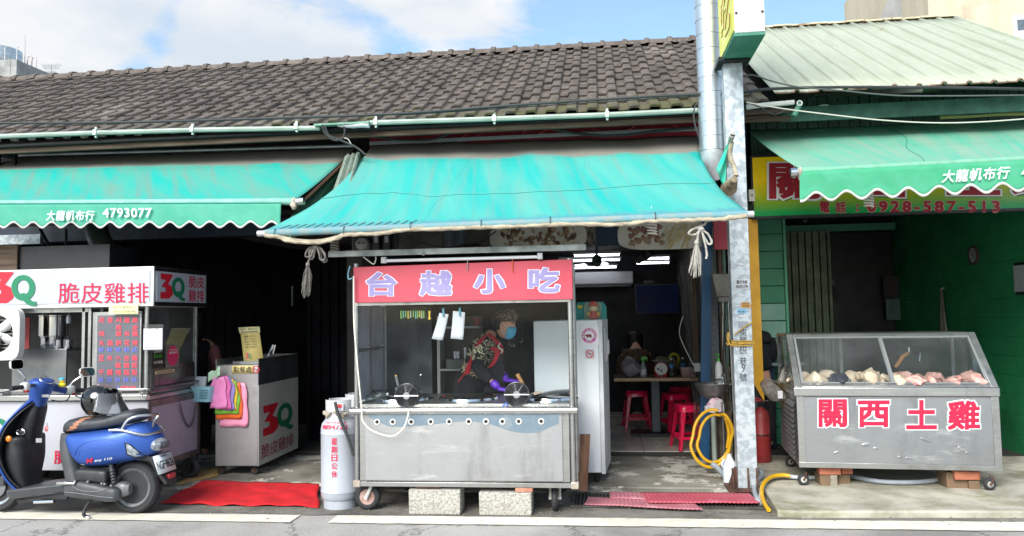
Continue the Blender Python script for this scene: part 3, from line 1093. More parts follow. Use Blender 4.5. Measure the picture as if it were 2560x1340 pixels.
# hanging tarpaulin between the two awnings
tp=thing('tarpaulin','grimy green tarpaulin hanging between the two turquoise awnings','tarpaulin',(-2.72,1.0,2.3))
P=[at(905,372,y=1.95),at(885,470,y=1.2),at(820,545,y=.35),at(745,562,y=.05)]
Q=[at(880,385,y=1.95),at(800,462,y=1.3),at(748,520,y=.7),at(705,575,y=.25)]

def f_t(u,v):
 k=v*3
 i=min(2,int(k))
 a,c=lerp(P[i],P[i+1],k-i),lerp(Q[i],Q[i+1],k-i)
 p=lerp(a,c,u)
 return p+Vector((.02*sin(u*17),.03*sin(u*11+v*3),-.10*sin(u*pi)*v+.01*sin(u*23+v*4)))

obj('cloth',MB().grid(f_t,24,20),mat('grimy_green_cloth','#3c6b50','#56705f',scale=5,rough=.9,c3='#5f6058',s3=2),tp,solid=.004)

def f_t2(u,v):
 p=lerp(lerp(at(838,480,y=.9),at(885,468,y=.9),u),lerp(at(868,392,y=1.5),at(905,385,y=1.5),u),v)
 return p+Vector((0,.05*sin(u*19)-.06,.0))

obj('fold',MB().grid(f_t2,26,8),mat('pale_grey_green_cloth','#8d9a8c','#6f7a6d',scale=6,rough=.9),tp,solid=.004)
cbx=thing('junction_box','grey electrical box tucked behind the gap between the turquoise awnings','electrical box',tuple(at(893,396,y=1.99)))
c=at(893,396,y=1.99)
obj('body',MB().box(c.x-.07,c.x+.05,c.y,c.y+.05,c.z-.05,c.z+.05,),mat('grey_plastic','#8c8f90',rough=.5),cbx,bev=.005)
obj('latch',MB().box(c.x+.01,c.x+.03,c.y-.012,c.y,c.z-.02,c.z+.045),mat('brass_tone','#b08a3a',rough=.5),cbx)

# ---- red signboard in the shade above the centre awning
rs=thing('signboard','dull red signboard in the shade between the eave and the centre awning','sign',(-.7,2.2,3.4))
p,q=at(925,362,y=2.2),at(1745,300,y=2.2)
obj('board',MB().box(p.x,q.x+.1,2.18,2.24,3.40,3.84),mat('dull_red_board','#8a1d2c','#741723',scale=3,rough=.6),rs)
b=MB()
for k in range(5):
 cx=p.x+.5+k*.72
 pts=[Vector((cx+.22*cos(a_)*(1+.3*sin(2*a_)),2.172,3.60+.13*sin(a_+k))) for a_ in [i*.35 for i in range(15)]]
 b.tube([Vector((q_.x,q_.y+.004,q_.z)) for q_ in pts],.016,4)
obj('scroll_print',b,mat('faded_scroll','#a02f38',rough=.6),rs)

# ---- food photo panel over the shopfront
fs_=thing('photo_signboard','printed panel with photos of meat and noodle plates over the shopfront','sign',(.3,2.25,2.3))
y_=2.24
p,q=at(880,632,y=y_),at(1788,540,y=y_)
obj('board',MB().box(p.x,q.x,y_,y_+.04,2.285,2.72),mat('dark_print','#5f5b50','#3a3a38',scale=2,rough=.5),fs_)
b=MB().box(at(1490,600,y=y_).x,at(1560,600,y=y_).x,y_-.004,y_,2.285,2.72)
obj('blue_print',b,mat('navy_print','#16263c',rough=.5),fs_)
r=random.Random(3)

def plate(px0,px1,py0,py1,meat,n,noodles):
 c0,c1=at(px0,py1,y=y_),at(px1,py0,y=y_)
 cx,cz,rx,rz=(c0.x+c1.x)/2,(c0.z+c1.z)/2,(c1.x-c0.x)/2,(c1.z-c0.z)/2
 sg=lambda q_:math.copysign(abs(q_)**.55,q_)
 poly=[(cx+rx*sg(cos(2*pi*i/40)),cz+rz*sg(sin(2*pi*i/40))) for i in range(40)]
 o_=obj('plate_print',MB().prism(poly,y_-.008,y_-.004,'xz'),mat('plate_print','#cfcabd','#b5ae9e',scale=4,rough=.5),fs_)
 b_=MB()
 for i in range(n):
  a_=r.uniform(-.75,-.02 if noodles else .75)
  b_.ell((cx+rx*a_,y_-.009,cz+rz*r.uniform(-.62,.6)),(r.uniform(.02,.05),.006,r.uniform(.015,.035)),9,6,rot('Y',r.uniform(0,180)))
 obj('meat_print',b_,meat,o_)
 if noodles:
  b_=MB()
  for i in range(48):
   x_,z_=cx+rx*r.uniform(.0,.72),cz+rz*r.uniform(-.75,.65)
   an=r.uniform(.6,1.5)
   b_.tube([(x_-.06*cos(an),y_-.012,z_-.06*sin(an)),(x_,y_-.014,z_+.008),(x_+.05*cos(an+.4),y_-.012,z_+.05*sin(an+.4))],.0055,5,smooth=3)
  obj('noodle_print',b_,mat('noodle_print','#d6c493','#b89f6a',scale=20,rough=.5),o_)

plate(1225,1466,555,628,mat('meat_print','#8a6a4c','#4a2f24',scale=12,rough=.5,c3='#cbbd9f',s3=14,lo3=.5,hi3=.6),60,False)
plate(1545,1782,545,627,mat('pork_print','#6f3f33','#9a8068',scale=9,rough=.5),30,True)
obj('checked_print',MB().box(at(1462,600,y=y_).x,at(1489,600,y=y_).x,y_-.003,y_,2.285,2.72),mat('brown_check','#6f6356','#2d2722',scale=26,rough=.5,detail=1),fs_)
rp=thing('red_signboard','narrow red hanging panel beside the plate photos and the steel post','sign',tuple(at(1797,625,y=2.05)))
a_,c_=at(1786,624,y=2.05),at(1812,545,y=2.05)
obj('board',MB().box(a_.x,c_.x+.03,2.04,2.07,a_.z,c_.z),mat('faded_red_panel','#a83a48','#8f2d38',rough=.6),rp)

# ---- yellow-green signboard of the poultry shop
ys=thing('signboard','yellow to green signboard with a phone number under the right awning','sign',(2.9,2.15,2.5))

def grad_mat():
 m=mat('yellow_green_print','#c9a800',rough=.3)
 t=m.node_tree
 bs=t.nodes['Principled BSDF']
 tcn=N(t,'ShaderNodeTexCoord')
 sp=N(t,'ShaderNodeSeparateXYZ')
 t.links.new(tcn.outputs['Generated'],sp.inputs[0])
 r_=N(t,'ShaderNodeValToRGB')
 e=r_.color_ramp.elements
 e[0].position,e[0].color=0.06,lin('#129a4a')
 e[1].position,e[1].color=0.62,lin('#ffd400')
 q_=e.new(0.32)
 q_.color=lin('#a8b414')
 t.links.new(sp.outputs[2],r_.inputs[0])
 t.links.new(r_.outputs[0],bs.inputs['Base Color'])
 return m

y_=2.14
p,q=at(1886,541,y=y_),at(1886,394,y=y_)
obj('board',MB().box(p.x,4.75,y_,y_+.06,p.z,q.z),grad_mat(),ys)
obj('frame',MB().box(p.x-.02,4.78,y_-.004,y_+.07,p.z-.03,p.z-.001).box(p.x-.02,p.x-.001,y_-.004,y_+.07,p.z-.0,q.z+.02).box(p.x,4.78,y_-.004,y_+.07,q.z+.001,q.z+.03),BLACK,ys)
BLKL=mat('black_lettering','#141414',rough=.5)
WHL=mat('white_lettering','#e3e3e3',rough=.5)
MAR=mat('maroon_lettering','#9c1226',rough=.5)
for ch,x0,x1,y0,y1 in (('關',1922,2052,408,498),('西',2140,2268,404,494),('土',2366,2500,400,488),('雞',2528,2665,396,486)):
 bx=pxbox(x0+4,x1+4,y0+5,y1+5,y_)
 txt(ch,BLKL,ys,bold=.09,lift=.003,name='lettering_shadow',**bx)
 txt(ch,MAR,ys,bold=.04,out=.05,outm=WHL,lift=.006,**pxbox(x0,x1,y0,y1,y_))
PK=mat('pink_outline','#dba9a2',rough=.5)
for s_,x0,x1,y0,y1 in (('電',2049,2074,504,532),('話',2089,2115,504,532),(':',2140,2147,511,529),('0928-587-513',2167,2500,502,531)):
 txt(s_,MAR,ys,bold=.035 if len(s_) < 2 else .05,out=.035,outm=PK,sp=1.35 if len(s_) > 2 else 1,**pxbox(x0,x1,y0,y1,y_))

# ================================================================== POST, LIGHTBOX, DUCT
ps=thing('steel_post','galvanised steel post with handwritten address, standing before the shops','post',(1.19,.91,0))
obj('column',MB().box(1.112,1.276,.86,.985,0.03,3.755).box(1.105,1.283,.852,.993,1.62,1.628),GALV,ps,bev=.006)
obj('top_plate',MB().box(1.06,1.33,.78,1.06,3.755,3.79),DARKMET,ps)
obj('base_plate',MB().box(1.02,1.30,.80,1.06,0.028,0.05),RUST,ps)
for x0 in (1.06,1.19,1.262):
 obj('gusset',MB().prism([(.80,.05),(.862,.05),(.862,.22),(.845,.22)],x0,x0+.012,'yz'),RUST,ps)
obj('gusset',MB().prism([(1.03,.05),(1.112,.05),(1.112,.22),(1.09,.22)],.90,.912,'xz'),RUST,ps)
PEN=mat('marker_pen','#3b3f47',rough=.6)
for ch,y in (('東',831),('龍',851),('路',866),('505',880),('巷',903),('9',920),('號',943)):
 wd=9 if ch!='9' else 4.5
 hh=10 if len(ch)==1 else 5
 txt(ch,PEN,ps,bold=.0,res=2,**pxbox(1858-wd,1858+wd,y-hh,y+hh,.858))
for nm,x0,x1,y0,y1,mm,words in (('sticker',1838,1872,698,723,PAPER,'0967019799'),('sticker',1853,1876,755,769,mat('amber_sticker','#c98f2c',rough=.6),'477-0957'),('sticker',1843,1866,772,783,mat('blue_sticker','#7fb6da',rough=.6),'460-8855'),('sticker',1846,1870,803,819,mat('grey_sticker','#8b9298',rough=.7),None)):
 p,q=at(x0,y1,y=.857),at(x1,y0,y=.857)
 st=obj(nm,MB().box(p.x,q.x,.8555,.8585,p.z,q.z),mm,ps)
 if words:
  h_=(y1-y0)*.34
  txt(words,PEN,st,bold=.02,res=2,**pxbox(x0+2,x1-2,y1-h_-2,y1-2,.8545))
  txt('專收冷氣' if words[1]=='9' else '抽水肥',PEN,st,bold=.02,res=2,**pxbox(x0+3,x1-3,y0+2,y1-h_-4,.8545))
for x,y in ((1850,660),(1852,737),(1854,790)):
 p=at(x,y,y=.857)
 b=MB().prism([(p.x-.03,p.z),(p.x-.008,p.z+.012),(p.x+.022,p.z+.004),(p.x+.034,p.z-.006),(p.x,p.z-.014)],.855,.858,'xz')
 obj('torn_tape',b,PAPER,ps)
# yellow cord tied round the post
b=MB()
for k in range(4):
 z=1.262+k*.014
 b.tube([(1.098,.845,z),(1.29,.845,z+.006*sin(k*2)),(1.29,1.0,z),(1.098,1.0,z+.004)],.006,6,closed=True)
b.tube([at(1836,838,y=.84),at(1860,818,y=.84),at(1880,806,y=.84)],.006,6)
b.tube([(1.10,.84,1.26),(1.07,.835,1.30),(1.075,.84,1.38),(1.06,.84,1.34),(1.07,.835,1.27),(1.05,.84,1.29)],.006,6,smooth=4)
top('cord',b,mat('yellow_cord','#b8923a','#94742c',scale=30,rough=.9),'yellow cord knotted round the steel post','cord',base=(1.19,.9,1.26))

lb=thing('lightbox_sign','tall yellow and white lightbox sign on top of the steel post','sign',(1.2,.6,3.8))
x0,x1,y0,y1,z0,z1=1.105,1.345,.24,1.02,3.80,5.6
obj('case',MB().box(x0+.012,x1,y0,y1,z0,z1),mat('white_lightbox','#bcbdbf','#b2b4b6',scale=1,rough=.4),lb,bev=.004)
obj('face',MB().box(x0,x0+.011,y0+.02,y1-.02,z0+.03,z1),mat('lemon_panel','#e3dc45','#d8d350',scale=1.5,rough=.4),lb)
obj('base',MB().box(x0-.004,x1+.004,y0-.004,y1+.004,z0-.03,z0-.001),mat('green_base','#3c7c66','#2f6a57',scale=5,rough=.6),lb,bev=.004)
b=MB()
for x in (x0+.004,x1-.03):
 b.box(x,x+.03,y0-.008,y0-.001,z0,z1)
obj('trim',b,mat('aluminium_trim','#c7c9ca',rough=.45,metal=.4),lb)
for zz,ch in ((3.92,'吃'),(4.47,'小'),(5.05,'越')):
 txt(ch,mat('lemon_panel','#dfe04a'),lb,bl=(x0,y1-.16,zz),br=(x0,y0+.16,zz),tl=(x0,y1-.16,zz+.42),bold=.012,out=.02,outm=mat('salmon_outline','#e07a70',rough=.8,spec=.1))
for xx in (x0+.02,x1-.015):
 obj('screw',MB().cyl((xx,y0-.012,z0+.16),(xx,y0-.004,z0+.16),.012,n=8),RUST,lb)

du=thing('exhaust_duct','bright spiral exhaust duct rising past the eave to the sky','duct',(1.02,1.17,2.9))
dx,dy,dr=at(1780,370,y=1.17).x,1.17,.113
prof=[]
z=3.04
while z < 5.9:
 prof+=[(dr,z),(dr,z+.125),(dr+.0045,z+.128),(dr+.0045,z+.133),(dr,z+.136)]
 z+=.136
DUCT=mat('duct_metal','#d4d9dd','#bcc3c9',scale=3,rough=.3,metal=.75,rv=.1,c3='#e3e6e8',s3=1)
obj('pipe',MB().lathe(prof,(dx,dy,0),32),DUCT,du)
b=MB().tube([(dx,dy,3.06),(dx+.005,dy+.005,2.99),(dx+.03,dy+.02,2.90),(dx+.07,dy+.06,2.82)],[.108,.112,.105,.10],24)
b.jit(.008,14)
obj('elbow',b,mat('duct_tape','#b7bcc0','#999ea2',scale=8,rough=.5,metal=.4),du)

# crank pole with rolled cloth and a torn green flap beside the post
cp=thing('furled_curtain','furled canvas curtain on a pole beside the steel post, torn green flap hanging','curtain',tuple(at(1822,470,y=.6)))
b=MB().tube([at(1831,338,y=.45),at(1826,352,y=.55),at(1814,420,y=.9)],[.022,.022,.02],12)
obj('pole',b,mat('grey_pole','#a9a698','#8d8a7e',rough=.6),cp)
obj('pole_mouth',MB().cyl(at(1832,336,y=.447),at(1831.5,338,y=.449),.019,n=12),BLACK,cp)

def f_fl(u,v):
 a_=lerp(at(1822,352,y=.55),at(1790,425,y=.62),v)
 c_=lerp(at(1818,372,y=.6),at(1812,470,y=.68),v)
 return lerp(a_,c_,u)+Vector((0,.02*sin(u*8+v*3),0))

obj('flap',MB().grid(f_fl,10,12),mat('turquoise_flap','#1fb59d','#58b49a',scale=6,rough=.85),cp,solid=.004)
b=MB().tube([at(1829,355,y=.55),at(1824,390,y=.6),at(1836,420,y=.62),at(1840,440,y=.6)],[.02,.035,.028,.02],10,smooth=5)
b.jit(.012,12)
obj('cloth',b,mat('cream_canvas','#d3c8ae'),cp)
for k in range(5):
 pass
b=MB()
c0,c1=at(1836,448,y=.42),at(1822,470,y=.75)
for k in range(7):
 b.cyl(lerp(c0,c1,k/7),lerp(c0,c1,(k+1)/7),.026+.0065*k,.032+.0065*k,14)
obj('roll',b,mat('rolled_canvas','#a99a80','#6f6454',scale=14,rough=.9,bump=.5),cp)

# ================================================================== PIPES AND CABLES ON THE FACADE
PVC=mat('grey_green_conduit','#9fada3','#8c9a90',scale=3,rough=.5)

def pipe(name,pts,r,m,label,cat,y=None,group=None,smooth=0,clips=(),n=8):
 P_=[at(x,yy,y=(y if y is not None else dpt)) for x,yy,*dd in pts for dpt in (dd or [y])] if y is None else [at(x,yy,y=y) for x,yy in pts]
 o_=top(name,MB().tube(P_,r,n,smooth=smooth),m,label,cat,group,base=tuple(P_[0]))
 for cx,cy in clips:
  c_=at(cx,cy,y=y)
  obj('clip',MB().box(c_.x-.02,c_.x+.02,y-r-.006,y+r,c_.z-r-.004,c_.z+r+.004).box(c_.x-.012,c_.x+.012,y-.01,y+.02,c_.z-r-.028,c_.z+r+.034),mat('zinc_clip','#b9c4bd',rough=.4,metal=.5),o_,bev=.004)
 return o_

pipe('conduit',[(-140,346),(240,332),(480,325),(800,320)],.026,PVC,'grey green conduit under the left half of the tiled eave','conduit',y=1.36,clips=((240,332),(482,324),(742,317)))
pipe('conduit',[(925,307),(1240,297),(1520,287),(1745,276),(1850,272)],.026,PVC,'pale conduit under the tiled eave above the centre awning','conduit',y=1.36,clips=((940,306),(1236,297),(1518,287)))
b=MB()
c=[at(x,y,y=1.33) for x,y in ((850,318),(880,308),(925,305),(925,315),(880,322))]
b.tube([at(845,313,y=1.34),at(885,314,y=1.33),at(924,311,y=1.34)],[.012,.036,.034],10,smooth=4)
b.jit(.014,12)
top('torn_wrap',b,PAPER,'torn white wrapping round the broken conduit end under the eave','wrapping',base=tuple(at(885,314,y=1.33)))
top('flashing',MB().box(at(788,300,y=1.34).x,at(925,300,y=1.34).x,1.30,1.37,3.49,3.508),mat('verdigris','#7fa896','#5f8a79',rough=.6),'green metal flashing strip under the tile edge above the broken conduit','flashing',base=tuple(at(850,295,y=1.34)))
for i,pts in enumerate((((806,312),(812,332),(835,350),(856,346),(862,330),(860,316)),((812,314),(822,338),(840,346),(855,352),(890,368),(915,388)),((855,344),(870,348),(880,362),(905,378)))):
 pipe('cable',pts,.011 if i < 2 else .005,CABLE if i < 2 else mat('pale_wire','#bdbcb0',rough=.6),['dark cable looping out of the broken conduit','dark cable falling from the broken conduit to the awning gap','thin pale wire beside the dark cables in the awning gap'][i],'cable',y=1.30,group='cables at the broken conduit',smooth=5)
pipe('cable',[(-140,312),(0,308),(300,306),(700,295),(1000,284),(1300,262),(1600,243),(1740,236),(1868,231)],.013,CABLE,'thick black cable strung along the tiles, left of the post','cable',y=1.12,smooth=4)
pipe('cable',[(1000,288),(1300,268),(1600,249),(1745,241)],.005,CABLE,'thin wire running just below the thick cable over the tiles','cable',y=1.13,smooth=4)
pipe('cable',[(1868,230),(1930,222),(2100,218),(2350,219),(2580,223)],.014,CABLE,'thick black cable along the lower edge of the metal roof','cable',y=1.14,smooth=4)
pipe('cable',[(1862,190),(1885,188),(1930,203),(2000,218),(2100,226),(2200,236),(2300,240),(2580,238)],.007,mat('grey_cable','#4c5452',rough=.6),'grey cable dropping from the lightbox to run below the metal roof','cable',y=1.0,smooth=4)
pipe('cable',[(1866,256),(1960,272),(2080,287),(2200,300),(2330,307),(2450,305),(2580,296)],.006,mat('pale_wire','#bdbcb0'),'pale slack wire crossing in front of the right awning top','cable',y=.95,smooth=5)
pipe('cable',[(1866,256),(1900,268),(1935,287),(1965,274)],.006,CABLE,'short black wire sagging right of the post','cable',y=1.2,smooth=5)
pipe('cable',[(1215 - 810+0,345),(450,356),(500,360),(560,355),(610,338)],.008,CABLE,'black cable sagging in the dark gap above the left awning','cable',y=1.7,smooth=5)
pipe('cable',[(870,341),(935,343),(1000,350),(1070,350),(1110,340),(1150,320)],.011,CABLE,'black cable sagging in front of the left part of the red board','cable',y=1.75,smooth=5)
pipe('cable',[(1350,313),(1400,326),(1480,338),(1560,338),(1640,328),(1735,318)],.015,CABLE,'thick black cable sagging in front of the right part of the red board','cable',y=1.75,smooth=5)
pipe('cable',[(1745,255),(1735,275),(1736,305),(1748,345)],.007,CABLE,'thin black wire hanging at the left of the exhaust duct','cable',y=1.0,smooth=5)
WPVC=mat('white_pvc','#d3d4cc','#bfc0b8',rough=.45)
pipe('conduit',[(1866,268),(1905,263),(1985,256)],.024,WPVC,'short white conduit right of the post with an open end','conduit',y=1.25)
pipe('conduit',[(2000,258),(1990,280),(1985,290)],.026,mat('green_pvc','#3f7a64',rough=.5),'short green upright conduit beside the white open ended one','conduit',y=1.25)
top('pipe_ring',MB().torus(at(1999,258,y=1.22),.022,.006,'y',16,6),WPVC,'white pipe mouth at the end of the short conduit right of the post','pipe',base=tuple(at(1999,258,y=1.22)))
pipe('timber_batten',[(1862,282),(1990,274)],.022,WOOD,'weathered timber batten under the short white conduit','batten',y=1.3,n=4)
pipe('timber_batten',[(1862,300),(1975,296)],.026,WOOD,'lower weathered timber batten right of the post','batten',y=1.4,n=4)
pipe('conduit',[(2310,270),(2500,272),(2600,270)],.030,mat('grey_pvc','#8d958c',rough=.5),'thick grey pipe under the metal roof at the right edge','conduit',y=1.9)
pipe('conduit',[(2350,294),(2430,290),(2490,286),(2600,284)],.018,mat('mustard_pvc','#a9a267',rough=.5),'mustard pipe below the thick grey pipe at the right edge','conduit',y=1.8)
pipe('cable',[(2050,275),(2120,272),(2200,268),(2300,275),(2400,285),(2490,280),(2600,270)],.013,CABLE,'black cable weaving along the pipes under the metal roof','cable',y=1.78,smooth=4)
ins=thing('insulator','white double insulator under the metal roof with black wires looped on it','insulator',tuple(at(2058,282,y=1.7)))
c=at(2058,270,y=1.7)
obj('body',MB().lathe([(.01,-.05),(.05,-.045),(.05,-.03),(.025,-.02),(.025,-.005),(.055,.0),(.055,.02),(.02,.03)],c,16),mat('porcelain','#d5d8d2',rough=.2),ins)
b=MB().tube([c+Vector((-.16,0,-.02)),c+Vector((-.1,-.05,.1)),c+Vector((.0,-.06,.12)),c+Vector((.1,-.05,.08)),c+Vector((.06,-.05,.03))],.007,6,smooth=5)
b.tube([c+Vector((-.2,0,-.1)),c+Vector((-.08,-.04,-.03)),c+Vector((.05,-.05,-.05)),c+Vector((.14,-.03,.05))],.006,6,smooth=5)
obj('wire_loop',b,CABLE,ins)
# ================================================================== FOOD CARTS AND CASES
GLS=glass('clear_pane',(.95,.97,.97),.05,.008)
GLD=glass('greasy_pane',(.85,.87,.88),.06,.06,dscale=3.5)
FROST=mat('frosted_panel','#a8a6b2','#8f8d99',scale=3,rough=.4)
SIGNW=mat('white_sign_face','#b2b6c2','#a9adb9',scale=2,rough=.4)
LAV=mat('lavender_panel','#aba1b3','#988ea2',scale=2,rough=.5)
QGREEN=mat('green_print','#0f7350',rough=.5)
RED2=mat('crimson_print','#c4123f',rough=.5)

def caster(parent,x,y,z0,r,wth=.045,fork=True,rimm=None,side=True,fm=None,name='caster'):
 "a castor wheel standing at ground height z0, axle along y (side=True) or along x"
 ax='y' if side else 'x'
 b=MB().torus((x,y,z0+r),r-wth*.5,wth*.5,ax,24,10)
 wl=obj('wheel',b,RUBBER,parent)
 d=Vector((0,1,0)) if side else Vector((1,0,0))
 c=Vector((x,y,z0+r))
 obj('hub',MB().cyl(c-d*wth*.42,c+d*wth*.42,r*.58,n=18),rimm or STEELD,wl)
 if fork:
  b=MB()
  for s_ in (-1,1):
   q=c+d*s_*wth*.75
   b.tube([q,q+Vector((r*.35 if side else 0,0 if side else .01,r*.75)),q+Vector((r*.45 if side else 0,0,r*1.25))],wth*.22,6)
  b.cyl(c-d*wth,c+d*wth,r*.13,n=8)
  obj('fork',b,fm or STEELD,parent)
 return wl

# ------------------------------------------------------------------ centre food cart
ct=thing('food_cart','stainless steel food cart with glass front under a red shop sign, raised on blocks','food cart',(-1.13,.45,0))
XL,XR,YF,YB=-2.03,-.225,.05,.88
body=MB().box(XL+.06,XR-.06,YF+.012,YB,.255,.80)
obj('body',body,STEEL,ct,bev=.004)
obj('front_panel',MB().box(XL+.11,XR-.115,YF,YF+.010,.265,.785),mat('panel_steel','#b6b7b8','#a3a3a5',scale=2.2,rough=.40,metal=.8,rv=.1,bump=.06,bscale=26,stretch=(1,1,1),c3='#93908c',s3=1.4),ct,bev=.002)
PSM=MATS['panel_steel']
stain(PSM,'#77777a',1.6,.50,.72,.55,(3,3,.7))
stain(PSM,'#d8d8d6',2.5,.55,.72,.55,(1,1,5),seed=2)
stain(PSM,'#8b7f6e',2.0,.60,.74,.5,seed=6)
b=MB()
n_=40
top_,bot_=[],[]
for i in range(n_+1):
 u=i/n_
 x=lerp(XL+.14,XR-.14,u)
 zz=.70-.035*sin(u*7+1)*(.3+u) - .05*math.exp(-((u-.78)/.13)**2)+(.07*max(0,1-u*9))+.06*max(0,(u-.9)*10)
 bot_.append((x,zz))
poly=[(XL+.14,.782),(XR-.14,.782)]+list(reversed(bot_))
obj('reflection_film',MB().prism(poly,YF-.0025,YF-.0005,'xz'),mat('bluish_steel','#9fb0bf','#7b8fa1',scale=4,rough=.30,metal=.85,c3='#a9b2ba',s3=6),ct)  # reflection under the lip and bluish dirty film, shaped as one coloured sheet
b=MB().box(XL+.05,XR-.05,YF-.006,YF+.03,.215,.252)
obj('bottom_rail',b,STEEL,ct,bev=.003)
for x in (XL+.02,XR-.045):
 obj('rail_cap',MB().box(x-.01,x+.05,YF-.014,YF+.04,.208,.262),mat('stained_steel','#b5aca0','#97897a',scale=9,rough=.5,metal=.5),ct,bev=.006)
for x,y in ((XL+.035,YF+.02),(XR-.035,YF+.02),(XL+.035,YB),(XR-.035,YB)):
 obj('post',MB().cyl((x,y,.25),(x,y,2.0),.019,n=12),STEEL,ct)
obj('side_post',MB().cyl((XR-.012,YF+.07,.24),(XR-.012,YF+.07,2.0),.014,n=10),STEEL,ct)
obj('worktop',MB().box(XL+.02,XR-.02,YF+.03,YB+.02,.835,.862),STEEL,ct,bev=.004)
obj('front_lip',MB().tube([(XL-.005,YF-.01,.812),(XR+.005,YF-.01,.815)],.029,16),mat('polished_steel','#d2d2d0','#c0bfbd',scale=3,rough=.25,metal=.95),ct)
obj('apron',MB().box(XL+.06,XR-.06,YF+.02,YF+.04,.786,.834),DARKMET,ct)
for k,px in enumerate((943,982,1028,1077,1123,1172,1215,1256,1297,1353)):
 c=at(px,1055-(px-943)*.004,y=YF-.004)
 v_=obj('vent_ring',MB().torus((c.x,YF-.005,c.z),.0195,.0055,'y',22,8),mat('cream_grommet','#d8d4cc',rough=.5),ct)
 obj('vent_hole',MB().cyl((c.x,YF-.006,c.z),(c.x,YF-.0012,c.z),.0175,n=18),BLACK,v_)
# glazing and frames
obj('top_frame',MB().box(XL+.03,XR-.03,YF,YF+.035,1.655,1.69).box(XL+.03,XR-.03,YF+.036,YB,1.688,1.70),STEEL,ct,bev=.003)
obj('front_glass',MB().box(XL+.06,XR-.06,YF+.012,YF+.017,.865,1.653),GLS,ct)
sf=obj('side_frame',MB().box(XL+.015,XL+.045,YF+.05,YB-.02,1.28,1.305).box(XL+.015,XL+.045,YF+.37,YF+.40,.87,1.68).box(XL+.015,XL+.045,YB-.05,YB-.02,.87,1.68),STEELD,ct)
for y0,y1,z0,z1 in ((YF+.06,YF+.365,.88,1.275),(YF+.06,YF+.365,1.31,1.66),(YF+.405,YB-.055,.88,1.275),(YF+.405,YB-.055,1.31,1.66)):
 obj('side_panel',MB().box(XL+.025,XL+.033,y0,y1,z0,z1),FROST,sf)
obj('splash_panel',MB().box(XL+.05,XL+.47,YB+.02,YB+.03,.865,1.68),glass('smeared_pane',(.72,.76,.79),.08,.14,dscale=5),ct)
# pots let into the worktop
for k,(px,rr) in enumerate(((1005,.262),(1172,.25),(1375,.235))):
 cx=at(px,998,y=.46).x
 p_=thing('soup_pot',['steel pot ring with a half lid at the left end of the cart worktop','wide steel pot ring in the middle of the cart worktop','steel pot with its lid open at the right end of the cart worktop'][k],'pot',(cx,.46,.862),group='pots set in the cart worktop')
 obj('rim',MB().lathe([(rr*.86,.0),(rr*.95,.022),(rr,.018),(rr*1.02,.0),(rr*.99,-.0)],(cx,.46,.863),36),CHROME,p_)
 obj('water',MB().lathe([(.001,.008),(rr*.87,.008),(rr*.87,.004),(.001,.004)],(cx,.46,.863),36),mat('dark_broth','#33302c','#22211f',rough=.1),p_)
 if k!=1:
  M_=rot('Y',-8 if k else 10)
  obj('lid',MB().lathe([(.001,.028),(rr*.4,.022),(rr*.8,.008),(rr*.82,0),(.001,.0)],(cx+(.03 if k else -.06),.50,.895),32,M_,sx=1,sy=.8),mat('dark_lid','#3c3d40','#2e2f31',rough=.3,metal=.7),p_)
# casters
caster(ct,at(920,1256,y=.16).x,.16,0.004,.108,.062,rimm=mat('rusty_pink_rim','#b79a90','#8d6c62',scale=12,rough=.7),fm=mat('white_fork','#c4c4c0','#a9a8a3',rough=.6))
caster(ct,at(1388,1256,y=.20).x,.20,0.004,.098,.05,rimm=mat('rusty_pink_rim','#b79a90'),fm=mat('white_fork','#c4c4c0'),side=False)
caster(ct,XL+.3,.80,0.004,.1,.05)
caster(ct,XR-.2,.80,0.004,.1,.05)
# sign box
sg_=thing('signboard','salmon red sign with lilac outlined characters on top of the food cart','sign',(-1.13,.04,1.68))
p,q=at(884,757,y=.02),at(1431,650,y=.02)
SGX0,SGX1,SZ0,SZ1=p.x,q.x,1.685,1.985
tl_,tr_=at(883,668,y=.02),at(1430,648,y=.02)
bl_,br_=at(887,757,y=.02),at(1432,748,y=.02)
SALM=mat('salmon_sign','#c24455','#b93c4e',scale=1.3,rough=.45)
b=MB()
dd=Vector((0,.10,0))
b.add([bl_,br_,tr_,tl_,bl_+dd,br_+dd,tr_+dd,tl_+dd],[(0,1,2,3),(5,4,7,6),(4,0,3,7),(1,5,6,2),(3,2,6,7),(4,5,1,0)])
obj('board',b,SALM,sg_,bev=.003)
LIL=mat('lilac_lettering','#9189b8','#887fb1',rough=.5)
WO=mat('white_outline','#d3cfdb',rough=.5)
for ch,x0,x1,y0,y1 in (('台',914,995,678,742),('越',1047,1132,675,742),('小',1182,1266,671,736),('吃',1319,1402,667,733)):
 txt(ch,LIL,sg_,bold=.046,out=.036,outm=WO,**pxbox(x0+2,x1-2,y0+2,y1-2,.018))
# hood rail, unlit tube, little bits over the sign
hr=top('hood_rail',MB().box(at(825,640,y=.02).x,at(1465,625,y=.02).x,-.02,.03,2.055,2.10),mat('grimy_zinc','#9fa3a2','#7f8382',scale=6,rough=.5,metal=.5),'long grimy metal rail above the red cart sign','rail',base=(-1.1,0,2.05))
obj('bolt',MB().cyl(at(1058,635,y=-.02),at(1058,635,y=-.03),.014,n=8),STEELD,hr)
tb=thing('tube_light','unlit fluorescent tube lying along the top of the red cart sign','lamp',tuple(at(1150,645,y=.0)))
p,q=at(960,652,y=-.0),at(1350,642,y=-.0)
obj('tube',MB().cyl(p,q,.013,n=12),mat('unlit_tube','#d5d5d8',rough=.3),tb)
obj('holder',MB().box(p.x-.02,p.x+.02,-.02,.03,p.z-.02,p.z+.03),WHITEP,tb,bev=.004)
obj('holder',MB().box(q.x-.02,q.x+.02,-.02,.03,q.z-.02,q.z+.03),WHITEP,tb,bev=.004)
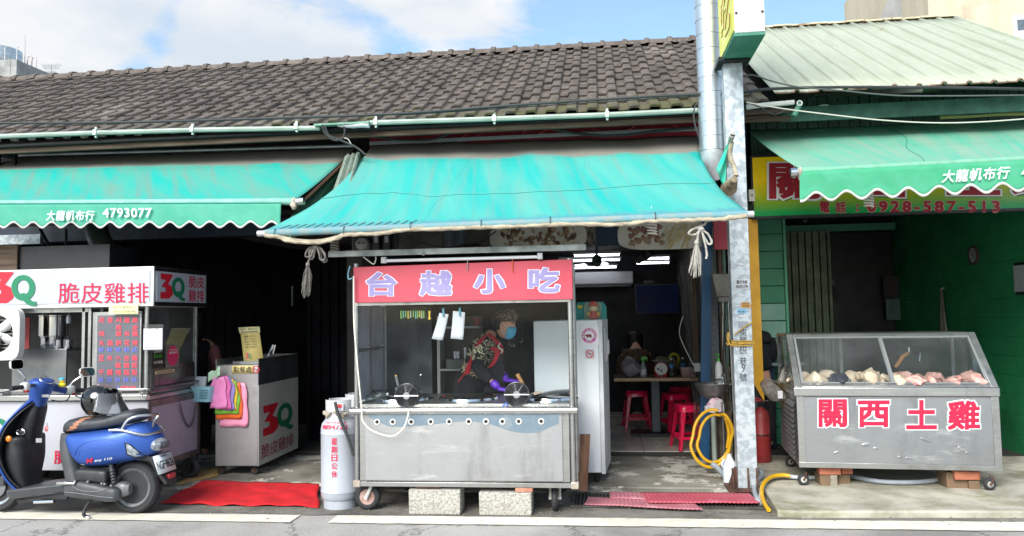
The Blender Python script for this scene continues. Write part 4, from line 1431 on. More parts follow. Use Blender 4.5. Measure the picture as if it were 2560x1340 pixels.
pipe('cable',[(908,642),(925,655),(935,660),(940,646),(938,642)],.005,mat('pale_wire','#bdbcb0'),'pale wire loop at the left end of the hood rail','cable',y=.0,smooth=4)
pipe('power_cord',[(884,690),(885,800),(890,870),(898,960),(904,1020),(906,1050),(925,1073),(960,1088),(988,1088),(1010,1068),(1020,1040),(1022,1022)],.0065,mat('cream_cord','#ddd8c8',rough=.5),'cream power cord running down the left cart post to the left fan','cord',y=-.02,smooth=5)
pipe('hook',[(875,665),(870,685),(872,698),(880,695)],.005,mat('sky_blue_plastic','#7fb4cc',rough=.5),'pale blue plastic hook at the left end of the red sign','hook',y=.0,smooth=4)
pipe('hook',[(1281,648),(1281,672),(1283,680)],.004,mat('orange_plastic','#c85a24',rough=.5),'orange hook hanging over the top edge of the red sign','hook',y=.005,smooth=3)
pipe('hook',[(1169,650),(1168,676)],.004,mat('grey_plastic','#8c8f90'),'grey hook hanging over the top edge of the red sign','hook',y=.005)

def desk_fan(px,py,r,label):
 c=at(px,py,y=.10)
 t=thing('fan',label,'fan',(c.x,c.y,.865),group='clip fans on the cart')
 GU=mat('fan_guard','#5a5b5d','#454648',rough=.35,metal=.7)
 b=MB()
 for k in range(6):
  b.torus((c.x,.062-.012*(1-k/6),c.z),r*(.30+.70*k/5),.0019 if k < 5 else .005,'y',30,6)
 for k in range(8):
  a_=k*pi/4+.2
  b.cyl((c.x+r*.28*cos(a_),.05,c.z+r*.28*sin(a_)),(c.x+r*cos(a_),.064,c.z+r*sin(a_)),.0028,n=5)
 obj('guard',b,GU,t)
 obj('bar',MB().cyl((c.x-r*1.05,.046,c.z),(c.x+r*1.05,.046,c.z),.0042,n=6),mat('bright_wire','#cfd0d2',rough=.3,metal=.6),t)
 obj('badge',MB().cyl((c.x,.052,c.z),(c.x,.044,c.z),r*.3,n=20),CHROME,t)
 b=MB()
 for k in range(5):
  M_=rot('Y',k*72)
  b.add([M_ @ Vector(p)+Vector((c.x,.095,c.z)) for p in ((.02,0,-.012),(r*.86,.012,-.03),(r*.9,-.012,.02),(.02,-.006,.014))],[(0,1,2,3)])
 obj('blades',b,mat('fan_blade','#5d5751',rough=.35),t,solid=.003)
 obj('motor',MB().cyl((c.x,.10,c.z),(c.x,.17,c.z),r*.42,r*.34,16),BLACK,t)
 obj('clip',MB().box(c.x-.02,c.x+.02,.10,.15,.864,c.z-r*.3),BLACK,t)
 b=MB()
 b.lathe([(r*1.02,0),(r*1.02,.05),(r*.8,.09),(r*.76,.09),(r*.98,.05),(r*.98,0)],(c.x,.066,c.z),26,rot('X',-90))
 b.cyl((c.x,.148,c.z),(c.x,.152,c.z),r*.98,n=26)
 obj('rear_guard',b,BLACK,t)
 return t

desk_fan(1020,988,.094,'round black wire fan clipped to the left part of the cart edge')
desk_fan(1293,985,.094,'round black wire fan clipped to the cart edge beside the purple gloves')
pipe('cord',[(1262,1010),(1255,1020),(1260,1035),(1268,1022),(1266,1008),(1258,1016),(1262,1032)],.004,mat('blue_cord','#2f6bd0',rough=.5),'bundle of bright blue cord beside the right cart fan','cord',y=.06,smooth=5)

# hung papers and pegs on a line behind the glass
LY=.14
pl=top('peg_line',MB().cyl(at(958,768,y=LY),at(1170,770,y=LY),.002,n=5),CABLE,'thin line strung behind the cart glass for pegs','line',base=tuple(at(960,768,y=LY)))
PGC=['#6f9a4a','#5f9a88','#6f9a4a','#b8a040','#9aa08a','#7cae98','#a7af80','#a9a990','#a7af80','#b89838','#b99a34']
for k,px in enumerate((1003,1009,1015,1021,1027,1034,1040,1045,1050,1055,1060)):
 c=at(px,786,y=LY)
 o_=obj('peg_',MB().box(c.x-.0045,c.x+.0045,LY-.012,LY+.012,c.z-.034+.006*(k % 3),c.z+.030),mat('peg_%d' % (k % 5),PGC[k],rough=.5),None)
 o_.name='clothes_peg'
 tag(o_,'one of the small pegs crowded in a row on the line behind the cart glass','clothes peg','row of pegs on the cart line')
c=at(1074,788,y=LY)
top('clothes_peg',MB().prism([(c.x-.009,c.z-.034),(c.x+.009,c.z-.034),(c.x+.004,c.z),(c.x+.009,c.z+.034),(c.x-.009,c.z+.034),(c.x-.004,c.z)],LY-.01,LY+.01,'xz'),mat('peg_yellow','#d9b23c',rough=.5),'single yellow peg standing apart, left of the hung papers','clothes peg',base=tuple(c))
for k,(pp,cl) in enumerate(((((1099,782),(1122,786),(1107,851),(1080,847)),(1109,780)),(((1133,777),(1163,781),(1158,849),(1127,846)),(1150,778)))):
 P_=[at(x,y,y=LY-.012) for x,y in pp]
 b=MB().grid(lambda u,v:lerp(lerp(P_[3],P_[2],u),lerp(P_[0],P_[1],u),v)+Vector((0,.012*sin(v*3)-.01,0)),4,6)
 top('paper_sheet',b,PAPER,['tilted blank paper hanging behind the cart glass, left of the two','upright blank paper hanging behind the cart glass, nearer the cook'][k],'paper','papers hung on the cart line',base=tuple(P_[0]),solid=.001)
 c=at(*cl,y=LY-.018)
 top('clothes_peg',MB().box(c.x-.008,c.x+.008,LY-.034,LY-.016,c.z-.035,c.z+.03),mat('peg_blue','#4c8aa0',rough=.5),['blue peg holding the tilted paper','blue peg holding the upright paper'][k],'clothes peg',base=tuple(c),bev=.002)

# things on the worktop
c=at(940,990,y=.30)
wb=thing('water_bottle','clear plastic bottle lying on the left of the cart worktop','bottle',(c.x,.3,.866))
M_=rot('Y',80)
obj('body',MB().lathe([(.005,-.09),(.03,-.088),(.032,-.03),(.030,-.02),(.032,0),(.032,.05),(.02,.085),(.012,.095)],(c.x,.30,.90),16,M_),glass('bottle_plastic',(.75,.85,.9),.3,.15),wb)
obj('cap',MB().cyl(M_ @ Vector((0,0,.095))+Vector((c.x,.30,.90)),M_ @ Vector((0,0,.11))+Vector((c.x,.30,.90)),.014,n=12),WHITEP,wb)
p,q=at(970,992,y=.55),at(996,979,y=.55)
top('plastic_tub',MB().lathe([(.04,0),(.05,.06),(.053,.06),(.043,0)],((p.x+q.x)/2,.80,.866),18),mat('white_plastic','#dcdcdc',rough=.4),'small white tub on the cart worktop behind the left fan','tub',base=((p.x+q.x)/2,.8,.866))
for k,(x0,y0,x1,y1,dp,lab) in enumerate(((998,975,990,940,.2,'grey handled cutting scissors standing behind the left fan'),(1050,992,1052,938,.3,'black tongs standing right of the left fan'))):
 p,q=at(x0,y0,y=dp),at(x1,y1,y=dp)
 t=thing('utensil',lab,'utensil',tuple(p))
 obj('handle',MB().cyl(lerp(p,q,.3),q,.010,.013,8),[mat('grey_handle','#6f7173',rough=.4),BLACK][k],t)
 obj('shaft',MB().cyl(p,lerp(p,q,.3),.006,n=6),CHROME,t)
 obj('tip',MB().ell(q,(.011,.008,.012),8,6),[mat('brass_tone','#b08a3a'),CHROME][k],t)
p,q=at(1311,968,y=.35),at(1293,935,y=.35)
t=thing('ladle','wooden handled ladle leaning out of the right pot','ladle',tuple(p))
obj('handle',MB().cyl(p,q,.014,.017,10),mat('light_wood','#b8834f','#9c6b3c',scale=20,rough=.5),t)
obj('shaft',MB().cyl(p,p+(p-q)*.5,.007,n=8),CHROME,t)
b=MB().grid(lambda u,v:lerp(lerp(at(1322,1000,y=.62),at(1374,998,y=.5),u),lerp(at(1328,984,y=.66),at(1366,986,y=.6),u),v)+Vector((0,0,.018*noise.noise(Vector((u*5,v*4,2)))+.02*sin(u*pi))),16,8)
top('dish_cloth',b,mat('beige_cloth','#b8a694','#9f8d7c',scale=10,rough=.95),'crumpled beige cloth by the right pot on the cart','cloth',base=tuple(at(1345,995,y=.6)),solid=.006)

# ------------------------------------------------------------------ blocks and bricks under the cart
BLK=mat('concrete_block','#aeaba2','#8d8a82',scale=70,rough=.95,bump=1.0,bscale=60,detail=3,lo=.42,hi=.6,c3='#77705f',s3=4,lo3=.62,hi3=.72)
BRK=mat('brick','#a8664c','#8c5140',scale=9,rough=.9,bump=.5,bscale=40,c3='#6d6a48',s3=5)

def block(px0,px1,py0,py1,label):
 p,q=at(px0,py1,y=.03),at(px1,py0,y=.03)
 b=MB().box(p.x,q.x,.03,.22,.004,q.z)
 o_=top('concrete_block',b,BLK,label,'concrete block','concrete blocks under the food cart',base=((p.x+q.x)/2,.12,0),bev=.006)
 return p,q

p,q=block(1022,1150,1225,1287,'rough concrete block under the middle of the food cart, left of the pair')
top('brick',MB().box(p.x+.05,p.x+.25,.05,.15,q.z+.001,.213),mat('dark_brick','#4b3026','#35221c',scale=12,rough=.95,bump=.5),'flat dark brick between the left concrete block and the cart','brick',base=(p.x+.15,.1,q.z),bev=.004)
p,q=block(1198,1328,1232,1295,'rough concrete block with a pink brick on its right end')
top('brick',MB().box(q.x-.125,q.x+.01,.035,.16,q.z+.001,.213),mat('pink_brick','#c08872','#a66f5c',scale=9,rough=.9,bump=.4),'pinkish brick on the right concrete block under the cart','brick',base=(q.x-.05,.1,q.z),bev=.006)

# ------------------------------------------------------------------ gas cylinders

def gas_cylinder(x,y,label,words):
 t=thing('gas_cylinder',label,'gas cylinder',(x,y,.004),group='gas cylinders beside the cart')
 GM=mat('grey_gas_paint','#a9adb5','#9ca1aa',scale=2,rough=.42,c3='#b5b6ba',s3=1.2)
 R=.157
 obj('shell',MB().lathe([(.02,.05),(.10,.055),(.145,.075),(R,.105),(R,.128),(R+.003,.134),(R,.140),(R,.60),(R+.003,.606),(R,.612),(R,.645),(.148,.685),(.12,.72),(.07,.745),(.01,.75)],(x,y,.004),40),GM,t)
 obj('foot_ring',MB().lathe([(.135,0),(.135,.075),(.128,.075),(.128,0)],(x,y,.004),36),GM,t)
 b=MB()
 n=30
 segs=[]
 for a0,a1 in ((200,340),(20,160)):
  rings=[]
  for i in range(13):
   a_=radians(a0+(a1-a0)*i/12)
   rings.append([Vector((x+r_*cos(a_),y+r_*sin(a_),z_)) for r_,z_ in ((.118,.70),(.118,.885),(.112,.885),(.112,.70))])
  b.loft(rings)
 cl=obj('collar',b,mat('pale_collar','#c2c4c6','#b0b2b4',rough=.4),t)
 a_=radians(268)
 v=obj('valve',MB().lathe([(.02,.75),(.022,.78),(.012,.79),(.012,.81),(.028,.815),(.028,.835),(.01,.84)],(x,y,.0),14),mat('brass','#9c8148',rough=.4,metal=.7),t)
 obj('regulator',MB().lathe([(.02,-.03),(.03,-.02),(.03,.02),(.015,.035)],(x+.01,y-.05,.80),14,rot('X',70)),BLACK,t)
 if words:
  def wrap(a0,a1,z0,z1):
   return lambda u,vv,h:Vector((x+(R+.002+h)*sin(radians(lerp(a0,a1,u))),y-(R+.002+h)*cos(radians(lerp(a0,a1,u))),lerp(z0,z1,vv)))
  ang=2.0
  z=.585
  for ch in '星期日公休':
   txt(ch,RED2,t,(0,0,0),(1,0,0),(0,0,1),bold=.024,fn=wrap(ang-9,ang+9,z-.055,z),lift=.001)
   z-=.0655

  def dome(a0,a1,z0,z1):
   def fn(u,vv,h):
    zz=lerp(z0,z1,vv)
    k_=(zz-.645)/.105
    rr=(.157-.088*k_**1.6)+.002+h
    a=radians(lerp(a0,a1,u))
    return Vector((x+rr*sin(a),y-rr*cos(a),zz+.004))
   return fn
  txt('4894722',RED2,t,(0,0,0),(1,0,0),(0,0,1),bold=.02,fn=dome(-45,42,.652,.69),lift=.006)
  txt('4890522',RED2,t,(0,0,0),(1,0,0),(0,0,1),bold=.02,fn=dome(-42,42,.695,.725),lift=.008)
  p_=obj('label',MB().box(x-.01,x+.07,y-.122,y-.119,.80,.865),PAPER,cl)
  obj('flame_print',MB().box(x+.005,x+.06,y-.1235,y-.1225,.825,.855),mat('orange_print','#d8562c','#c03a6a',rough=.5,scale=30),p_)
 return t

gas_cylinder(-2.205,.27,'pale grey gas cylinder with red characters standing left of the food cart',True)
gas_cylinder(-2.19,.72,'second gas cylinder mostly hidden behind the lettered one',False)
pipe('gas_hose',[(838,1005),(842,1025),(855,1060),(868,1090),(878,1120),(884,1140)],.013,mat('hose_black','#343638',rough=.5),'black gas hose from the lettered cylinder to the cart','hose',y=.10,smooth=5)
b=MB()
for k in range(9):
 a_=k*.7
 b.ell((-2.205+.08*cos(a_)-.01,.27-.105+.02*sin(a_*2),.775+.016*sin(a_*3)),(.03,.02,.016),8,6,rot('Y',k*50))
top('work_glove',b.jit(.012,30),mat('dirty_glove','#a89f90','#8a8072',scale=12,rough=.95),'dirty grey gloves stuffed in the collar of the lettered gas cylinder','gloves',base=(-2.2,.17,.77))

# ------------------------------------------------------------------ fried chicken cart at the left
fc=thing('food_cart','white and steel fried chicken cart with sign and menu board, behind the scooter','food cart',(-5.4,.85,0))
CX,CY0,CY1,CLX=-4.02,.42,1.30,-7.2
obj('body',MB().box(CLX,CX,CY0+.01,CY1,.245,.86),mat('cart_white','#b0b1b7','#a6a7ad',scale=2,rough=.35),fc,bev=.006)
obj('side_panel',MB().box(CX+.001,CX+.008,CY0+.05,CY1-.05,.30,.80),LAV,fc)
obj('side_frame',MB().box(CX+.001,CX+.016,CY0,CY0+.045,.25,.86).box(CX+.001,CX+.016,CY1-.045,CY1,.25,.86).box(CX+.001,CX+.016,CY0+.046,CY1-.046,.80,.86).box(CX+.001,CX+.016,CY0+.046,CY1-.046,.25,.30),mat('brown_steel','#7d7370','#655c5a',scale=5,rough=.4,metal=.6),fc,bev=.003)
b=MB().box(CLX,CX+.01,CY0-.03,CY0+.02,.868,.915)
b.box(CLX,CX+.03,CY0-.05,CY0-.0,.95,.975)
for k in range(8):
 x=CX-.02-k*.45
 b.box(x-.02,x,CY0-.04,CY0-.02,.914,.951)
obj('front_rail',b,mat('polished_steel','#d2d2d0'),fc,bev=.004)
obj('counter',MB().box(CLX,CX,CY0+.02,CY1,.862,.90),STEEL,fc,bev=.004)
obj('side_rail',MB().cyl((CX+.03,CY0-.03,.96),(CX+.03,CY1+.03,.965),.014).cyl((CX+.0,CY1+.01,.965),(CX+.04,CY1+.01,.965),.012),STEELD,fc)
for x,y in ((CX-.03,CY0+.03),(CX-.03,CY1-.03),(CX-.03-1.0,CY1-.03),(CLX+.05,CY0+.03)):
 obj('post',MB().cyl((x,y,.90),(x,y,1.72),.022,n=12),STEEL,fc)
# sign box on the roof of the cart
sb=thing('lightbox_sign','white sign box with a red and green logo on top of the fried chicken cart','sign',(-5.4,.5,1.7))
SX=at(385,672,y=CY0-.03).x
z0,z1=1.715,2.02
obj('case',MB().box(CLX,SX,CY0-.03,CY1,z0-.02,z1+.03),mat('pale_aluminium','#c9cdcc'),sb,bev=.004)
obj('face',MB().box(CLX,SX-.035,CY0-.036,CY0-.031,z0+.02,z1-.005),SIGNW,sb)
obj('side_face',MB().box(SX+.001,SX+.006,CY0+.01,CY1-.03,z0+.02,z1-.01),SIGNW,sb)
obj('side_trim',MB().box(SX+.001,SX+.010,CY0-.03,CY1,z1-.009,z1+.028).box(SX+.001,SX+.010,CY0-.03,CY1,z0-.018,z0+.019),DARKMET,sb)

def logo(parent,M):
 "a slab sided red 3 and a green Q with a heavy tail, on a unit wide panel"
 three=[(0.0,1.0),(.46,1.0),(.50,.97),(.30,.60),(.44,.50),(.52,.33),(.48,.14),(.34,.0),(.02,.0),(.0,.04),(.0,.26),(.16,.26),(.21,.32),(.21,.40),(.16,.46),(.06,.46),(.05,.50),(.22,.76),(.02,.76)]
 b=MB().add([M(p[0],p[1],.003) for p in three],[tuple(reversed(range(len(three))))])
 obj('numeral_print',b,mat('logo_red','#c8142e',rough=.5),parent)
 b=MB()
 n=40
 o_,i_=[],[]
 for k in range(n):
  a=2*pi*k/n
  o_.append(M(.72+.27*cos(a),.49+.41*sin(a),.005))
  i_.append(M(.72+.135*cos(a),.50+.235*sin(a),.005))
 b.add(o_+i_,[(k,(k+1) % n,n+(k+1) % n,n+k) for k in range(n)])
 tail=[(.66,.30),(.74,.33),(.80,.28),(.86,.14),(.93,.055),(1.02,.05),(1.0,-.08),(.88,-.08),(.78,-.01),(.70,.14),(.64,.22)]
 b.add([M(p[0],p[1],.006) for p in tail],[tuple(reversed(range(len(tail))))])
 obj('letter_print',b,QGREEN,parent)

def fmap(x0,x1,y0,y1,yy):
 bl,br,tl=at(x0,y1,y=yy),at(x1,y1,y=yy),at(x0,y0,y=yy)
 return lambda u,v,h:bl+(br-bl)*u+(tl-bl)*v+Vector((0,-h,0))

logo(sb,fmap(-20,90,680,758,CY0-.037))
txt('脆皮雞排',RED2,sb,bold=.004,sp=1.05,**pxbox(146,372,707,758,CY0-.037))
sx=SX+.007

def smap(y0_,y1_,z0_,z1_):
 return lambda u,v,h:Vector((sx+h,lerp(y0_,y1_,u),lerp(z0_,z1_,v)))

logo(sb,smap(CY0+.06,CY0+.46,z0+.05,z1-.03))
for s_,zz in (('脆皮',1.88),('雞排',1.745)):
 txt(s_,RED2,sb,(sx,CY0+.53,zz),(sx,CY0+.82,zz),(sx,CY0+.53,zz+.115),bold=.004)
# price notice, menu board, opening
pn=thing('notice','cream price notice stuck to the lower edge of the chicken cart sign','notice',tuple(at(310,785,y=CY0-.05)))
p,q=at(273,785,y=CY0-.05),at(346,760,y=CY0-.05)
obj('card',MB().box(p.x,q.x,CY0-.055,CY0-.050,p.z,q.z),mat('cream_card','#e8dfa8','#ddd49c',rough=.7),pn)
txt('自3/16 雞排85元',mat('grey_ink','#77785f',rough=.6),pn,res=2,**pxbox(283,338,764,771,CY0-.056))
txt('部份品項調整價格',mat('grey_ink','#77785f'),pn,res=2,**pxbox(283,340,775,782,CY0-.056))
mb_=thing('menu_board','grey panel with red dishes and blue prices on the right of the chicken cart','menu board',tuple(at(295,985,y=CY0)))
p,q=at(232,990,y=CY0+.02),at(357,778,y=CY0+.02)
obj('frame',MB().box(p.x,q.x,CY0,CY0+.03,p.z,q.z),STEEL,mb_,bev=.004)
p,q=at(241,983,y=CY0-.001),at(349,787,y=CY0-.001)
obj('panel',MB().box(p.x,q.x,CY0-.004,CY0-.001,p.z,q.z),mat('grey_panel','#5f6169','#575961',rough=.35),mb_)
CORAL=mat('coral_lettering','#e2485a',rough=.5)
BLUEL=mat('blue_price','#6a6fd8',rough=.5)
yy=CY0-.005
cols=[255,276,297,318,338]
for j,rowt in enumerate(('花香月雞脆','  亮 皮','枝 蝦米雞','丸菇餅花排')):
 y0=[793,812,827,850][j]
 for k,ch in enumerate(rowt.ljust(5)):
  if ch!=' ':
   txt(ch,CORAL,mb_,bold=.008,res=1,**pxbox(cols[k]-8+1,cols[k]+8-1,y0,y0+14,yy))
for j,rowt in enumerate(('豆米小杏雞','  雞鮑屁','干腸塊菇股')):
 y0=[888,906,924][j]
 for k,ch in enumerate(rowt.ljust(5)):
  if ch!=' ':
   txt(ch,CORAL,mb_,bold=.008,res=1,**pxbox(cols[k]-8,cols[k]+6,y0,y0+14,yy))
for k,ch in enumerate(('40','40','40','40','65')):
 txt(ch,BLUEL,mb_,bold=.012,res=1,**pxbox(cols[k]-8,cols[k]+5,868,880,yy))
for k,ch in enumerate(('20','25','30','30','30')):
 txt(ch,BLUEL,mb_,bold=.012,res=1,**pxbox(cols[k]-9,cols[k]+4,943,955,yy))
txt('20',BLUEL,mb_,bold=.03,res=1,**pxbox(283,298,966,977,yy))
txt('(週日公休)',CORAL,mb_,bold=.02,res=1,**pxbox(301,342,964,978,yy))
p,q=at(205,990,y=CY0+.05),at(233,778,y=CY0+.05)
obj('window_frame',MB().box(p.x,p.x+.03,CY0+.03,CY0+.06,.90,1.70).box(q.x-.035,q.x-.005,CY0+.03,CY0+.06,.90,1.70).box(CLX,q.x-.036,CY0+.03,CY0+.06,1.655,1.70),STEEL,fc,bev=.003)
# range hood and cooking gear inside
IN=thing('cooking_range','steel cooking range inside the fried chicken cart window','range',(-5.0,.9,.9))
p,q=at(28,985,y=.62),at(166,872,y=.62)
obj('splash_guard',MB().box(p.x,q.x,.62,.64,.902,q.z),mat('dull_steel','#8d8f91','#6f7274',scale=2,rough=.4,metal=.8),IN,bev=.004)
obj('back',MB().box(CLX,CX-.06,CY1-.04,CY1-.02,.90,1.70),mat('black_steel','#151618','#0f1012',rough=.5),IN)
obj('shelf',MB().box(p.x,q.x,.64,1.1,q.z-.02,q.z-.001),STEELD,IN)
c=at(132,870,y=.85)
ptv=thing('stock_pot','tall steel pot on the range inside the chicken cart','pot',(c.x,.85,q.z))
obj('body',MB().lathe([(.10,0),(.105,.01),(.105,.10),(.113,.105),(.113,.115),(.125,.12),(.125,.30),(.13,.305),(.13,.315),(.06,.35),(.001,.355)],(c.x,.85,q.z),28),CHROME,ptv)
obj('knob',MB().ell((c.x,.85,q.z+.36),(.015,.015,.015),8,6),BLACK,ptv)
for k,px in enumerate((145,170)):
 c=at(px,870,y=.68)
 t=thing('seasoning_jar',['small steel jar with black knob, left of the pair before the pot','small steel jar with black knob, right of the pair before the pot'][k],'jar',(c.x,.68,q.z),group='seasoning jars on the range')
 obj('body',MB().lathe([(.036,0),(.038,.005),(.038,.08),(.030,.09),(.001,.095)],(c.x,.68,q.z),18),CHROME,t)
 obj('knob',MB().cyl((c.x,.68,q.z+.093),(c.x,.68,q.z+.115),.010,n=8),BLACK,t)
b=MB()
c=at(172,790,y=.5)
b.cyl(c+Vector((0,0,.06)),c,.002,n=4)
for k in range(9):
 b.torus(c+Vector((0,0,-.008*k)),.022-.001*abs(k-4),.003,'z',14,5)
top('coil_spring',b,mat('spring_wire','#9aa0a4',rough=.4,metal=.6),'small coil spring hanging in the chicken cart window','spring',base=tuple(c))
top('red_poster',MB().box(at(62,850,y=1.0).x,at(75,850,y=1.0).x,.99,1.0,1.25,1.62),mat('faded_red_poster','#a33a3c',rough=.6),'narrow red poster behind the window left of the tall pot','poster',base=tuple(at(68,870,y=1.0)))
p,q=at(48,670,y=.75),at(225,612,y=.75)
obj('hood',MB().box(p.x,q.x+.2,.75,1.2,z1+.035,q.z),mat('hood_black','#1a1b20','#141519',rough=.4),IN)
top('wooden_board',MB().box(at(-60,660,y=.74).x,at(46,660,y=.74).x,.72,.74,z1+.04,at(0,612,y=.74).z),WOOD,'brown wooden board standing on the chicken cart roof at the left edge','board',base=tuple(at(0,665,y=.74)))
dk=thing('exhaust_elbow','sooty exhaust elbow rising from the chicken cart roof under the awning','duct',tuple(at(262,668,y=.9)))
pp=[at(265,668,y=.9),at(263,645,y=.9),at(258,620,y=.95),at(245,590,y=1.05),at(238,560,y=1.15)]
obj('pipe',MB().tube(pp,.108,22,smooth=4),mat('sooty_duct','#4a3f38','#2f2a28',scale=3,rough=.35,metal=.5,c3='#1f1c1b',s3=2),dk)
c=pp[0]
obj('collar',MB().lathe([(.112,0),(.118,.01),(.118,.06),(.112,.07)],c,24),mat('dark_collar','#2c2a2b',rough=.5,metal=.4),dk)
top('steel_channel',MB().box(at(-40,600,y=1.6).x,at(100,600,y=1.6).x,1.6,1.66,at(0,612,y=1.6).z,at(0,588,y=1.6).z),GALV,'galvanised channel under the left awning at the left edge','channel',base=tuple(at(0,600,y=1.6)))
top('brace',MB().tube([at(100,572,y=1.6),at(122,612,y=1.6)],.02,4),DARKMET,'slanting dark brace beside the galvanised channel','brace',base=tuple(at(100,572,y=1.6)))
top('hanger_rod',MB().cyl(at(165,572,y=1.7),at(165,612,y=1.7),.014),DARKMET,'short dark hanger rod between the brace and the sooty elbow','rod',base=tuple(at(165,572,y=1.7)))
# box fan hung on the cart front
bf=thing('box_fan','white square box fan with pale blades hung on the chicken cart','fan',tuple(at(0,895,y=.33)))
c=at(1,835,y=.36)
HW=at(61,835,y=.36).x-c.x
b=MB()
n=32
Rr=HW*.73
outer,inner=[],[]
for k in range(n):
 a=2*pi*k/n
 s_=lambda q:math.copysign(abs(q)**.35,q)
 outer.append((c.x+HW*s_(cos(a)),c.z+HW*s_(sin(a))))
 inner.append((c.x+Rr*cos(a),c.z+Rr*sin(a)))
y0,y1=.30,.37
vs=[(p[0],y0,p[1]) for p in outer]+[(p[0],y0,p[1]) for p in inner]+[(p[0],y1,p[1]) for p in outer]+[(p[0],y1,p[1]) for p in inner]
fs=[]
for k in range(n):
 j=(k+1) % n
 fs+=[(k,n+k,n+j,j),(2*n+k,2*n+j,3*n+j,3*n+k),(k,j,2*n+j,2*n+k),(n+k,3*n+k,3*n+j,n+j)]
obj('housing',MB().add(vs,fs),mat('ivory_plastic','#e0ddd6','#d4d1ca',rough=.4),bf,bev=.004)
for k in range(5):
 M_=rot('Y',k*72+22)
 b=MB().add([M_ @ Vector(p)+Vector((c.x,.335,c.z)) for p in ((.02,.0,-.018),(Rr*.55,.014,-.055),(Rr*.92,.02,-.035),(Rr*.95,-.005,.02),(Rr*.5,-.012,.035),(.02,-.004,.02))],[(0,1,2,3,4,5)])
 obj('blade',b,mat('pale_blade','#c9c9c8',rough=.25),bf,solid=.004)
obj('hub',MB().cyl((c.x,.325,c.z),(c.x,.35,c.z),.035,n=18),mat('pale_blade','#c9c9c8'),bf)
b=MB()
for k in range(11):
 zz=c.z-Rr+2*Rr*(k+.5)/11
 hw=sqrt(max(0,Rr*Rr-(zz-c.z)**2))
 b.box(c.x-hw,c.x+hw,.362,.368,zz-.004,zz+.004)
obj('louvres',b,mat('grey_louvre','#8f8a84',rough=.5),bf)
obj('backplate',MB().cyl((c.x,.372,c.z),(c.x,.376,c.z),Rr,n=30),BLACK,bf)
# side of the cart: notices, basket, chain, castor
qr=thing('payment_card','white payment card in a clear sleeve at the corner of the chicken cart','card',tuple(at(383,878,y=.40)))
p,q=at(359,874,y=.37),at(407,815,y=.37)
obj('sleeve',MB().box(p.x-.003,q.x+.003,.371,.374,p.z-.01,q.z+.015),glass('sleeve_plastic',(.85,.87,.88),.2,.1),qr)
obj('card',MB().box(p.x,q.x,.365,.369,p.z,q.z-.02),PAPER,qr)
txt('LINE Pay 付款',mat('grey_ink2','#70747a',rough=.6),qr,res=1,**pxbox(370,396,821,825,.364))
txt('商店代號 0979-555-333',mat('grey_ink2','#70747a'),qr,res=1,**pxbox(363,402,866,870,.364))
sx=CX+.012
obj('side_window',MB().box(CX-.012,CX-.006,CY0+.06,CY1-.06,.92,1.69),GLD,fc)
obj('side_sheet',MB().box(CX-.004,CX+.004,CY0+.10,CY1-.10,.93,1.16),mat('tinted_steel','#6e6468','#584f54',scale=3,rough=.25,metal=.7),fc)

def side_note(name,label,cat,py0,py1,z0_,z1_,m,words,tm,**kw):
 t=thing(name,label,cat,(sx,(py0+py1)/2,z0_))
 obj('card',MB().box(sx,sx+.003,py0,py1,z0_,z1_),m,t)
 for s_,a0,a1,b0,b1,tm_ in words:
  W_,H_=py1-py0,z1_-z0_
  txt(s_,tm_,t,(sx+.003,py0+W_*a0,z0_+H_*b0),(sx+.003,py0+W_*a1,z0_+H_*b0),(sx+.003,py0+W_*a0,z0_+H_*b1),bold=.01,res=2,lift=.001)
 return t

WHITEL=mat('white_ink','#e2e2e2',rough=.5)
zf=lambda px,py:at(px,py,x=sx)
p,q=zf(379,922),zf(410,868)
side_note('sticker','black delivery sticker with white and green words on the chicken cart side','sticker',p.y,q.y,p.z,q.z,mat('black_sticker','#0e0f10',rough=.4),(('Uber',.12,.8,.76,.92,WHITEL),('Eats',.12,.8,.52,.70,mat('green_ink','#3fae3a',rough=.5)),('合作餐廳',.12,.85,.22,.36,WHITEL)),None)
t=thing('sticker','pink oval delivery sticker in a clear sleeve on the chicken cart side','sticker',tuple(zf(430,918)))
p,q=zf(414,920),zf(448,860)
obj('sleeve',MB().box(sx,sx+.002,p.y,q.y,p.z,q.z),mat('sleeve_grey','#6b6468',rough=.2),t)
cy_,cz_=(p.y+q.y)/2,(p.z+q.z)/2
ry,rz_=(q.y-p.y)*.42,(q.z-p.z)*.44
b=MB().add([(sx+.004,cy_+ry*cos(2*pi*k/30),cz_+rz_*sin(2*pi*k/30)) for k in range(30)],[tuple(range(30))])
obj('oval',b,mat('pink_print','#d21464',rough=.4),t)
txt('foodpanda',WHITEL,t,(sx+.004,cy_-ry*.7,cz_+rz_*.52),(sx+.004,cy_+ry*.7,cz_+rz_*.52),(sx+.004,cy_-ry*.7,cz_+rz_*.70),bold=.02,res=1,lift=.002)
txt('優質商家',WHITEL,t,(sx+.004,cy_-ry*.7,cz_+rz_*.2),(sx+.004,cy_+ry*.7,cz_+rz_*.2),(sx+.004,cy_-ry*.7,cz_+rz_*.44),bold=.01,res=1,lift=.002)
p,q=zf(388,936),zf(436,922)
side_note('sticker','beige strip label under the two delivery stickers','sticker',p.y,q.y,p.z,q.z,mat('beige_label','#cdb692',rough=.6),(('雞排恕不提供蕃茄醬服務',.08,.92,.3,.7,mat('brown_ink','#5b4430',rough=.6)),),None)
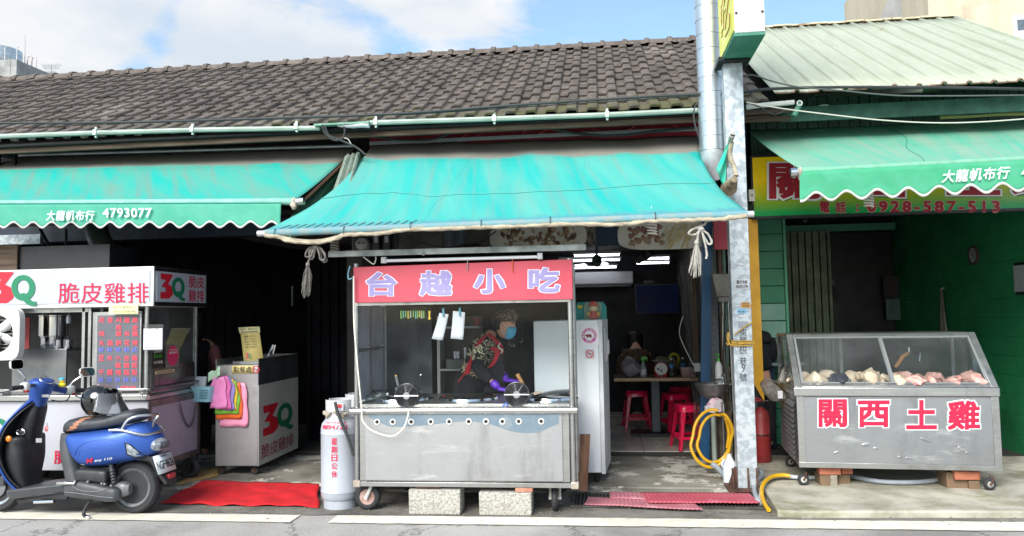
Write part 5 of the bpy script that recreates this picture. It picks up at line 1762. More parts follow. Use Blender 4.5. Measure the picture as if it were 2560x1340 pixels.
# hook, chain, basket, castors
b=MB()
cpts=[zf(446,1008),zf(452,1035),zf(462,1060),zf(470,1066),zf(478,1056),zf(484,1035),zf(487,1012)]
sp_=spline([Vector(p)+Vector((.015,0,0)) for p in cpts],5)
acc,L_=[sp_[0]],0
for i in range(len(sp_)-1):
 d_=(sp_[i+1]-sp_[i])
 m_=(sp_[i+1]+sp_[i])/2
 t_=d_.normalized()
 nn_=Vector((1,0,0)) if i % 2 else t_.cross(Vector((1,0,0))).normalized()
 l_=d_.length*.68
 ring=[m_+t_*l_*cos(2*pi*k/10)+nn_*.011*sin(2*pi*k/10) for k in range(10)]
 b.tube(ring,.0032,5,closed=True)
top('chain',b,mat('chain_steel','#7b7a7c',rough=.4,metal=.8),'slack steel chain hanging on the side of the chicken cart','chain',base=tuple(cpts[0]))
bk=thing('basket','pale blue plastic basket hooked on the rear corner of the chicken cart','basket',tuple(at(512,1005,y=1.25)))
c=at(511,1003,y=1.22)
rings=[]
hw,hd=.125,.075
PB=mat('pale_blue_plastic','#9fd0dc','#94c6d3',rough=.4)
Mb=Matrix.Translation(c) @ rot('Z',-14)
for z_,k in ((0,.80),(.15,1.0),(.15,.97),(.006,.77)):
 rings.append([Mb @ Vector((p.x*k,p.y*k,z_)) for p in secz(0,0,0,hw,hd,.35,24)])
obj('tub',MB().loft(rings,True,True),PB,bk,sharp=50)
b=MB()
for i in range(7):
 for j in range(4):
  q_=Mb @ Vector((.015+i*.015,-hd*.92-.006+.0005*j,.04+j*.024))
  b.box(q_.x-.004,q_.x+.004,q_.y-.002,q_.y+.001,q_.z-.007,q_.z+.007)
obj('slots',b,mat('slot_shadow','#5d8f9c',rough=.6),bk)
b=MB().grid(lambda u,v:Mb @ Vector((-.115+.13*u,-.01+.02*v,.08+.16*v+.02*u*(1-v))),4,4)
top('paper_bundle',b,PAPER,'bundle of white paper bags standing in the pale blue basket','paper',base=tuple(c+Vector((0,0,.1))),solid=.03)
caster(fc,at(476,1181,y=1.16).x,1.16,.035,.098,.06,rimm=DARKMET,fm=DARKMET)
caster(fc,-5.6,1.16,.035,.098,.06,rimm=DARKMET,fm=DARKMET)
caster(fc,-4.3,.55,.005,.11,.06,rimm=DARKMET,fm=DARKMET)
caster(fc,-5.9,.55,.005,.11,.06,rimm=DARKMET,fm=DARKMET)
# lettering on the cart front, mostly behind the scooter
logo(fc,fmap(-75,25,1038,1115,CY0+.008))
txt('脆',RED2,fc,bold=.012,**pxbox(135,172,1125,1160,CY0+.008))
txt('皮雞排',RED2,fc,bold=.012,**pxbox(200,330,1122,1160,CY0+.008))

# ------------------------------------------------------------------ order counter
p,r_=at(645,1166,z=.125),at(728,1120,z=.125)
q=at(537,1165,y=p.y-.012)
ang=1.5
oc=thing('order_counter','steel order counter on castors with a red and green logo on its side','counter',(q.x,q.y,.035),ang,world=False)
Wd,Dp=(p-q).length,(r_-p).length
Ht=at(645,912,y=p.y).z-.035
Lx=lambda x,y,z:(x,y,z)
obj('body',MB().box(0,Wd,0,Dp,.09,Ht),mat('worn_panel_steel','#b0adac','#979394',scale=2.5,rough=.4,metal=.55,bump=.08,bscale=18,c3='#84726f',s3=1.6),oc,bev=.01)
obj('rim',MB().box(.0,.012,.0,Dp,Ht+.001,Ht+.06).box(Wd-.012,Wd,.0,Dp,Ht+.001,Ht+.06).box(.013,Wd-.013,Dp-.012,Dp,Ht+.001,Ht+.06),STEELD,oc)
sx=Wd+.001
obj('dark_band',MB().box(sx,sx+.004,0.0,Dp,Ht-.20,Ht+.06),mat('slate_band','#3d3f45','#34363b',rough=.4),oc)
op=obj('side_panel',MB().box(sx,sx+.004,0.0,Dp,.092,Ht-.201),mat('white_vinyl','#bfc0bf','#b2b4b3',scale=2,rough=.45),oc)
logo(op,lambda u,v,h:Vector((sx+.004+h,.10+u*.78,.36+v*.30)))
vs,fs=glyphs('脆皮雞排',.01)
bb=bounds(vs)
b=MB().add([(sx+.006,.06+.85*(v.x-bb[0])/(bb[1]-bb[0]),.145+.14*(v.y-bb[2])/(bb[3]-bb[2])) for v in vs],fs)
obj('lettering',b,mat('brown_red_ink','#8e2738',rough=.5),op)
for x,y in ((.04,.06),(Wd-.06,.06),(.04,Dp-.08),(Wd-.06,Dp-.08)):
 caster(oc,x,y,0,.04,.026,rimm=RUST,fm=RUST)
# label, no smoking sign, bags, menu stand, tongs
MO=oc.matrix_basis.copy()
MO=Matrix.Translation(Vector((q.x,q.y,.035))) @ rot('Z',ang)
lw=lambda x,y,z:MO @ Vector((x,y,z))

def nosmoke(parent,c,r,u,v,n):
 "red ring and bar over a black cigarette, on axes u, v with normal n"
 c=Vector(c)
 b=MB()
 k_=28
 o_=[c+(u*cos(2*pi*i/k_)+v*sin(2*pi*i/k_))*r+n*.002 for i in range(k_)]
 i_=[c+(u*cos(2*pi*i/k_)+v*sin(2*pi*i/k_))*r*.78+n*.002 for i in range(k_)]
 b.add(o_+i_,[(i,(i+1) % k_,k_+(i+1) % k_,k_+i) for i in range(k_)])
 d=(u-v).normalized()
 e=(u+v).normalized()
 b.add([c-d*r*.8-e*r*.09+n*.003,c+d*r*.8-e*r*.09+n*.003,c+d*r*.8+e*r*.09+n*.003,c-d*r*.8+e*r*.09+n*.003],[(0,1,2,3)])
 obj('red_ring',b,mat('sign_red','#c01f2a',rough=.5),parent)
 b=MB().add([c-u*r*.55-v*r*.07+n*.0015,c+u*r*.5-v*r*.07+n*.0015,c+u*r*.5+v*r*.09+n*.0015,c-u*r*.55+v*r*.09+n*.0015],[(0,1,2,3)])
 obj('cigarette',b,BLACK,parent)

ex,ez,en=(MO.to_3x3() @ Vector((1,0,0))),Vector((0,0,1)),(MO.to_3x3() @ Vector((0,-1,0)))
t=thing('label','yellow handwritten label on the front of the order counter','label',tuple(lw(.24,0,Ht-.09)),ang)
b=MB()
for pz in (0,):
 b.add([lw(.17,-.003,Ht-.085),lw(.395,-.003,Ht-.085),lw(.395,-.003,Ht-.005),lw(.17,-.003,Ht-.005)],[(0,1,2,3)])
obj('card',b,mat('yellow_card','#dccb8a','#cdbb7a',rough=.7),t,solid=.002)
txt('點餐處',mat('black_ink','#23211c',rough=.6),t,lw(.19,-.004,Ht-.075),lw(.375,-.004,Ht-.075),lw(.19,-.004,Ht-.015),bold=.0)
t=thing('sign','small round no smoking sign beside the yellow counter label','sign',tuple(lw(.44,0,Ht-.09)),ang)
obj('card',MB().add([lw(.402,-.003,Ht-.085),lw(Wd-.004,-.003,Ht-.085),lw(Wd-.004,-.003,Ht-.005),lw(.402,-.003,Ht-.005)],[(0,1,2,3)]),PAPER,t,solid=.002)
nosmoke(t,lw((.402+Wd)/2-.002,-.004,Ht-.045),.036,ex,ez,en)
bagc=[('#e88ac0','pink'),('#d46aa8','deep pink'),('#8f7fc0','purple'),('#d8b83c','yellow'),('#7fc04a','green'),('#e0672c','orange'),('#e896b4','lower pink')]
bg_=[((.02,.20),(-.36,-.05)),((.10,.24),(-.37,-.045)),((.17,.275),(-.38,-.06)),((.20,.30),(-.385,-.08)),((.06,.32),(-.42,-.10)),((.06,.345),(-.47,-.11)),((.09,.40),(-.545,-.12))]
for k,(cl,nm) in enumerate(bagc):
 (x0,x1),(z0_,z1_)=bg_[k]
 yo=-.085+.011*k
 b=MB().grid(lambda u,v:lw(-.03+lerp(x0,x1,u)*.93+(.12*(.5-u) if v > .7 else 0)*(v-.7)*2+.008*sin(v*9+k),yo+.010*noise.noise(Vector((u*4+k,v*5,k))),Ht-.055+lerp(z0_,z1_,v)+.012*noise.noise(Vector((u*3,v*2,k*3)))),10,12)
 top('plastic_bag',b,mat('bag_'+nm.replace(' ','_'),cl,rough=.35,bump=.3,scale=8),nm+' plastic carrier bag in the bunch on the order counter','plastic bag','bags hung on the order counter',base=tuple(lw((x0+x1)/2,yo,Ht+z0_)),solid=.002)
b=MB().grid(lambda u,v:lw(-.03+.13*u,-.09+.02*sin(u*5),Ht-.16+.09*v+.06*u+.01*sin(u*9)),8,6)
top('plastic_bag',b,mat('bag_mint','#b5d8b8',rough=.35),'mint green bag corner sticking out left of the hung bags','plastic bag','bags hung on the order counter',base=tuple(lw(.02,-.09,Ht-.1)),solid=.002)
st=thing('menu_stand','yellow menu sheet on a stand on the order counter','menu',tuple(lw(.30,.12,Ht)))
A_=[at(610,905,y=1.5),at(659,903,y=1.52),at(600,820,y=1.62),at(647,818,y=1.64)]
QM=lambda u,v,h:lerp(lerp(A_[0],A_[1],u),lerp(A_[2],A_[3],u),v)+Vector((0,-h,0))
obj('sheet',MB().add([QM(0,0,0),QM(1,0,0),QM(1,1,0),QM(0,1,0)],[(0,1,2,3)]),mat('yellow_sheet','#d2c07c','#c4b06c',rough=.7),st,solid=.003)
obj('header',MB().add([QM(-.04,.84,.004),QM(1.04,.84,.004),QM(1.06,1.02,.006),QM(-.08,1.02,.006)],[(0,1,2,3)]),mat('cream_card','#e8dfa8'),st,solid=.002)
INK=mat('black_ink','#23211c')
for s_,v0,v1 in (('自3/16 雞排85元',.93,.99),('部份品項調整價格',.85,.91)):
 txt(s_,INK,st,(0,0,0),(1,0,0),(0,0,1),res=1,fn=lambda u,v,h,v0=v0,v1=v1:QM(.06+.88*u,lerp(v0,v1,v),.008+h))
for s_,v0,v1 in (('鹽酥雞 60 甜不辣 30',.72,.77),('魷魚 80 百頁豆腐 30',.64,.69),('雞排 85 四季豆 35',.56,.61),('杏鮑菇 40 米血 25',.48,.53),('薯條 30 銀絲卷 20',.40,.45)):
 txt(s_,INK,st,(0,0,0),(1,0,0),(0,0,1),res=1,fn=lambda u,v,h,v0=v0,v1=v1:QM(.18+.64*u,lerp(v0,v1,v),.003+h))
logo(st,lambda u,v,h:QM(.14+.28*u,.10+.16*v,.002+h))
obj('holder',MB().box(A_[0].x-.01,A_[1].x+.01,1.44,1.56,Ht+.036,A_[0].z+.01),mat('clear_holder','#8f9394',rough=.2),st)
tg=thing('tongs','pair of steel tongs standing in the order counter tray','tongs',tuple(lw(.44,.3,Ht)))
obj('arm',MB().tube([at(662,908,y=1.75),at(684,862,y=1.75)],.012,6),CHROME,tg)
obj('arm',MB().tube([at(676,908,y=1.76),at(688,862,y=1.76)],.012,6),CHROME,tg)
pan=top('counter_tray',MB().box(lw(.08,.1,0).x,lw(.38,.1,0).x,1.48,1.95,Ht+.037,Ht+.06),STEELD,'shallow steel tray on top of the order counter','tray',base=tuple(lw(.2,.2,Ht)))

# ------------------------------------------------------------------ white cabinet
wc=thing('fridge','tall white cabinet fridge between the food cart and the restaurant opening','fridge',(-.32,1.35,.1))
x0,x1=at(1335,900,y=1.06).x,at(1507,900,y=1.06).x
zt,zb=at(1508,799,y=1.06).z,at(1508,1185,y=1.06).z
FW=mat('fridge_white','#dfe1e4','#d6d8db',scale=1.5,rough=.4,c3='#cbcccf',s3=1)
obj('body',MB().box(x0,x1-.03,1.10,1.75,zb,zt),FW,wc,bev=.008)
obj('door',MB().box(x0,x1-.035,1.06,1.098,zb+.01,zt-.002),FW,wc,bev=.008)
obj('door_edge',MB().add([(x1-.034,1.062,zb),(x1,1.062,zb),(x1+.055,1.75,zb),(x1+.02,1.75,zb),(x1-.034,1.062,zt),(x1,1.062,zt),(x1+.055,1.75,zt),(x1+.02,1.75,zt)],[(0,3,2,1),(4,5,6,7),(0,1,5,4),(1,2,6,5),(2,3,7,6),(3,0,4,7)]),mat('fridge_edge','#cfd1d3','#b9bbbd',rough=.5),wc)
for x in (x0+.05,x1-.08):
 for y in (1.12,1.68):
  obj('foot',MB().cyl((x,y,.03),(x,y,zb),.02,n=8),DARKMET,wc)
t=thing('sticker','pink ring sticker with a pig on the white fridge','sticker',tuple(at(1473,860,y=1.055)))
p,q=at(1452,862,y=1.055),at(1496,816,y=1.055)
obj('sheet',MB().box(p.x,q.x,1.054,1.056,p.z,q.z),mat('pale_sheet','#e6dfe4',rough=.5),t)
c=at(1473,839,y=1.052)
b=MB()
R1,R2=at(1492,839,y=1.052).x-c.x,at(1485,839,y=1.052).x-c.x
k_=36
b.add([(c.x+R1*cos(2*pi*i/k_),1.0525,c.z+R1*sin(2*pi*i/k_)) for i in range(k_)]+[(c.x+R2*cos(2*pi*i/k_),1.0525,c.z+R2*sin(2*pi*i/k_)) for i in range(k_)],[(i,k_+i,k_+(i+1) % k_,(i+1) % k_) for i in range(k_)])
obj('ring',b,mat('magenta_ring','#c44a94',rough=.5),t)
Rm=(R1+R2)/2

def ringfn(a0,a1,flip=False):
 def fn(u,v,h):
  a=radians(lerp(a0,a1,u))
  rr=Rm+(v-.5)*(R1-R2)*.7*(-1 if flip else 1)
  return Vector((c.x+rr*cos(a),1.051-h,c.z+rr*sin(a)))
 return fn

txt('本店使用 國產豬肉',WHITEL,t,(0,0,0),(1,0,0),(0,0,1),res=1,bold=.015,fn=ringfn(205,-25),lift=.0005)
txt('TAIWAN PORK',WHITEL,t,(0,0,0),(1,0,0),(0,0,1),res=1,bold=.0,fn=ringfn(235,305,True),lift=.0005)
b=MB()
b.ell((c.x-.002,1.051,c.z),(.026,.002,.013),14,8).ell((c.x-.028,1.051,c.z+.002),(.010,.002,.009),10,6)
for dx in (-.02,-.012,.012,.020):
 b.box(c.x+dx-.0025,c.x+dx+.0025,1.0505,1.052,c.z-.022,c.z-.005)
obj('pig_print',b,mat('pig_brown','#7a3034',rough=.5),t)
t=thing('sign','small round no smoking sticker on the white fridge','sign',tuple(at(1474,897,y=1.055)))
p,q=at(1463,897,y=1.055),at(1486,873,y=1.055)
obj('card',MB().box(p.x,q.x,1.054,1.056,p.z,q.z),PAPER,t)
nosmoke(t,at(1474,885,y=1.053),at(1484,885,y=1.053).x-at(1474,885,y=1.053).x,Vector((1,0,0)),Vector((0,0,1)),Vector((0,-1,0)))
for k,(px,y0,y1) in enumerate(((1513,820,895),(1517,835,905),(1521,845,888))):
 top('paper_slip',MB().grid(lambda u,v:lerp(lerp(at(px-3,y1,y=1.15),at(px+3,y1-4,y=1.2),u),lerp(at(px-3,y0,y=1.15),at(px+2,y0+6,y=1.2),u),v),3,3),PAPER,['paper slip hanging nearest the fridge edge','long paper slip hanging in the middle at the fridge side','short paper slip hanging outermost at the fridge side'][k],'paper','slips hung at the fridge side',base=tuple(at(px,y1,y=1.15)),solid=.002)
# toy box
tbx=thing('donation_box','teal card box with rounded shoulders on top of the white fridge','box',tuple(at(1476,800,y=1.3)))
p,q=at(1437,800,y=1.25),at(1516,754,y=1.25)
poly=[(p.x,zt+.002),(q.x,zt+.002),(q.x,q.z-.05),(q.x-.03,q.z),(p.x+.03,q.z),(p.x,q.z-.05)]
obj('back_card',MB().prism(poly,1.25,1.28,'xz'),mat('teal_card','#158a86','#127b78',rough=.5),tbx,bev=.004)
p2,q2=at(1461,799,y=1.15),at(1503,755,y=1.15)
obj('case',MB().box(p2.x,q2.x,1.12,1.24,zt+.002,q2.z),glass('clear_case',(.88,.92,.92),.15,.08),tbx)
obj('yellow_label',MB().box(p.x+.03,p.x+.075,1.246,1.249,q.z-.06,q.z-.03),mat('label_yellow','#d3b92c',rough=.6),tbx)
ty=thing('toy_figure','small red and yellow toy figure in the clear case on the fridge','toy',tuple(at(1484,798,y=1.18)))
c=at(1484,798,y=1.18)
b0=zt+.004
obj('body',MB().lathe([(.02,0),(.045,.01),(.042,.05),(.028,.075),(.02,.08)],(c.x,1.18,b0),16),mat('toy_red','#c8202c',rough=.4),ty)
obj('head',MB().ell((c.x,1.175,b0+.105),(.036,.036,.034),14,10),mat('toy_cream','#e8d4a0',rough=.5),ty)
obj('hat',MB().lathe([(.001,.055),(.03,.045),(.04,.015),(.046,.005),(.046,0),(.001,.0)],(c.x,1.175,b0+.118),16),mat('toy_red','#c8202c'),ty)
obj('arm',MB().ell((c.x+.045,1.17,b0+.05),(.016,.016,.02),8,6),mat('toy_yellow','#dfb52a',rough=.4),ty)
obj('arm',MB().ell((c.x-.045,1.17,b0+.05),(.016,.016,.02),8,6),mat('toy_yellow','#dfb52a'),ty)
# plank leaning between cart and cabinet
P_=[at(1447,1228,y=.55),at(1468,1228,y=.55),at(1476,1086,y=.75),at(1449,1086,y=.75)]
b=MB().add(P_+[p+Vector((0,.02,0)) for p in P_],[(0,1,2,3),(7,6,5,4),(0,4,5,1),(1,5,6,2),(2,6,7,3),(3,7,4,0)])
top('plank',b,mat('plank_wood','#8a6248','#6b4a38',scale=6,rough=.8,stretch=(4,1,.6)),'brown plank leaning between the food cart and the white fridge','plank',base=tuple(P_[0]))

# ------------------------------------------------------------------ poultry display case
pf=thing('display_case','dented steel poultry case with sloping glass and big red characters, propped on bricks','display case',(2.4,1.3,.055))
A0=at(2000,1168,y=.92)
A1=at(2505,1178,y=.80)
ang=math.degrees(atan2(A1.y-A0.y,A1.x-A0.x))
Wd=(A1-A0).length
MF=Matrix.Translation(Vector((A0.x,A0.y,A0.z))) @ rot('Z',ang)
fw=lambda x,y,z:MF @ Vector((x,y,z))

def fbox(b,x0,x1,y0,y1,z0,z1):
 return b.box(x0,x1,y0,y1,z0,z1,MF)

Hb=at(1995,990,y=.92).z-A0.z
Dp=.95
CST=mat('case_steel','#a2a4a6','#8f9193',scale=2.2,rough=.36,metal=.75,rv=.12,bump=.25,bscale=5,c3='#8b8b8b',s3=1.8)
stain(CST,'#77787b',1.5,.50,.70,.6,(3,3,.8))
stain(CST,'#cfd0d1',2.4,.55,.72,.6,(1,1,3),seed=4)
obj('body',fbox(MB(),0.0,Wd,.0,Dp,.0,Hb),CST,pf,bev=.006)
for dx_,dz_,rx_,rz_ in ((.55,.20,.05,.018),(.62,.17,.03,.012),(1.02,.24,.06,.015),(.88,.09,.04,.012),(.80,.10,.02,.010),(1.28,.17,.04,.016),(.30,.13,.03,.012),(1.32,.14,.02,.012)):
 obj('dent',MB().ell(fw(dx_,.002,dz_),(rx_,.005,rz_),16,8,rot('Y',dx_*60-40)),CST,pf)
obj('front_trim',fbox(fbox(fbox(MB(),-.006,.05,-.006,-.0005,.0,Hb),Wd-.05,Wd+.006,-.006,-.0005,.0,Hb),-.008,Wd+.008,-.010,-.0065,.0,.045),STEEL,pf,bev=.002)
b=MB()
for k in range(11):
 z=.06+k*.045
 b.add([fw(-.004,.08,z),fw(-.004,Dp-.08,z),fw(-.03,Dp-.08,z-.012),fw(-.03,.08,z-.012),fw(-.004,.08,z+.03),fw(-.004,Dp-.08,z+.03)],[(0,1,2,3),(3,2,5,4)])
obj('side_louvres',b,mat('louvre_grey','#8f9091','#76787a',rough=.45,metal=.5),pf)
obj('lip',fbox(MB(),-.03,Wd+.012,-.022,Dp+.01,Hb+.001,Hb+.075),STEEL,pf,bev=.006)
ZL=Hb+.076
p=at(1968,836,y=1.32)
ZT=p.z-A0.z
YT=.36
TX0,TX1=-.02,Wd-.02
FB=[fw(-.02,-.012,ZL),fw(Wd+.005,-.012,ZL),fw(TX1,YT,ZT),fw(TX0,YT,ZT)]
nrm=(FB[1]-FB[0]).cross(FB[3]-FB[0]).normalized()

def slab(b,u0,u1,v0,v1,t0,t1):
 q=lambda u,v:lerp(lerp(FB[0],FB[1],u),lerp(FB[3],FB[2],u),v)
 P_=[q(u0,v0),q(u1,v0),q(u1,v1),q(u0,v1)]
 vs=[p+nrm*t0 for p in P_]+[p+nrm*t1 for p in P_]
 return b.add(vs,[(3,2,1,0),(4,5,6,7),(0,1,5,4),(1,2,6,5),(2,3,7,6),(3,0,4,7)])

b=MB()
slab(b,0,.035,0,1,-.02,.006)
slab(b,.965,1,0,1,-.02,.006)
slab(b,.0355,.9645,.93,1,-.02,.005)
slab(b,.0355,.9645,0,.05,-.02,.005)
obj('top_frame',b,STEEL,pf,bev=.003)
CG=glass('case_pane',(.88,.90,.90),.10,.07,dscale=1.6)
for k,(u0,u1,t) in enumerate(((.037,.51,.010),(.49,.963,.003))):
 g=obj('sliding_pane',slab(MB(),u0+.012,u1-.012,.075,.90,t-.002,t),CG,pf)
 b=MB()
 slab(b,u0,u0+.012,.055,.925,t-.006,t+.006)
 slab(b,u1-.012,u1,.055,.925,t-.006,t+.006)
 slab(b,u0+.0125,u1-.0125,.90,.925,t-.006,t+.006)
 slab(b,u0+.0125,u1-.0125,.055,.075,t-.006,t+.006)
 obj('pane_frame',b,mat('pane_rail','#b7b9ba','#a0a2a3',rough=.35,metal=.7),g)
obj('roof',fbox(MB(),TX0,TX1,YT,Dp,ZT-.02,ZT),STEEL,pf,bev=.004)
obj('side_glass',MB().add([fw(-.018,.0,ZL),fw(-.018,Dp-.02,ZL),fw(-.018,Dp-.02,ZT-.021),fw(-.018,YT,ZT-.021)],[(0,1,2,3)]),CG,pf,solid=.004)
obj('side_glass',MB().add([fw(Wd-.008,.0,ZL),fw(Wd-.008,Dp-.02,ZL),fw(Wd-.015,Dp-.02,ZT-.021),fw(Wd-.015,YT,ZT-.021)],[(0,1,2,3)]),CG,pf,solid=.004)
b=MB()
for x in (-.02,Wd-.03):
 fbox(b,x,x+.03,Dp-.03,Dp,ZL,ZT-.021)
obj('back_post',b,STEELD,pf)
obj('back_frame',fbox(MB(),.55,.58,Dp-.03,Dp-.005,ZL,ZT-.03),STEELD,pf)
obj('floor_tray',fbox(MB(),.02,Wd-.02,.02,Dp-.02,ZL+.0,ZL+.012),mat('tray_steel','#9b9d9e',rough=.4,metal=.6),pf)
RR=mat('raspberry_letter','#d0163f','#c8133a',rough=.4)
WR=mat('white_decal','#cfd1d5',rough=.4)
for ch,x0,x1,y0,y1 in (('關',2044,2120,996,1070),('西',2142,2226,999,1070),('土',2263,2344,998,1075),('雞',2366,2452,999,1077)):
 def onf(px,py):
  d=ray(px,py)
  n_=MF.to_3x3() @ Vector((0,-1,0))
  t_=(fw(0,-.002,0)-CAM).dot(n_)/d.dot(n_)
  return CAM+d*t_
 txt(ch,RR,pf,onf(x0+2,y1-2),onf(x1-2,y1-2),onf(x0+2,y0+2),bold=.042,out=.052,outm=WR)
for x,y,sd_ in ((.03,.04,True),(Wd-.09,.02,True),(.05,Dp-.1,True),(Wd-.12,Dp-.1,True)):
 c=fw(x,y,0)
 caster(pf,c.x,c.y,.056,.05,.034,rimm=mat('pale_hub','#b9b6b0','#8d8a84',rough=.5),fm=RUST)
# the birds
SK=mat('poultry_skin','#d9c4aa','#c9ac92',scale=8,rough=.45,c3='#e0d4c2',s3=6)
SK2=mat('pink_meat','#cba196','#ad7169',scale=12,rough=.4,c3='#dcc2b4',s3=9)
BK=mat('black_skin','#3a3d47','#25272f',scale=8,rough=.4)

def chicken(x,y,r_,label,m,rzz,lift=0.0):
 c=fw(x,y,ZL-.018)
 M_=Matrix.Translation(c) @ rot('Z',rzz) @ rot('X',x*90-30) @ Matrix.Diagonal((1,1,.88,1))
 t=thing('chicken',label,'poultry',tuple(c),group='poultry in the display case',world=True)
 rings=[]
 for k,(xx,zc,hw,hh) in enumerate(((-1.25,.75,.18,.18),(-1.0,.8,.5,.5),(-.5,.85,.78,.78),(0,.9,.86,.88),(.5,.8,.72,.72),(.95,.65,.42,.45),(1.2,.55,.12,.14))):
  rings.append([M_ @ Vector((p.x*r_,p.y*r_,p.z*r_)) for p in sec(xx,0,zc,hw,hh,.9,16)])
 obj('body',MB().loft(rings).jit(r_*.30,13,x*7).jit(r_*.12,40,x),m,t)
 for s_ in (-1,1):
  b=MB().tube([M_ @ Vector((p[0]*r_,p[1]*r_,p[2]*r_)) for p in ((.35,s_*.75,.75),(.9,s_*.85,.5),(1.35,s_*.55,.6),(1.7,s_*.4,.5))],[r_*.42,r_*.36,r_*.2,r_*.12],10,smooth=3)
  obj('leg',b,m,t)
  b=MB().tube([M_ @ Vector((p[0]*r_,p[1]*r_,p[2]*r_)) for p in ((-.6,s_*.75,.9),(-.2,s_*1.0,.75),(-.65,s_*1.0,.55))],[r_*.24,r_*.2,r_*.1],8,smooth=3)
  obj('wing',b,m,t)
 return t

for x,y,r_,lb_,m,rz_ in ((.16,.12,.092,'pale plucked chicken at the left end of the poultry case',SK,170),(.30,.26,.10,'pale plucked chicken lying behind the dark one',SK,140),(.36,.10,.088,'dark skinned plucked chicken among the pale ones',BK,100),(.60,.14,.105,'largest pale plucked chicken, right of the dark one',SK,80),(.82,.12,.085,'pale plucked chicken standing highest near the middle frame',SK,60),(.10,.32,.085,'pale plucked chicken in the back row, at the left end of the case',SK,200),(.52,.30,.09,'pale plucked chicken in the back row behind the largest one',SK,20),(.72,.28,.085,'pale plucked chicken in the back row near the middle frame',SK,300)):
 chicken(x,y,r_,lb_,m,rz_)
rr_=random.Random(5)
for k,(x,y,lb_) in enumerate(((1.00,.08,'pinkish meat cut just right of the middle frame'),(1.13,.12,'meat cut with pale bone in the right pane of the case'),(1.27,.10,'reddest meat cut in the right half of the case'),(1.42,.12,'flat pale pink meat cut, last on the right'),(.95,.22,'small meat cut at the back by the middle frame'))):
 c=fw(x,y,ZL+.035)
 b=MB().ell(c,(.11,.08,.05),18,12,rot('Z',k*40)).jit(.06,12,k*3.0).jit(.02,40,k)
 top('meat_cut',b,SK2,lb_,'meat','meat cuts in the display case',base=tuple(c),sharp=50)
# tap seen through the glass and its hose
tpp=thing('wall_tap','steel wall tap with an orange hose behind the poultry case','tap',tuple(at(2285,880,y=2.6)))
obj('spout',MB().tube([at(2270,880,y=2.7),at(2300,885,y=2.6),at(2297,905,y=2.55)],.018,8).cyl(at(2272,880,y=2.66),at(2272,868,y=2.66),.014),CHROME,tpp)
obj('hose',MB().tube([at(2268,884,y=2.6),at(2256,892,y=2.5),at(2248,905,y=2.5),at(2238,918,y=2.5)],.018,8,smooth=4),mat('orange_hose','#c9832c',rough=.5),tpp)
# bricks under the case

def brick(px0,px1,py0,py1,y0,dep,label,m=BRK,group='bricks under the poultry case'):
 p,q=at(px0,py1,y=y0),at(px1,py0,y=y0)
 return top('brick',MB().box(p.x,q.x,y0,y0+dep,p.z,q.z).jit(.006,20,px0),m,label,'brick',group,base=((p.x+q.x)/2,y0,p.z),bev=.005)

MB1=mat('mossy_brick','#775d49','#5c5640',scale=7,rough=.95,bump=.5,bscale=40,c3='#55663a',s3=4)
brick(2049,2102,1168,1187,.95,.11,'top brick of the left pair of stacks under the poultry case')
brick(2052,2094,1187,1217,.96,.2,'mossy brick on end under the left top brick',MB1)
brick(2077,2093,1189,1218,.94,.05,'narrow grey brick end beside the mossy one',mat('grey_brick','#8f8878','#6f6a5a',scale=8,rough=.95))
brick(2104,2132,1170,1186,1.02,.11,'short red brick on top of the second left stack')
brick(2097,2125,1187,1217,1.03,.11,'upright mossy brick under the short red one',MB1)
brick(2388,2450,1178,1200,.86,.12,'orange brick on top of the right stack under the poultry case')
brick(2368,2422,1180,1222,.90,.2,'large mossy brick at the left of the right stack',MB1)
brick(2424,2450,1202,1226,.87,.1,'small mossy brick at the right of the right stack',MB1)
# ================================================================== SCOOTER
YC=-.05
BLUE=mat('metallic_blue','#3358a8','#2d509c',scale=2,rough=.42,metal=.35,coat=.1,rv=.05)
BLUED=mat('blue_underside','#24408c',rough=.45,metal=.3)
MATTE=mat('matte_black_plastic','#2a2b2e','#232427',scale=14,rough=.55,bump=.05)
GREYP=mat('grey_plastic_cover','#46484b','#3b3d40',scale=8,rough=.5,bump=.05)
VINYL=mat('black_vinyl','#3a3d43','#303338',scale=30,rough=.5,bump=.08)
LENS=mat('clear_lens','#aeb4ba','#6d737a',scale=24,rough=.12,detail=1,coat=.6)
sc_=thing('scooter','metallic blue scooter with a black seat parked on its stand before the chicken cart','scooter',(-4.4,YC,.009))

def loftx(secs,e=.75,n=22,sub=5,yc=YC,ends=True):
 "sections (x, z0, z1, half width[, y]) joined smoothly along x"
 pts=[Vector(s[:4]) if False else s for s in secs]
 rows=[]
 m=len(secs)
 for i in range(m-1):
  g=lambda j:secs[max(0,min(m-1,j))]
  for k in range(sub):
   t=k/sub
   row=[]
   for c in range(4):
    p0,p1,p2,p3=g(i-1)[c],g(i)[c],g(i+1)[c],g(i+2)[c]
    row.append(.5*(2*p1+(p2-p0)*t+(2*p0-5*p1+4*p2-p3)*t*t+(3*p1-p0-3*p2+p3)*t**3))
   rows.append(row)
 rows.append(list(secs[-1][:4]))
 return [sec(x,yc,(z0+z1)/2,max(.004,hw),max(.004,(z1-z0)/2),e,n) for x,z0,z1,hw in rows]

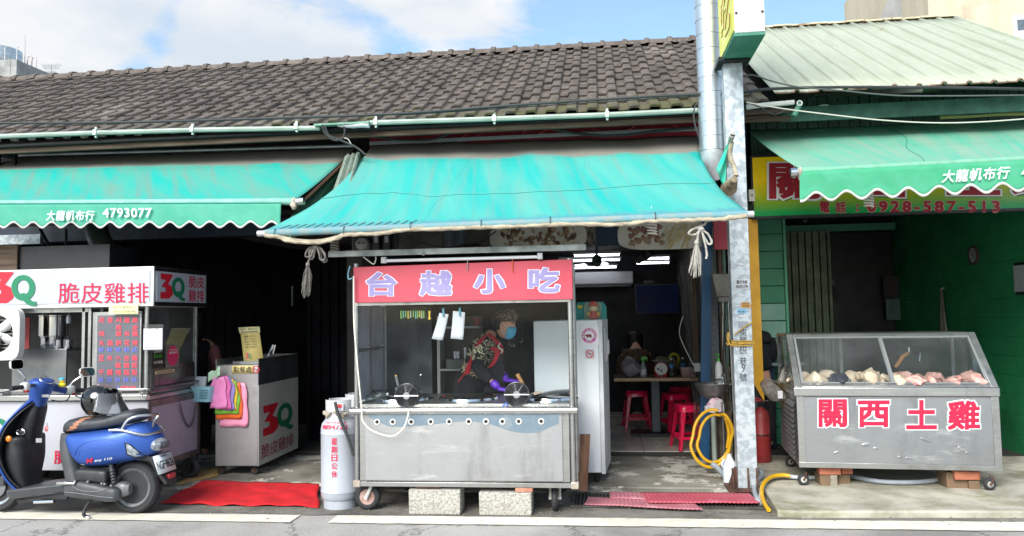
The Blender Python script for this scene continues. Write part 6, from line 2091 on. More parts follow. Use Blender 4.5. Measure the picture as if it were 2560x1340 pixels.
def loftz(secs,e=.75,n=24,sub=4):
 "sections (z, x, y, hx, hy)"
 rows=[]
 m=len(secs)
 for i in range(m-1):
  g=lambda j:secs[max(0,min(m-1,j))]
  for k in range(sub):
   t=k/sub
   rows.append([.5*(2*g(i)[c]+(g(i+1)[c]-g(i-1)[c])*t+(2*g(i-1)[c]-5*g(i)[c]+4*g(i+1)[c]-g(i+2)[c])*t*t+(3*g(i)[c]-g(i-1)[c]-3*g(i+1)[c]+g(i+2)[c])*t**3) for c in range(5)])
 rows.append(list(secs[-1]))
 return [secz(x,y,z,max(.004,hx),max(.004,hy),e,n) for z,x,y,hx,hy in rows]

stain(BLUE,'#5b6f9c',2.5,.5,.75,.35)
stain(BLUE,'#7f8aa0',9,.62,.75,.3,seed=3)

def wheel(x,zr,label=None):
 R,wd=.212,.095
 b=MB()
 prof=[(R-.060,-.036),(R-.05,-.045),(R-.02,-.043),(R-.004,-.026),(R,0),(R-.004,.026),(R-.02,.043),(R-.05,.045),(R-.060,.036)]
 M_=rot('X',90)
 b.lathe(prof,(x,YC,zr),48,M_)
 t=obj('wheel',b,RUBBER,sc_)
 b=MB()
 n=40
 for k in range(n):
  a=2*pi*k/n
  for s_ in (-1,1):
   p0=Vector((x+(R+.0012)*cos(a),YC+s_*.006,zr+(R+.0012)*sin(a)))
   a2=a+.09
   p1=Vector((x+(R-.010)*cos(a2),YC+s_*.037,zr+(R-.010)*sin(a2)))
   b.tube([p0,lerp(p0,p1,.5)*1.0+Vector((.002*cos(a),0,.002*sin(a))),p1],.0022,4)
 obj('tread',b,mat('tread_black','#15161a',rough=.8),t)
 b=MB()
 b.lathe([(R-.080,-.036),(R-.060,-.047),(R-.056,-.040),(R-.070,0),(R-.056,.040),(R-.060,.047),(R-.080,.036),(R-.086,0)],(x,YC,zr),40,M_)
 obj('rim',b,mat('silver_rim','#b9bbbe',rough=.3,metal=.8),t)
 b=MB()
 for k in range(5):
  a=2*pi*k/5+.4
  c0,c1=Vector((x+.03*cos(a),YC,zr+.03*sin(a))),Vector((x+(R-.078)*cos(a+.12),YC,zr+(R-.078)*sin(a+.12)))
  b.tube([c0,lerp(c0,c1,.5),c1],[.02,.016,.013],6)
 b.cyl((x,YC-.045,zr),(x,YC+.045,zr),.036,n=16)
 obj('spokes',b,mat('dark_alloy','#5a5c60',rough=.4,metal=.7),t)
 return t

RW,FWX=-3.82,-5.02
wheel(RW,.221)
fw_=wheel(FWX,.221)
obj('brake_disc',MB().cyl((FWX,YC-.055,.221),(FWX,YC-.051,.221),.09,n=28),mat('brake_steel','#9a9c9f',rough=.3,metal=.9),sc_)
obj('caliper',MB().box(FWX+.03,FWX+.09,YC-.075,YC-.04,.23,.31),GREYP,sc_,bev=.008)
obj('fork',MB().tube([(FWX,YC-.075,.221),(FWX+.10,YC-.075,.50)],.020,10).tube([(FWX,YC+.075,.221),(FWX+.10,YC+.075,.50)],.020,10),GREYP,sc_)
# front mudguard
rings=[]
for k in range(14):
 a=radians(40+k*9.2)
 r_=.24
 rings.append([Vector((FWX+(r_+.02*cos(t_)-.02)*cos(a),YC+.075*sin(t_),.235+(r_+.02*cos(t_)-.02)*sin(a))) for t_ in [pi*(i/8-.5)*1.0 for i in range(9)]])
obj('front_mudguard',MB().loft(rings,False,False,closed=False),BLUE,sc_,solid=.006)

# leg shield: blue outside, black inside
SH=[(.20,-4.80,.14),(.30,-4.87,.185),(.45,-4.915,.23),(.60,-4.915,.245),(.74,-4.87,.225),(.84,-4.81,.17),(.90,-4.765,.11),(.93,-4.745,.06)]

def shield(off,k,zlo=0):
 sp_=spline([Vector(s) for s in SH],4)

 def f(u,v):
  i=min(len(sp_)-1.001,v*(len(sp_)-1))
  s=lerp(sp_[int(i)],sp_[int(i)+1],i-int(i))
  q=(u-.5)*2
  return Vector((s.y+off+.075*q*q-.02,YC+s.z*k*q,s.x if k==1 else .565+(s.x-.565)*k))
 return MB().grid(f,24,30,uv=False)

obj('leg_shield',shield(0,1),BLUE,sc_,solid=.016)
obj('inner_shield',shield(.016,.95),MATTE,sc_,solid=.012)
b=MB().loft(loftz([(.21,-4.76,YC,.05,.10),(.30,-4.79,YC,.07,.13),(.45,-4.80,YC,.09,.165),(.56,-4.80,YC,.085,.17),(.625,-4.79,YC,.072,.16),(.64,-4.80,YC,.05,.14)],.6))
obj('glove_box',b,MATTE,sc_)
obj('column_cover',MB().loft(loftz([(.58,-4.79,YC,.085,.095),(.70,-4.765,YC,.085,.095),(.82,-4.735,YC,.08,.085),(.90,-4.715,YC,.06,.062)],.7)),mat('matte_black_column','#222327','#1c1d20',scale=14,rough=.5),sc_)
# round hook badge, key, signal, sticker on the inner shield
bx,bz=at(165/2.913,880+578/2.913,y=-.14),None
b=MB().torus((-4.70,-.14,.60),.030,.005,'y',22,6,sx=1.0,sz=.62)
c=at(56,1079,y=-.16)
obj('cap_ring',MB().torus((c.x,c.y-.02,c.z),.036,.005,'y',24,6,sz=.6),CHROME,sc_)
obj('cap',MB().ell((c.x,c.y-.012,c.z),(.032,.01,.02),16,8),BLACK,sc_)
c=at(22,1097,y=-.27)
obj('indicator',MB().ell((c.x,c.y,c.z),(.026,.016,.026),16,10),mat('amber_lens','#d9801a','#c46f12',rough=.2,coat=.5),sc_)
c=at(97,1101,y=-.205)
obj('sticker',MB().box(c.x-.026,c.x+.026,c.y,c.y+.003,c.z-.017,c.z+.017,),mat('silver_sticker','#8f9194',rough=.4),sc_)
c=at(117,1068,y=-.14)
k_=obj('key',MB().box(c.x-.004,c.x+.004,c.y,c.y+.004,c.z-.01,c.z+.035),CHROME,sc_)
obj('key_fob',MB().ell((c.x,c.y-.005,c.z-.012),(.018,.006,.024),12,8),mat('pink_fob','#c98c8c','#a33a3a',scale=60,rough=.4),k_)
# headset
hd=MB().loft(loftz([(.87,-4.70,YC,.055,.058),(.93,-4.69,YC,.066,.068),(1.0,-4.675,YC,.082,.09),(1.05,-4.67,YC,.09,.10),(1.085,-4.672,YC,.078,.092),(1.105,-4.685,YC,.04,.055)],.85))
obj('headset',hd,BLUE,sc_)
c=Vector((-4.625,YC,1.085))
obj('dial',MB().lathe([(.001,.006),(.045,.006),(.05,0),(.05,-.02)],c,26,rot('Y',38),sy=1.35),mat('dial_face','#3d4147','#8f979f',scale=30,rough=.15),sc_)
obj('dial_ring',MB().tube([c+(rot('Y',38) @ Vector((.05*cos(a),.068*sin(a),.004))) for a in [2*pi*i/30 for i in range(30)]],.005,6,closed=True),CHROME,sc_)
c=at(119,989,y=-.13)
obj('maker_plate',MB().box(c.x-.032,c.x+.032,-.155,-.150,c.z-.011,c.z+.011,),mat('silver_sticker','#8f9194'),sc_)
obj('bar_cover',MB().loft([secz(0,0,0,.01,.01)][:0] or [[Vector((-4.68+.03*k*.5,YC+.05+.045*k,1.045-.018*k))+Vector((cos(2*pi*i/14)*(.05-.005*k),0,sin(2*pi*i/14)*(.042-.004*k))) for i in range(14)] for k in range(6)]),BLUE,sc_)
LG0,LG1=Vector((-4.645,-.28,1.052)),Vector((-4.655,-.405,1.05))
RG0,RG1=Vector((-4.585,.19,.985)),Vector((-4.525,.33,.962))
GRIP=mat('grip_rubber','#202124','#2b2c2f',scale=60,rough=.8,bump=.3)
obj('grip',MB().cyl(LG0,LG1,.018,.019,14),GRIP,sc_)
obj('grip',MB().cyl(RG0,RG1,.018,.019,14),GRIP,sc_)
obj('bar',MB().cyl((-4.66,YC-.08,1.055),LG0,.014).cyl((-4.62,.14,1.0),RG0,.014),GREYP,sc_)
SW=mat('white_switchgear','#cfcfca','#bcbcb7',rough=.45)
for g in (LG0,RG0):
 s_=obj('switch_box',MB().ell(g+Vector((.0,.0 if g is RG0 else .015,-.005)),(.036,.03,.040),14,10,e=.6),SW,sc_)
 obj('red_switch',MB().box(g.x+.01,g.x+.04,g.y-.015,g.y+.015,g.z-.045,g.z-.028),mat('switch_red','#b3232a',rough=.4),s_,bev=.003)
obj('lever',MB().tube([LG0+Vector((-.03,0,-.01)),lerp(LG0,LG1,.5)+Vector((-.06,0,-.025)),LG1+Vector((-.075,-.05,-.03))],.0065,8,smooth=4),CHROME,sc_)
obj('lever',MB().tube([RG0+Vector((.02,0,-.02)),lerp(RG0,RG1,.5)+Vector((.01,-.04,-.05)),RG1+Vector((.0,-.04,-.06))],.0065,8,smooth=4),CHROME,sc_)

def mirror(stem,c,wy,hz,nrm_,redtint):
 s_=obj('mirror_stem',MB().tube(stem,.0075,8,smooth=4),CHROME,sc_)
 u=Vector((-nrm_.y,nrm_.x,0)).normalized()
 v=nrm_.cross(u)*-1
 sg=lambda q:math.copysign(abs(q)**.5,q)
 rings=[]
 for t_,k in ((.028,.55),(.022,.85),(.0,1.0),(-.004,.97)):
  rings.append([c - nrm_*t_+u*(wy*k*sg(cos(2*pi*i/28)))+v*(hz*k*sg(sin(2*pi*i/28))) for i in range(28)])
 m_=obj('mirror',MB().loft(rings),mat('mirror_shell','#c9c9c7',rough=.3),sc_)
 rings=[[c+nrm_*t_+u*(wy*.9*k*sg(cos(2*pi*i/28)))+v*(hz*.88*k*sg(sin(2*pi*i/28))) for i in range(28)] for t_,k in ((.0045,1),(.006,.98))]
 obj('mirror_glass',MB().loft(rings),mat('mirror_silver','#e8eaec',rough=.02,metal=1.0,rv=.0),m_)

mirror([LG0+Vector((-.01,.02,.03)),at(60,940,y=-.27),at(45,925,y=-.29)],at(42,911,y=-.30),.058,.042,Vector((.93,-.2,.12)).normalized(),True)
mirror([RG0+Vector((-.01,0,.03)),at(185,953,y=.2),at(205,940,y=.22)],at(218,930,y=.22),.066,.041,Vector((.80,-.52,.22)).normalized(),False)
obj('brake_cable',MB().tube([RG0+Vector((0,0,-.04)),at(168,1000,y=.12),at(150,1003,y=.05),at(128,1000,y=0)],.005,6,smooth=5),CABLE,sc_)

# floor and tunnel
b=MB().add([(-4.84,YC-.17,.215),(-4.30,YC-.17,.275),(-4.30,YC+.17,.275),(-4.84,YC+.17,.215),(-4.82,YC-.15,.135),(-4.32,YC-.15,.20),(-4.32,YC+.15,.20),(-4.82,YC+.15,.135)],[(0,1,2,3),(7,6,5,4),(4,5,1,0),(5,6,2,1),(6,7,3,2),(7,4,0,3)])
obj('footboard',b,GREYP,sc_,bev=.016)
obj('underframe',MB().tube([(-4.78,YC-.09,.12),(-4.35,YC-.09,.15)],.022,8).tube([(-4.78,YC+.09,.12),(-4.35,YC+.09,.15)],.022,8).box(-4.75,-4.33,YC-.12,YC+.12,.145,.20),MATTE,sc_)
obj('tunnel',MB().loft(loftz([(.25,-4.27,YC,.075,.16),(.34,-4.30,YC,.07,.15),(.48,-4.345,YC,.065,.14),(.58,-4.365,YC,.06,.13),(.66,-4.37,YC,.05,.12)],.6)),GREYP,sc_)
obj('side_stand_bracket',MB().tube([(-4.60,-.19,.12),(-4.42,-.20,.13)],.014,8),CHROME,sc_)

# rear body
BODY=[(-4.37,.60,.655,.10),(-4.34,.55,.665,.135),(-4.29,.47,.672,.16),(-4.22,.405,.68,.178),(-4.12,.395,.69,.195),(-3.98,.405,.705,.20),(-3.88,.425,.72,.19),(-3.80,.44,.74,.175),(-3.72,.46,.735,.145),(-3.66,.475,.70,.115),(-3.62,.49,.65,.085),(-3.595,.52,.62,.05)]
obj('body_cowl',MB().loft(loftx(BODY,.62)),BLUE,sc_,sharp=60)

COWL=MB().loft(loftx(BODY,.62))
TREE=BVHTree.FromPolygons([tuple(v) for v in COWL.v],COWL.f)

def on_cowl(x,z,off=.003):
 "a point on the near side of the cowl"
 h=TREE.ray_cast(Vector((x,-2,z)),Vector((0,1,0)))
 return Vector((x,(h[0].y if h[0] else YC-.04)-off,z))

arc=[on_cowl(-4.0+(x+4)*.87,z,.0005) for x,z in ((-4.27,.42),(-4.265,.50),(-4.22,.565),(-4.14,.605),(-4.02,.625),(-3.90,.625),(-3.80,.60),(-3.72,.565),(-3.66,.525))]
obj('cowl_crease',MB().tube(arc,[.002,.005,.008,.009,.009,.008,.007,.005,.002],10,smooth=3),BLUE,sc_,sharp=70)
arc=[on_cowl(-4.0+(x+4)*.87,z,.0) for x,z in ((-4.22,.49),(-4.20,.535),(-4.12,.555),(-4.0,.562),(-3.88,.562))]
obj('cowl_crease',MB().tube(arc,[.002,.005,.006,.005,.002],8,smooth=3),BLUE,sc_,sharp=70)
MR=mat('badge_red','#c2263a',rough=.4)

def cowlfn(x0,x1,z0,z1,dz):
 return lambda u,v,h:on_cowl(lerp(x0,x1,u),lerp(z0,z1,v)+dz*u,.003+h)

txt('M',MR,sc_,(0,0,0),(1,0,0),(0,0,1),bold=.02,shear=.35,fn=cowlfn(-4.13,-4.055,.435,.475,.012),name='badge')
txt('any 110',mat('badge_white','#d9dae0',rough=.4),sc_,(0,0,0),(1,0,0),(0,0,1),bold=.02,shear=.3,fn=cowlfn(-4.05,-3.90,.447,.472,.018),name='badge')
txt('KYMCO',WHL,sc_,(0,0,0),(1,0,0),(0,0,1),bold=.02,fn=cowlfn(-4.20,-4.155,.418,.428,0),name='badge')
# side signal and tail lamp
pts_=[(-3.80,.60),(-3.765,.585),(-3.70,.51),(-3.675,.485),(-3.75,.478),(-3.79,.51)]
cen=on_cowl(-3.745,.53,.012)
b=MB().add([on_cowl(x,z,.004) for x,z in pts_]+[cen],[(i,(i+1) % 6,6) for i in range(6)])
obj('side_signal',b,LENS,sc_,sharp=80)
obj('signal_rim',MB().tube([on_cowl(x,z,.003) for x,z in pts_],.005,6,closed=True),BLACK,sc_)
obj('tail_lamp',MB().ell((-3.605,YC-.02,.562),(.052,.092,.056),18,12,rot('Y',25)),LENS,sc_)
b=MB()
for k in range(4):
 b.box(-3.61,-3.551,YC-.075,YC+.045,.538+k*.014,.542+k*.014)
obj('lamp_bars',b,mat('dark_lens','#2d2f33',rough=.2),sc_)
# seat
SEAT=[(-4.47,.665,.69,.07),(-4.445,.66,.735,.105),(-4.40,.665,.77,.13),(-4.30,.675,.785,.145),(-4.18,.685,.785,.15),(-4.05,.70,.795,.15),(-3.95,.715,.82,.145),(-3.86,.73,.845,.135),(-3.79,.745,.845,.115),(-3.755,.76,.825,.085),(-3.74,.77,.80,.05)]
SEAT=[(-3.74+(q_[0]+3.74)*.92,*q_[1:]) for q_ in SEAT]
sr=loftx(SEAT,.6,26,6)
st_=obj('seat',MB().loft(sr),VINYL,sc_,sharp=70)
b=MB()
for i in range(len(sr)-1):
 for k in range(26):
  j=(k+1) % 26
  q=[sr[i][k],sr[i][j],sr[i+1][j],sr[i+1][k]]
  cc=(q[0]+q[1]+q[2]+q[3])/4
  s_=cc.x - 1.15*(cc.z-.67)
  zc=lerp(SEAT[0][1],SEAT[-1][2],.5)
  if -4.36 < s_ < -4.30 and cc.z > .69:
   n_=(Vector((cc.x,YC,.72))-cc).normalized()
   b.add([p-n_*.0025 for p in q],[(0,1,2,3)])
obj('tan_band',b,mat('tan_vinyl','#a87458','#95664d',scale=30,rough=.55),st_)
b=MB()
for k in range(5):
 ang_=[a for a in range(2,12)]
 row=sr[6+k*3]
 b.tube([row[i]+Vector((0,0,.001)) for i in range(1,13)],.0022,4)
obj('quilting',b,mat('stitch_grey','#4a4b50',rough=.7),st_)
# grab rail
CHR=mat('satin_chrome','#c3c5c8',rough=.25,metal=.9)
obj('grab_rail',MB().tube([(-3.93,YC-.185,.70),(-3.84,YC-.18,.70),(-3.70,YC-.15,.665),(-3.65,YC-.10,.655),(-3.62,YC,.66),(-3.64,YC+.10,.665),(-3.70,YC+.15,.675),(-3.86,YC+.17,.70)],.012,10,smooth=5),CHR,sc_)
obj('grab_rail',MB().tube([(-3.84,YC-.16,.70),(-3.80,YC-.15,.77),(-3.74,YC-.13,.80),(-3.68,YC-.08,.805),(-3.655,YC-.0,.80),(-3.67,YC+.08,.79),(-3.69,YC+.05,.74),(-3.66,YC-.04,.68)],.012,10,smooth=5),CHR,sc_)
# engine side
obj('drive_cover',MB().loft(loftx([(-4.32,.195,.26,.02),(-4.30,.175,.285,.04),(-4.20,.160,.295,.05),(-4.08,.150,.280,.052),(-3.95,.135,.255,.052),(-3.88,.14,.245,.048),(-3.85,.165,.225,.02)],.6,yc=-.20)),GREYP,sc_)
obj('cover_crease',MB().tube([(-4.29,-.251,.215),(-4.15,-.256,.205),(-4.0,-.256,.185),(-3.88,-.25,.175)],.003,5,smooth=3).tube([(-4.24,-.252,.285),(-4.18,-.256,.24),(-4.08,-.257,.222),(-3.98,-.254,.228),(-3.92,-.25,.25)],.003,5,smooth=3),mat('cover_edge','#6b6d70',rough=.5),sc_)
for x,z in ((-4.29,.29),(-4.21,.302),(-4.10,.298),(-3.98,.285),(-3.955,.282),(-3.90,.27)):
 obj('bolt',MB().cyl((x,-.225,z),(x,-.25,z),.009,n=8),CHROME,sc_)
obj('air_box',MB().loft(loftx([(-4.24,.32,.36,.03),(-4.22,.29,.385,.05),(-4.10,.285,.385,.055),(-3.99,.275,.375,.05),(-3.97,.30,.36,.03)],.5,yc=-.17)),mat('airbox_black','#303134','#27282b',scale=10,rough=.55),sc_)
obj('shock',MB().lathe([(.016,0),(.016,.03)]+[(.026 if k % 2 else .020,.03+.012*k) for k in range(10)]+[(.018,.155),(.018,.19)],(-3.915,-.17,.235),14,rot('Y',-12)),MATTE,sc_)
obj('gear_case',MB().loft(loftx([(-3.95,.17,.26,.03),(-3.86,.16,.28,.05),(-3.80,.18,.26,.03)],.7,yc=-.145)),mat('cast_alloy','#77787a','#5f6062',scale=12,rough=.5,metal=.5),sc_)
obj('foot_peg',MB().box(-4.36,-4.20,-.265,-.245,.275,.295,),mat('peg_alloy','#b4b4b0',rough=.35,metal=.7),sc_,bev=.006)
obj('engine',MB().box(-4.28,-3.95,-.14,.06,.16,.40),mat('engine_black','#1c1d1f',rough=.6),sc_,bev=.03)
obj('exhaust',MB().loft(loftx([(-4.15,.20,.27,.03),(-4.05,.185,.30,.055),(-3.70,.20,.32,.06),(-3.62,.23,.30,.03)],.9,yc=.12)),mat('muffler_black','#222326',rough=.4,metal=.4),sc_)
# rear mudguard, plate
obj('mudguard',MB().loft(loftx([(-3.98,.36,.385,.05),(-3.88,.425,.455,.06),(-3.76,.445,.475,.065),(-3.66,.42,.47,.07)],.6)),MATTE,sc_)
rings=[]
for x,z in ((-3.70,.50),(-3.64,.46),(-3.60,.40),(-3.545,.32),(-3.50,.265)):
 rings.append([Vector((x,YC-.075,z)),Vector((x,YC+.075,z)),Vector((x-.025,YC+.07,z-.02)),Vector((x-.025,YC-.07,z-.02))])
obj('mudflap',MB().loft(rings),MATTE,sc_,bev=.008)
PT,PB_=Vector((-3.596,YC,.482)),Vector((-3.546,YC,.338))
pn_=Vector((.13,0,.05)).normalized()
q=lambda u,v,h:lerp(PB_,PT,v)+Vector((0,.13*(u*2-1),0))+pn_*h
b=MB().add([q(-.03,-.05,0),q(1.03,-.05,0),q(1.03,1.05,0),q(-.03,1.05,0),q(-.03,-.05,-.012),q(1.03,-.05,-.012),q(1.03,1.05,-.012),q(-.03,1.05,-.012)],[(0,1,2,3),(7,6,5,4),(0,4,5,1),(1,5,6,2),(2,6,7,3),(3,7,4,0)])
pl_=obj('number_plate',b,BLACK,sc_,bev=.004)
obj('plate_face',MB().add([q(0,0,.003),q(1,0,.003),q(1,1,.003),q(0,1,.003)],[(0,1,2,3)]),mat('plate_white','#dfe6ec','#d5dde4',rough=.35),pl_,solid=.002)
txt('NGF·8626',mat('plate_black','#101114',rough=.4),pl_,(0,0,0),(1,0,0),(0,0,1),bold=.012,fn=lambda u,v,h:q(.05+.90*u,.22+.46*v,.005+h))
txt('TAIWAN',mat('plate_black','#101114'),pl_,(0,0,0),(1,0,0),(0,0,1),bold=.02,res=1,fn=lambda u,v,h:q(.33+.34*u,.84+.10*v,.005+h))
obj('reflector',MB().box(-3.555,-3.515,YC-.02,YC+.075,.283,.322),mat('red_reflector','#a8202c',rough=.2,coat=.5),sc_,bev=.004)
# stand
obj('stand',MB().tube([(-4.12,-.14,.165),(-4.16,-.17,.09),(-4.17,-.19,.03),(-4.10,-.24,.015)],.014,8,smooth=3).tube([(-4.12,-.12,.16),(-4.10,-.04,.075),(-3.98,.06,.075),(-3.97,.10,.02)],.012,8),BLACK,sc_)
obj('stand_foot',MB().ell((-4.095,-.25,.020),(.026,.012,.014),10,6),CHROME,sc_)

# helmet resting on the seat
hm=thing('helmet','glossy black open face helmet with a clear visor resting on the scooter seat','helmet',(-4.16,YC,.785))
GB=mat('gloss_black','#0d0e10',rough=.12,coat=.8,rv=.03)
HC=Vector((-4.145,YC,.912))
Mh=rot('Y',8)
nt_,np_=26,36
rings=[]
for j in range(nt_+1):
 t_=pi*j/nt_*.86
 ring=[]
 for i in range(np_):
  a=2*pi*i/np_
  p=Vector((.150*sin(t_)*cos(a),.128*sin(t_)*sin(a),.138*cos(t_)))
  lim=.075 if p.z > -.03 else .04
  if p.z < .06 and p.x > lim:
   p.x=lim+(p.x-lim)*.12
  p.z=max(p.z,-.105-.02*(p.x < -.05))
  ring.append(HC+(Mh @ p))
 rings.append(ring)
obj('shell',MB().loft(rings,True,True),GB,hm,sharp=60)
rings=[]
for j in range(11):
 v=j/10
 R_=.150+.080*v**1.4
 rings.append([HC+(Mh @ Vector((R_*cos(a)*(1.0+.10*v)+.004,R_*.88*sin(a),.085-.165*v+.03*(abs(a)/1.25)**2*v))) for a in [(-1.25+2.5*i/24) for i in range(25)]])
obj('visor',MB().loft(rings,False,False,closed=False),glass('visor_plastic',(.78,.80,.82),.35,.16,dirtc=(.8,.82,.84)),hm,solid=.002)
c=HC+(Mh @ Vector((.0,-.137,.02)))
obj('visor_pivot',MB().cyl(c,c+Vector((0,-.01,0)),.022,n=18),BLACK,hm)
obj('peak',MB().ell(HC+(Mh @ Vector((.085,0,.10))),(.05,.09,.018),16,8,Mh @ rot('Y',38)),GB,hm)
obj('strap',MB().tube([HC+Vector((.06,-.09,-.08)),HC+Vector((.08,-.08,-.11)),HC+Vector((.10,-.04,-.10))],.008,6,smooth=3),BLACK,hm)
# rubber duck on the bar
dk_=thing('toy_duck','small yellow toy duck in a blue helmet on the scooter handlebar','toy',tuple(at(155,968,y=.08)))
c=at(155,962,y=.08)
obj('body',MB().ell(c,(.034,.024,.022),14,10),mat('duck_yellow','#d8cc2a',rough=.4),dk_)
obj('head',MB().ell(c+Vector((0,0,.036)),(.021,.020,.020),14,10),mat('duck_yellow','#d8cc2a'),dk_)
obj('helmet',MB().ell(c+Vector((-.002,0,.046)),(.025,.023,.017),14,10),mat('duck_blue','#3fa8c4',rough=.3),dk_)
obj('beak',MB().ell(c+Vector((.022,-.01,.032)),(.010,.010,.005),8,6),mat('duck_orange','#d8701c',rough=.4),dk_)

# red carpet on the ground between the carts
b=MB()
Q0,Q1,Q2,Q3=at(398,1260,z=.012),at(797,1268,z=.012),at(797,1211,z=.05),at(505,1203,z=.05)

def f_rc(u,v):
 p=lerp(lerp(Q0,Q1,u),lerp(Q3,Q2,u),v)
 return p+Vector((.01*sin(v*9),.015*sin(u*10),.012*noise.noise(Vector((u*7+v,v*5,2)))+.006*sin(u*30+v*4)*(1-v)+.006))

b.grid(f_rc,50,16)
top('carpet',b,mat('red_carpet','#c8141e','#b40f1a',scale=9,rough=.9,bump=.3,bscale=120,c3='#8f1119',s3=3),'bright red carpet lying on the ground between the scooter and the gas cylinder','carpet',base=tuple(Q0),solid=.006)
b=MB().grid(lambda u,v:lerp(lerp(at(440,1212,z=.04),at(545,1190,z=.042),u),lerp(at(495,1175,z=.04),at(565,1165,z=.042),u),v),4,4)
top('cardboard_sheet',b,mat('cardboard','#b08d57','#9a7a4a',scale=4,rough=.9),'flat brown cardboard sheet on the floor beside the chicken cart wheel','cardboard',base=tuple(at(500,1190,z=.04)),solid=.006)

stain(MATS['red_carpet'],'#6e2a26',4.0,.56,.74,.5)
stain(MATS['red_carpet'],'#b8534f',11,.60,.75,.45,seed=4)
# ================================================================== PEOPLE

def skin(name,nodes,edges,m,parent,sub=2,smooth_=True):
 "one continuous surface grown round a skeleton: nodes {key: (x, y, z, r)}"
 keys=list(nodes)
 me=bpy.data.meshes.new(name)
 me.from_pydata([nodes[k][:3] for k in keys],[(keys.index(a),keys.index(c)) for a,c in edges],[])
 o=bpy.data.objects.new(name,me)
 C.objects.link(o)
 md=o.modifiers.new('skin','SKIN')
 md.use_smooth_shade=True
 for i,k in enumerate(keys):
  r=nodes[k][3]
  me.skin_vertices[0].data[i].radius=r if isinstance(r,tuple) else (r,r)
  me.skin_vertices[0].data[i].use_root=(i==0)
 ss=o.modifiers.new('sub','SUBSURF')
 ss.levels=ss.render_levels=sub
 dg=bpy.context.evaluated_depsgraph_get()
 ev=bpy.data.meshes.new_from_object(o.evaluated_get(dg))
 vs=[v.co.copy() for v in ev.vertices]
 fs=[tuple(p.vertices) for p in ev.polygons]
 bpy.data.objects.remove(o)
 b=MB().add(vs,fs)
 return obj(name,b,m,parent,sharp=180)

SKINM=mat('skin','#cf9c7f','#c08b70',scale=8,rough=.5)
HAIR=mat('dark_hair','#14110f','#0c0a09',scale=40,rough=.5,bump=.3,stretch=(4,4,1))

def hand(parent,wrist,dirv,upv,m,s=1.0,curl=.5,name='hand'):
 "palm, four bent fingers of different lengths and a thumb"
 d=Vector(dirv).normalized()
 u=Vector(upv)
 u=(u-d*u.dot(d)).normalized()
 sd_=d.cross(u)
 w_=Vector(wrist)
 b=MB()
 rings=[]
 for t_,hw,hh in ((0,.026,.019),(.03,.036,.017),(.07,.042,.015),(.09,.040,.012)):
  rings.append([w_+d*t_*s+sd_*(hw*s*cos(2*pi*i/12))+u*(hh*s*sin(2*pi*i/12)) for i in range(12)])
 b.loft(rings)
 for k,L_ in enumerate((.066,.076,.070,.054)):
  o_=w_+d*.085*s+sd_*(-.030+.020*k)*s
  p1=o_+d*L_*.45*s-u*L_*.18*curl*s
  p2=p1+(d*(1-curl)-u*curl).normalized()*L_*.32*s
  p3=p2+(d*(.6-curl)-u).normalized()*L_*.25*s
  b.tube([o_-d*.012*s,p1,p2,p3],[.010*s,.0095*s,.0088*s,.007*s],8,smooth=2)
 o_=w_+d*.03*s-sd_*.034*s
 b.tube([o_+sd_*.01*s,o_+d*.028*s-sd_*.018*s-u*.012*s,o_+d*.055*s-sd_*.012*s-u*.03*s],[.012*s,.0105*s,.008*s],8,smooth=2)
 return obj(name,b,m,parent,sharp=70)

def head(parent,c,yaw,tilt,hair=None,scale=1.0,m=SKINM,features=True):
 "features on a head centred at c; yaw is the facing direction (degrees from +x)"
 M_=Matrix.Translation(Vector(c)) @ rot('Z',yaw) @ rot('Y',tilt) @ Matrix.Scale(scale,4)
 P_=lambda*p:M_ @ Vector(p)
 if features:
  b=MB().ell((0,0,0),(.012,.007,.007),8,6)
  for s_ in (-1,1):
   e_=obj('eye',MB().ell(P_(.086,s_*.032,.012),(.010,.012,.007),10,8),mat('eye_white','#cfc8c0',rough=.3),parent)
   obj('iris',MB().ell(P_(.0945,s_*.032,.012),(.003,.005,.005),8,6),mat('iris_dark','#1c1210',rough=.2),e_)
   obj('eyebrow',MB().tube([P_(.090,s_*.016,.034),P_(.088,s_*.034,.039),P_(.076,s_*.052,.034)],.0035,5),HAIR,parent)
 return M_,P_

def body_head(P_):
 "extra vertices of the face, used in the skeleton-free head mesh"
 rings=[]
 for z,xb,xf,hw in ((-.118,-.01,.062,.022),(-.105,-.035,.080,.040),(-.08,-.055,.088,.054),(-.05,-.068,.092,.062),(-.02,-.08,.094,.069),(.015,-.092,.093,.073),(.05,-.098,.092,.075),(.085,-.092,.078,.069),(.112,-.066,.052,.050),(.124,-.03,.015,.020)):
  xc,hx=(xb+xf)/2,(xf-xb)/2
  rings.append([P_(xc+hx*cos(2*pi*i/20)*1.0,hw*math.copysign(abs(sin(2*pi*i/20))**.85,sin(2*pi*i/20)),z) for i in range(20)])
 b=MB().loft(rings)
 # nose, lips, ears
 b.loft([[P_(.088,-.006,.02),P_(.088,.006,.02),P_(.094,0,.022)],[P_(.09,-.012,-.022),P_(.09,.012,-.022),P_(.114,0,-.02)],[P_(.088,-.010,-.034),P_(.088,.010,-.034),P_(.098,0,-.034)]])
 for s_ in (-1,1):
  b.ell(P_(-.005,s_*.076,-.008),(.018,.010,.030),10,8)
 return b

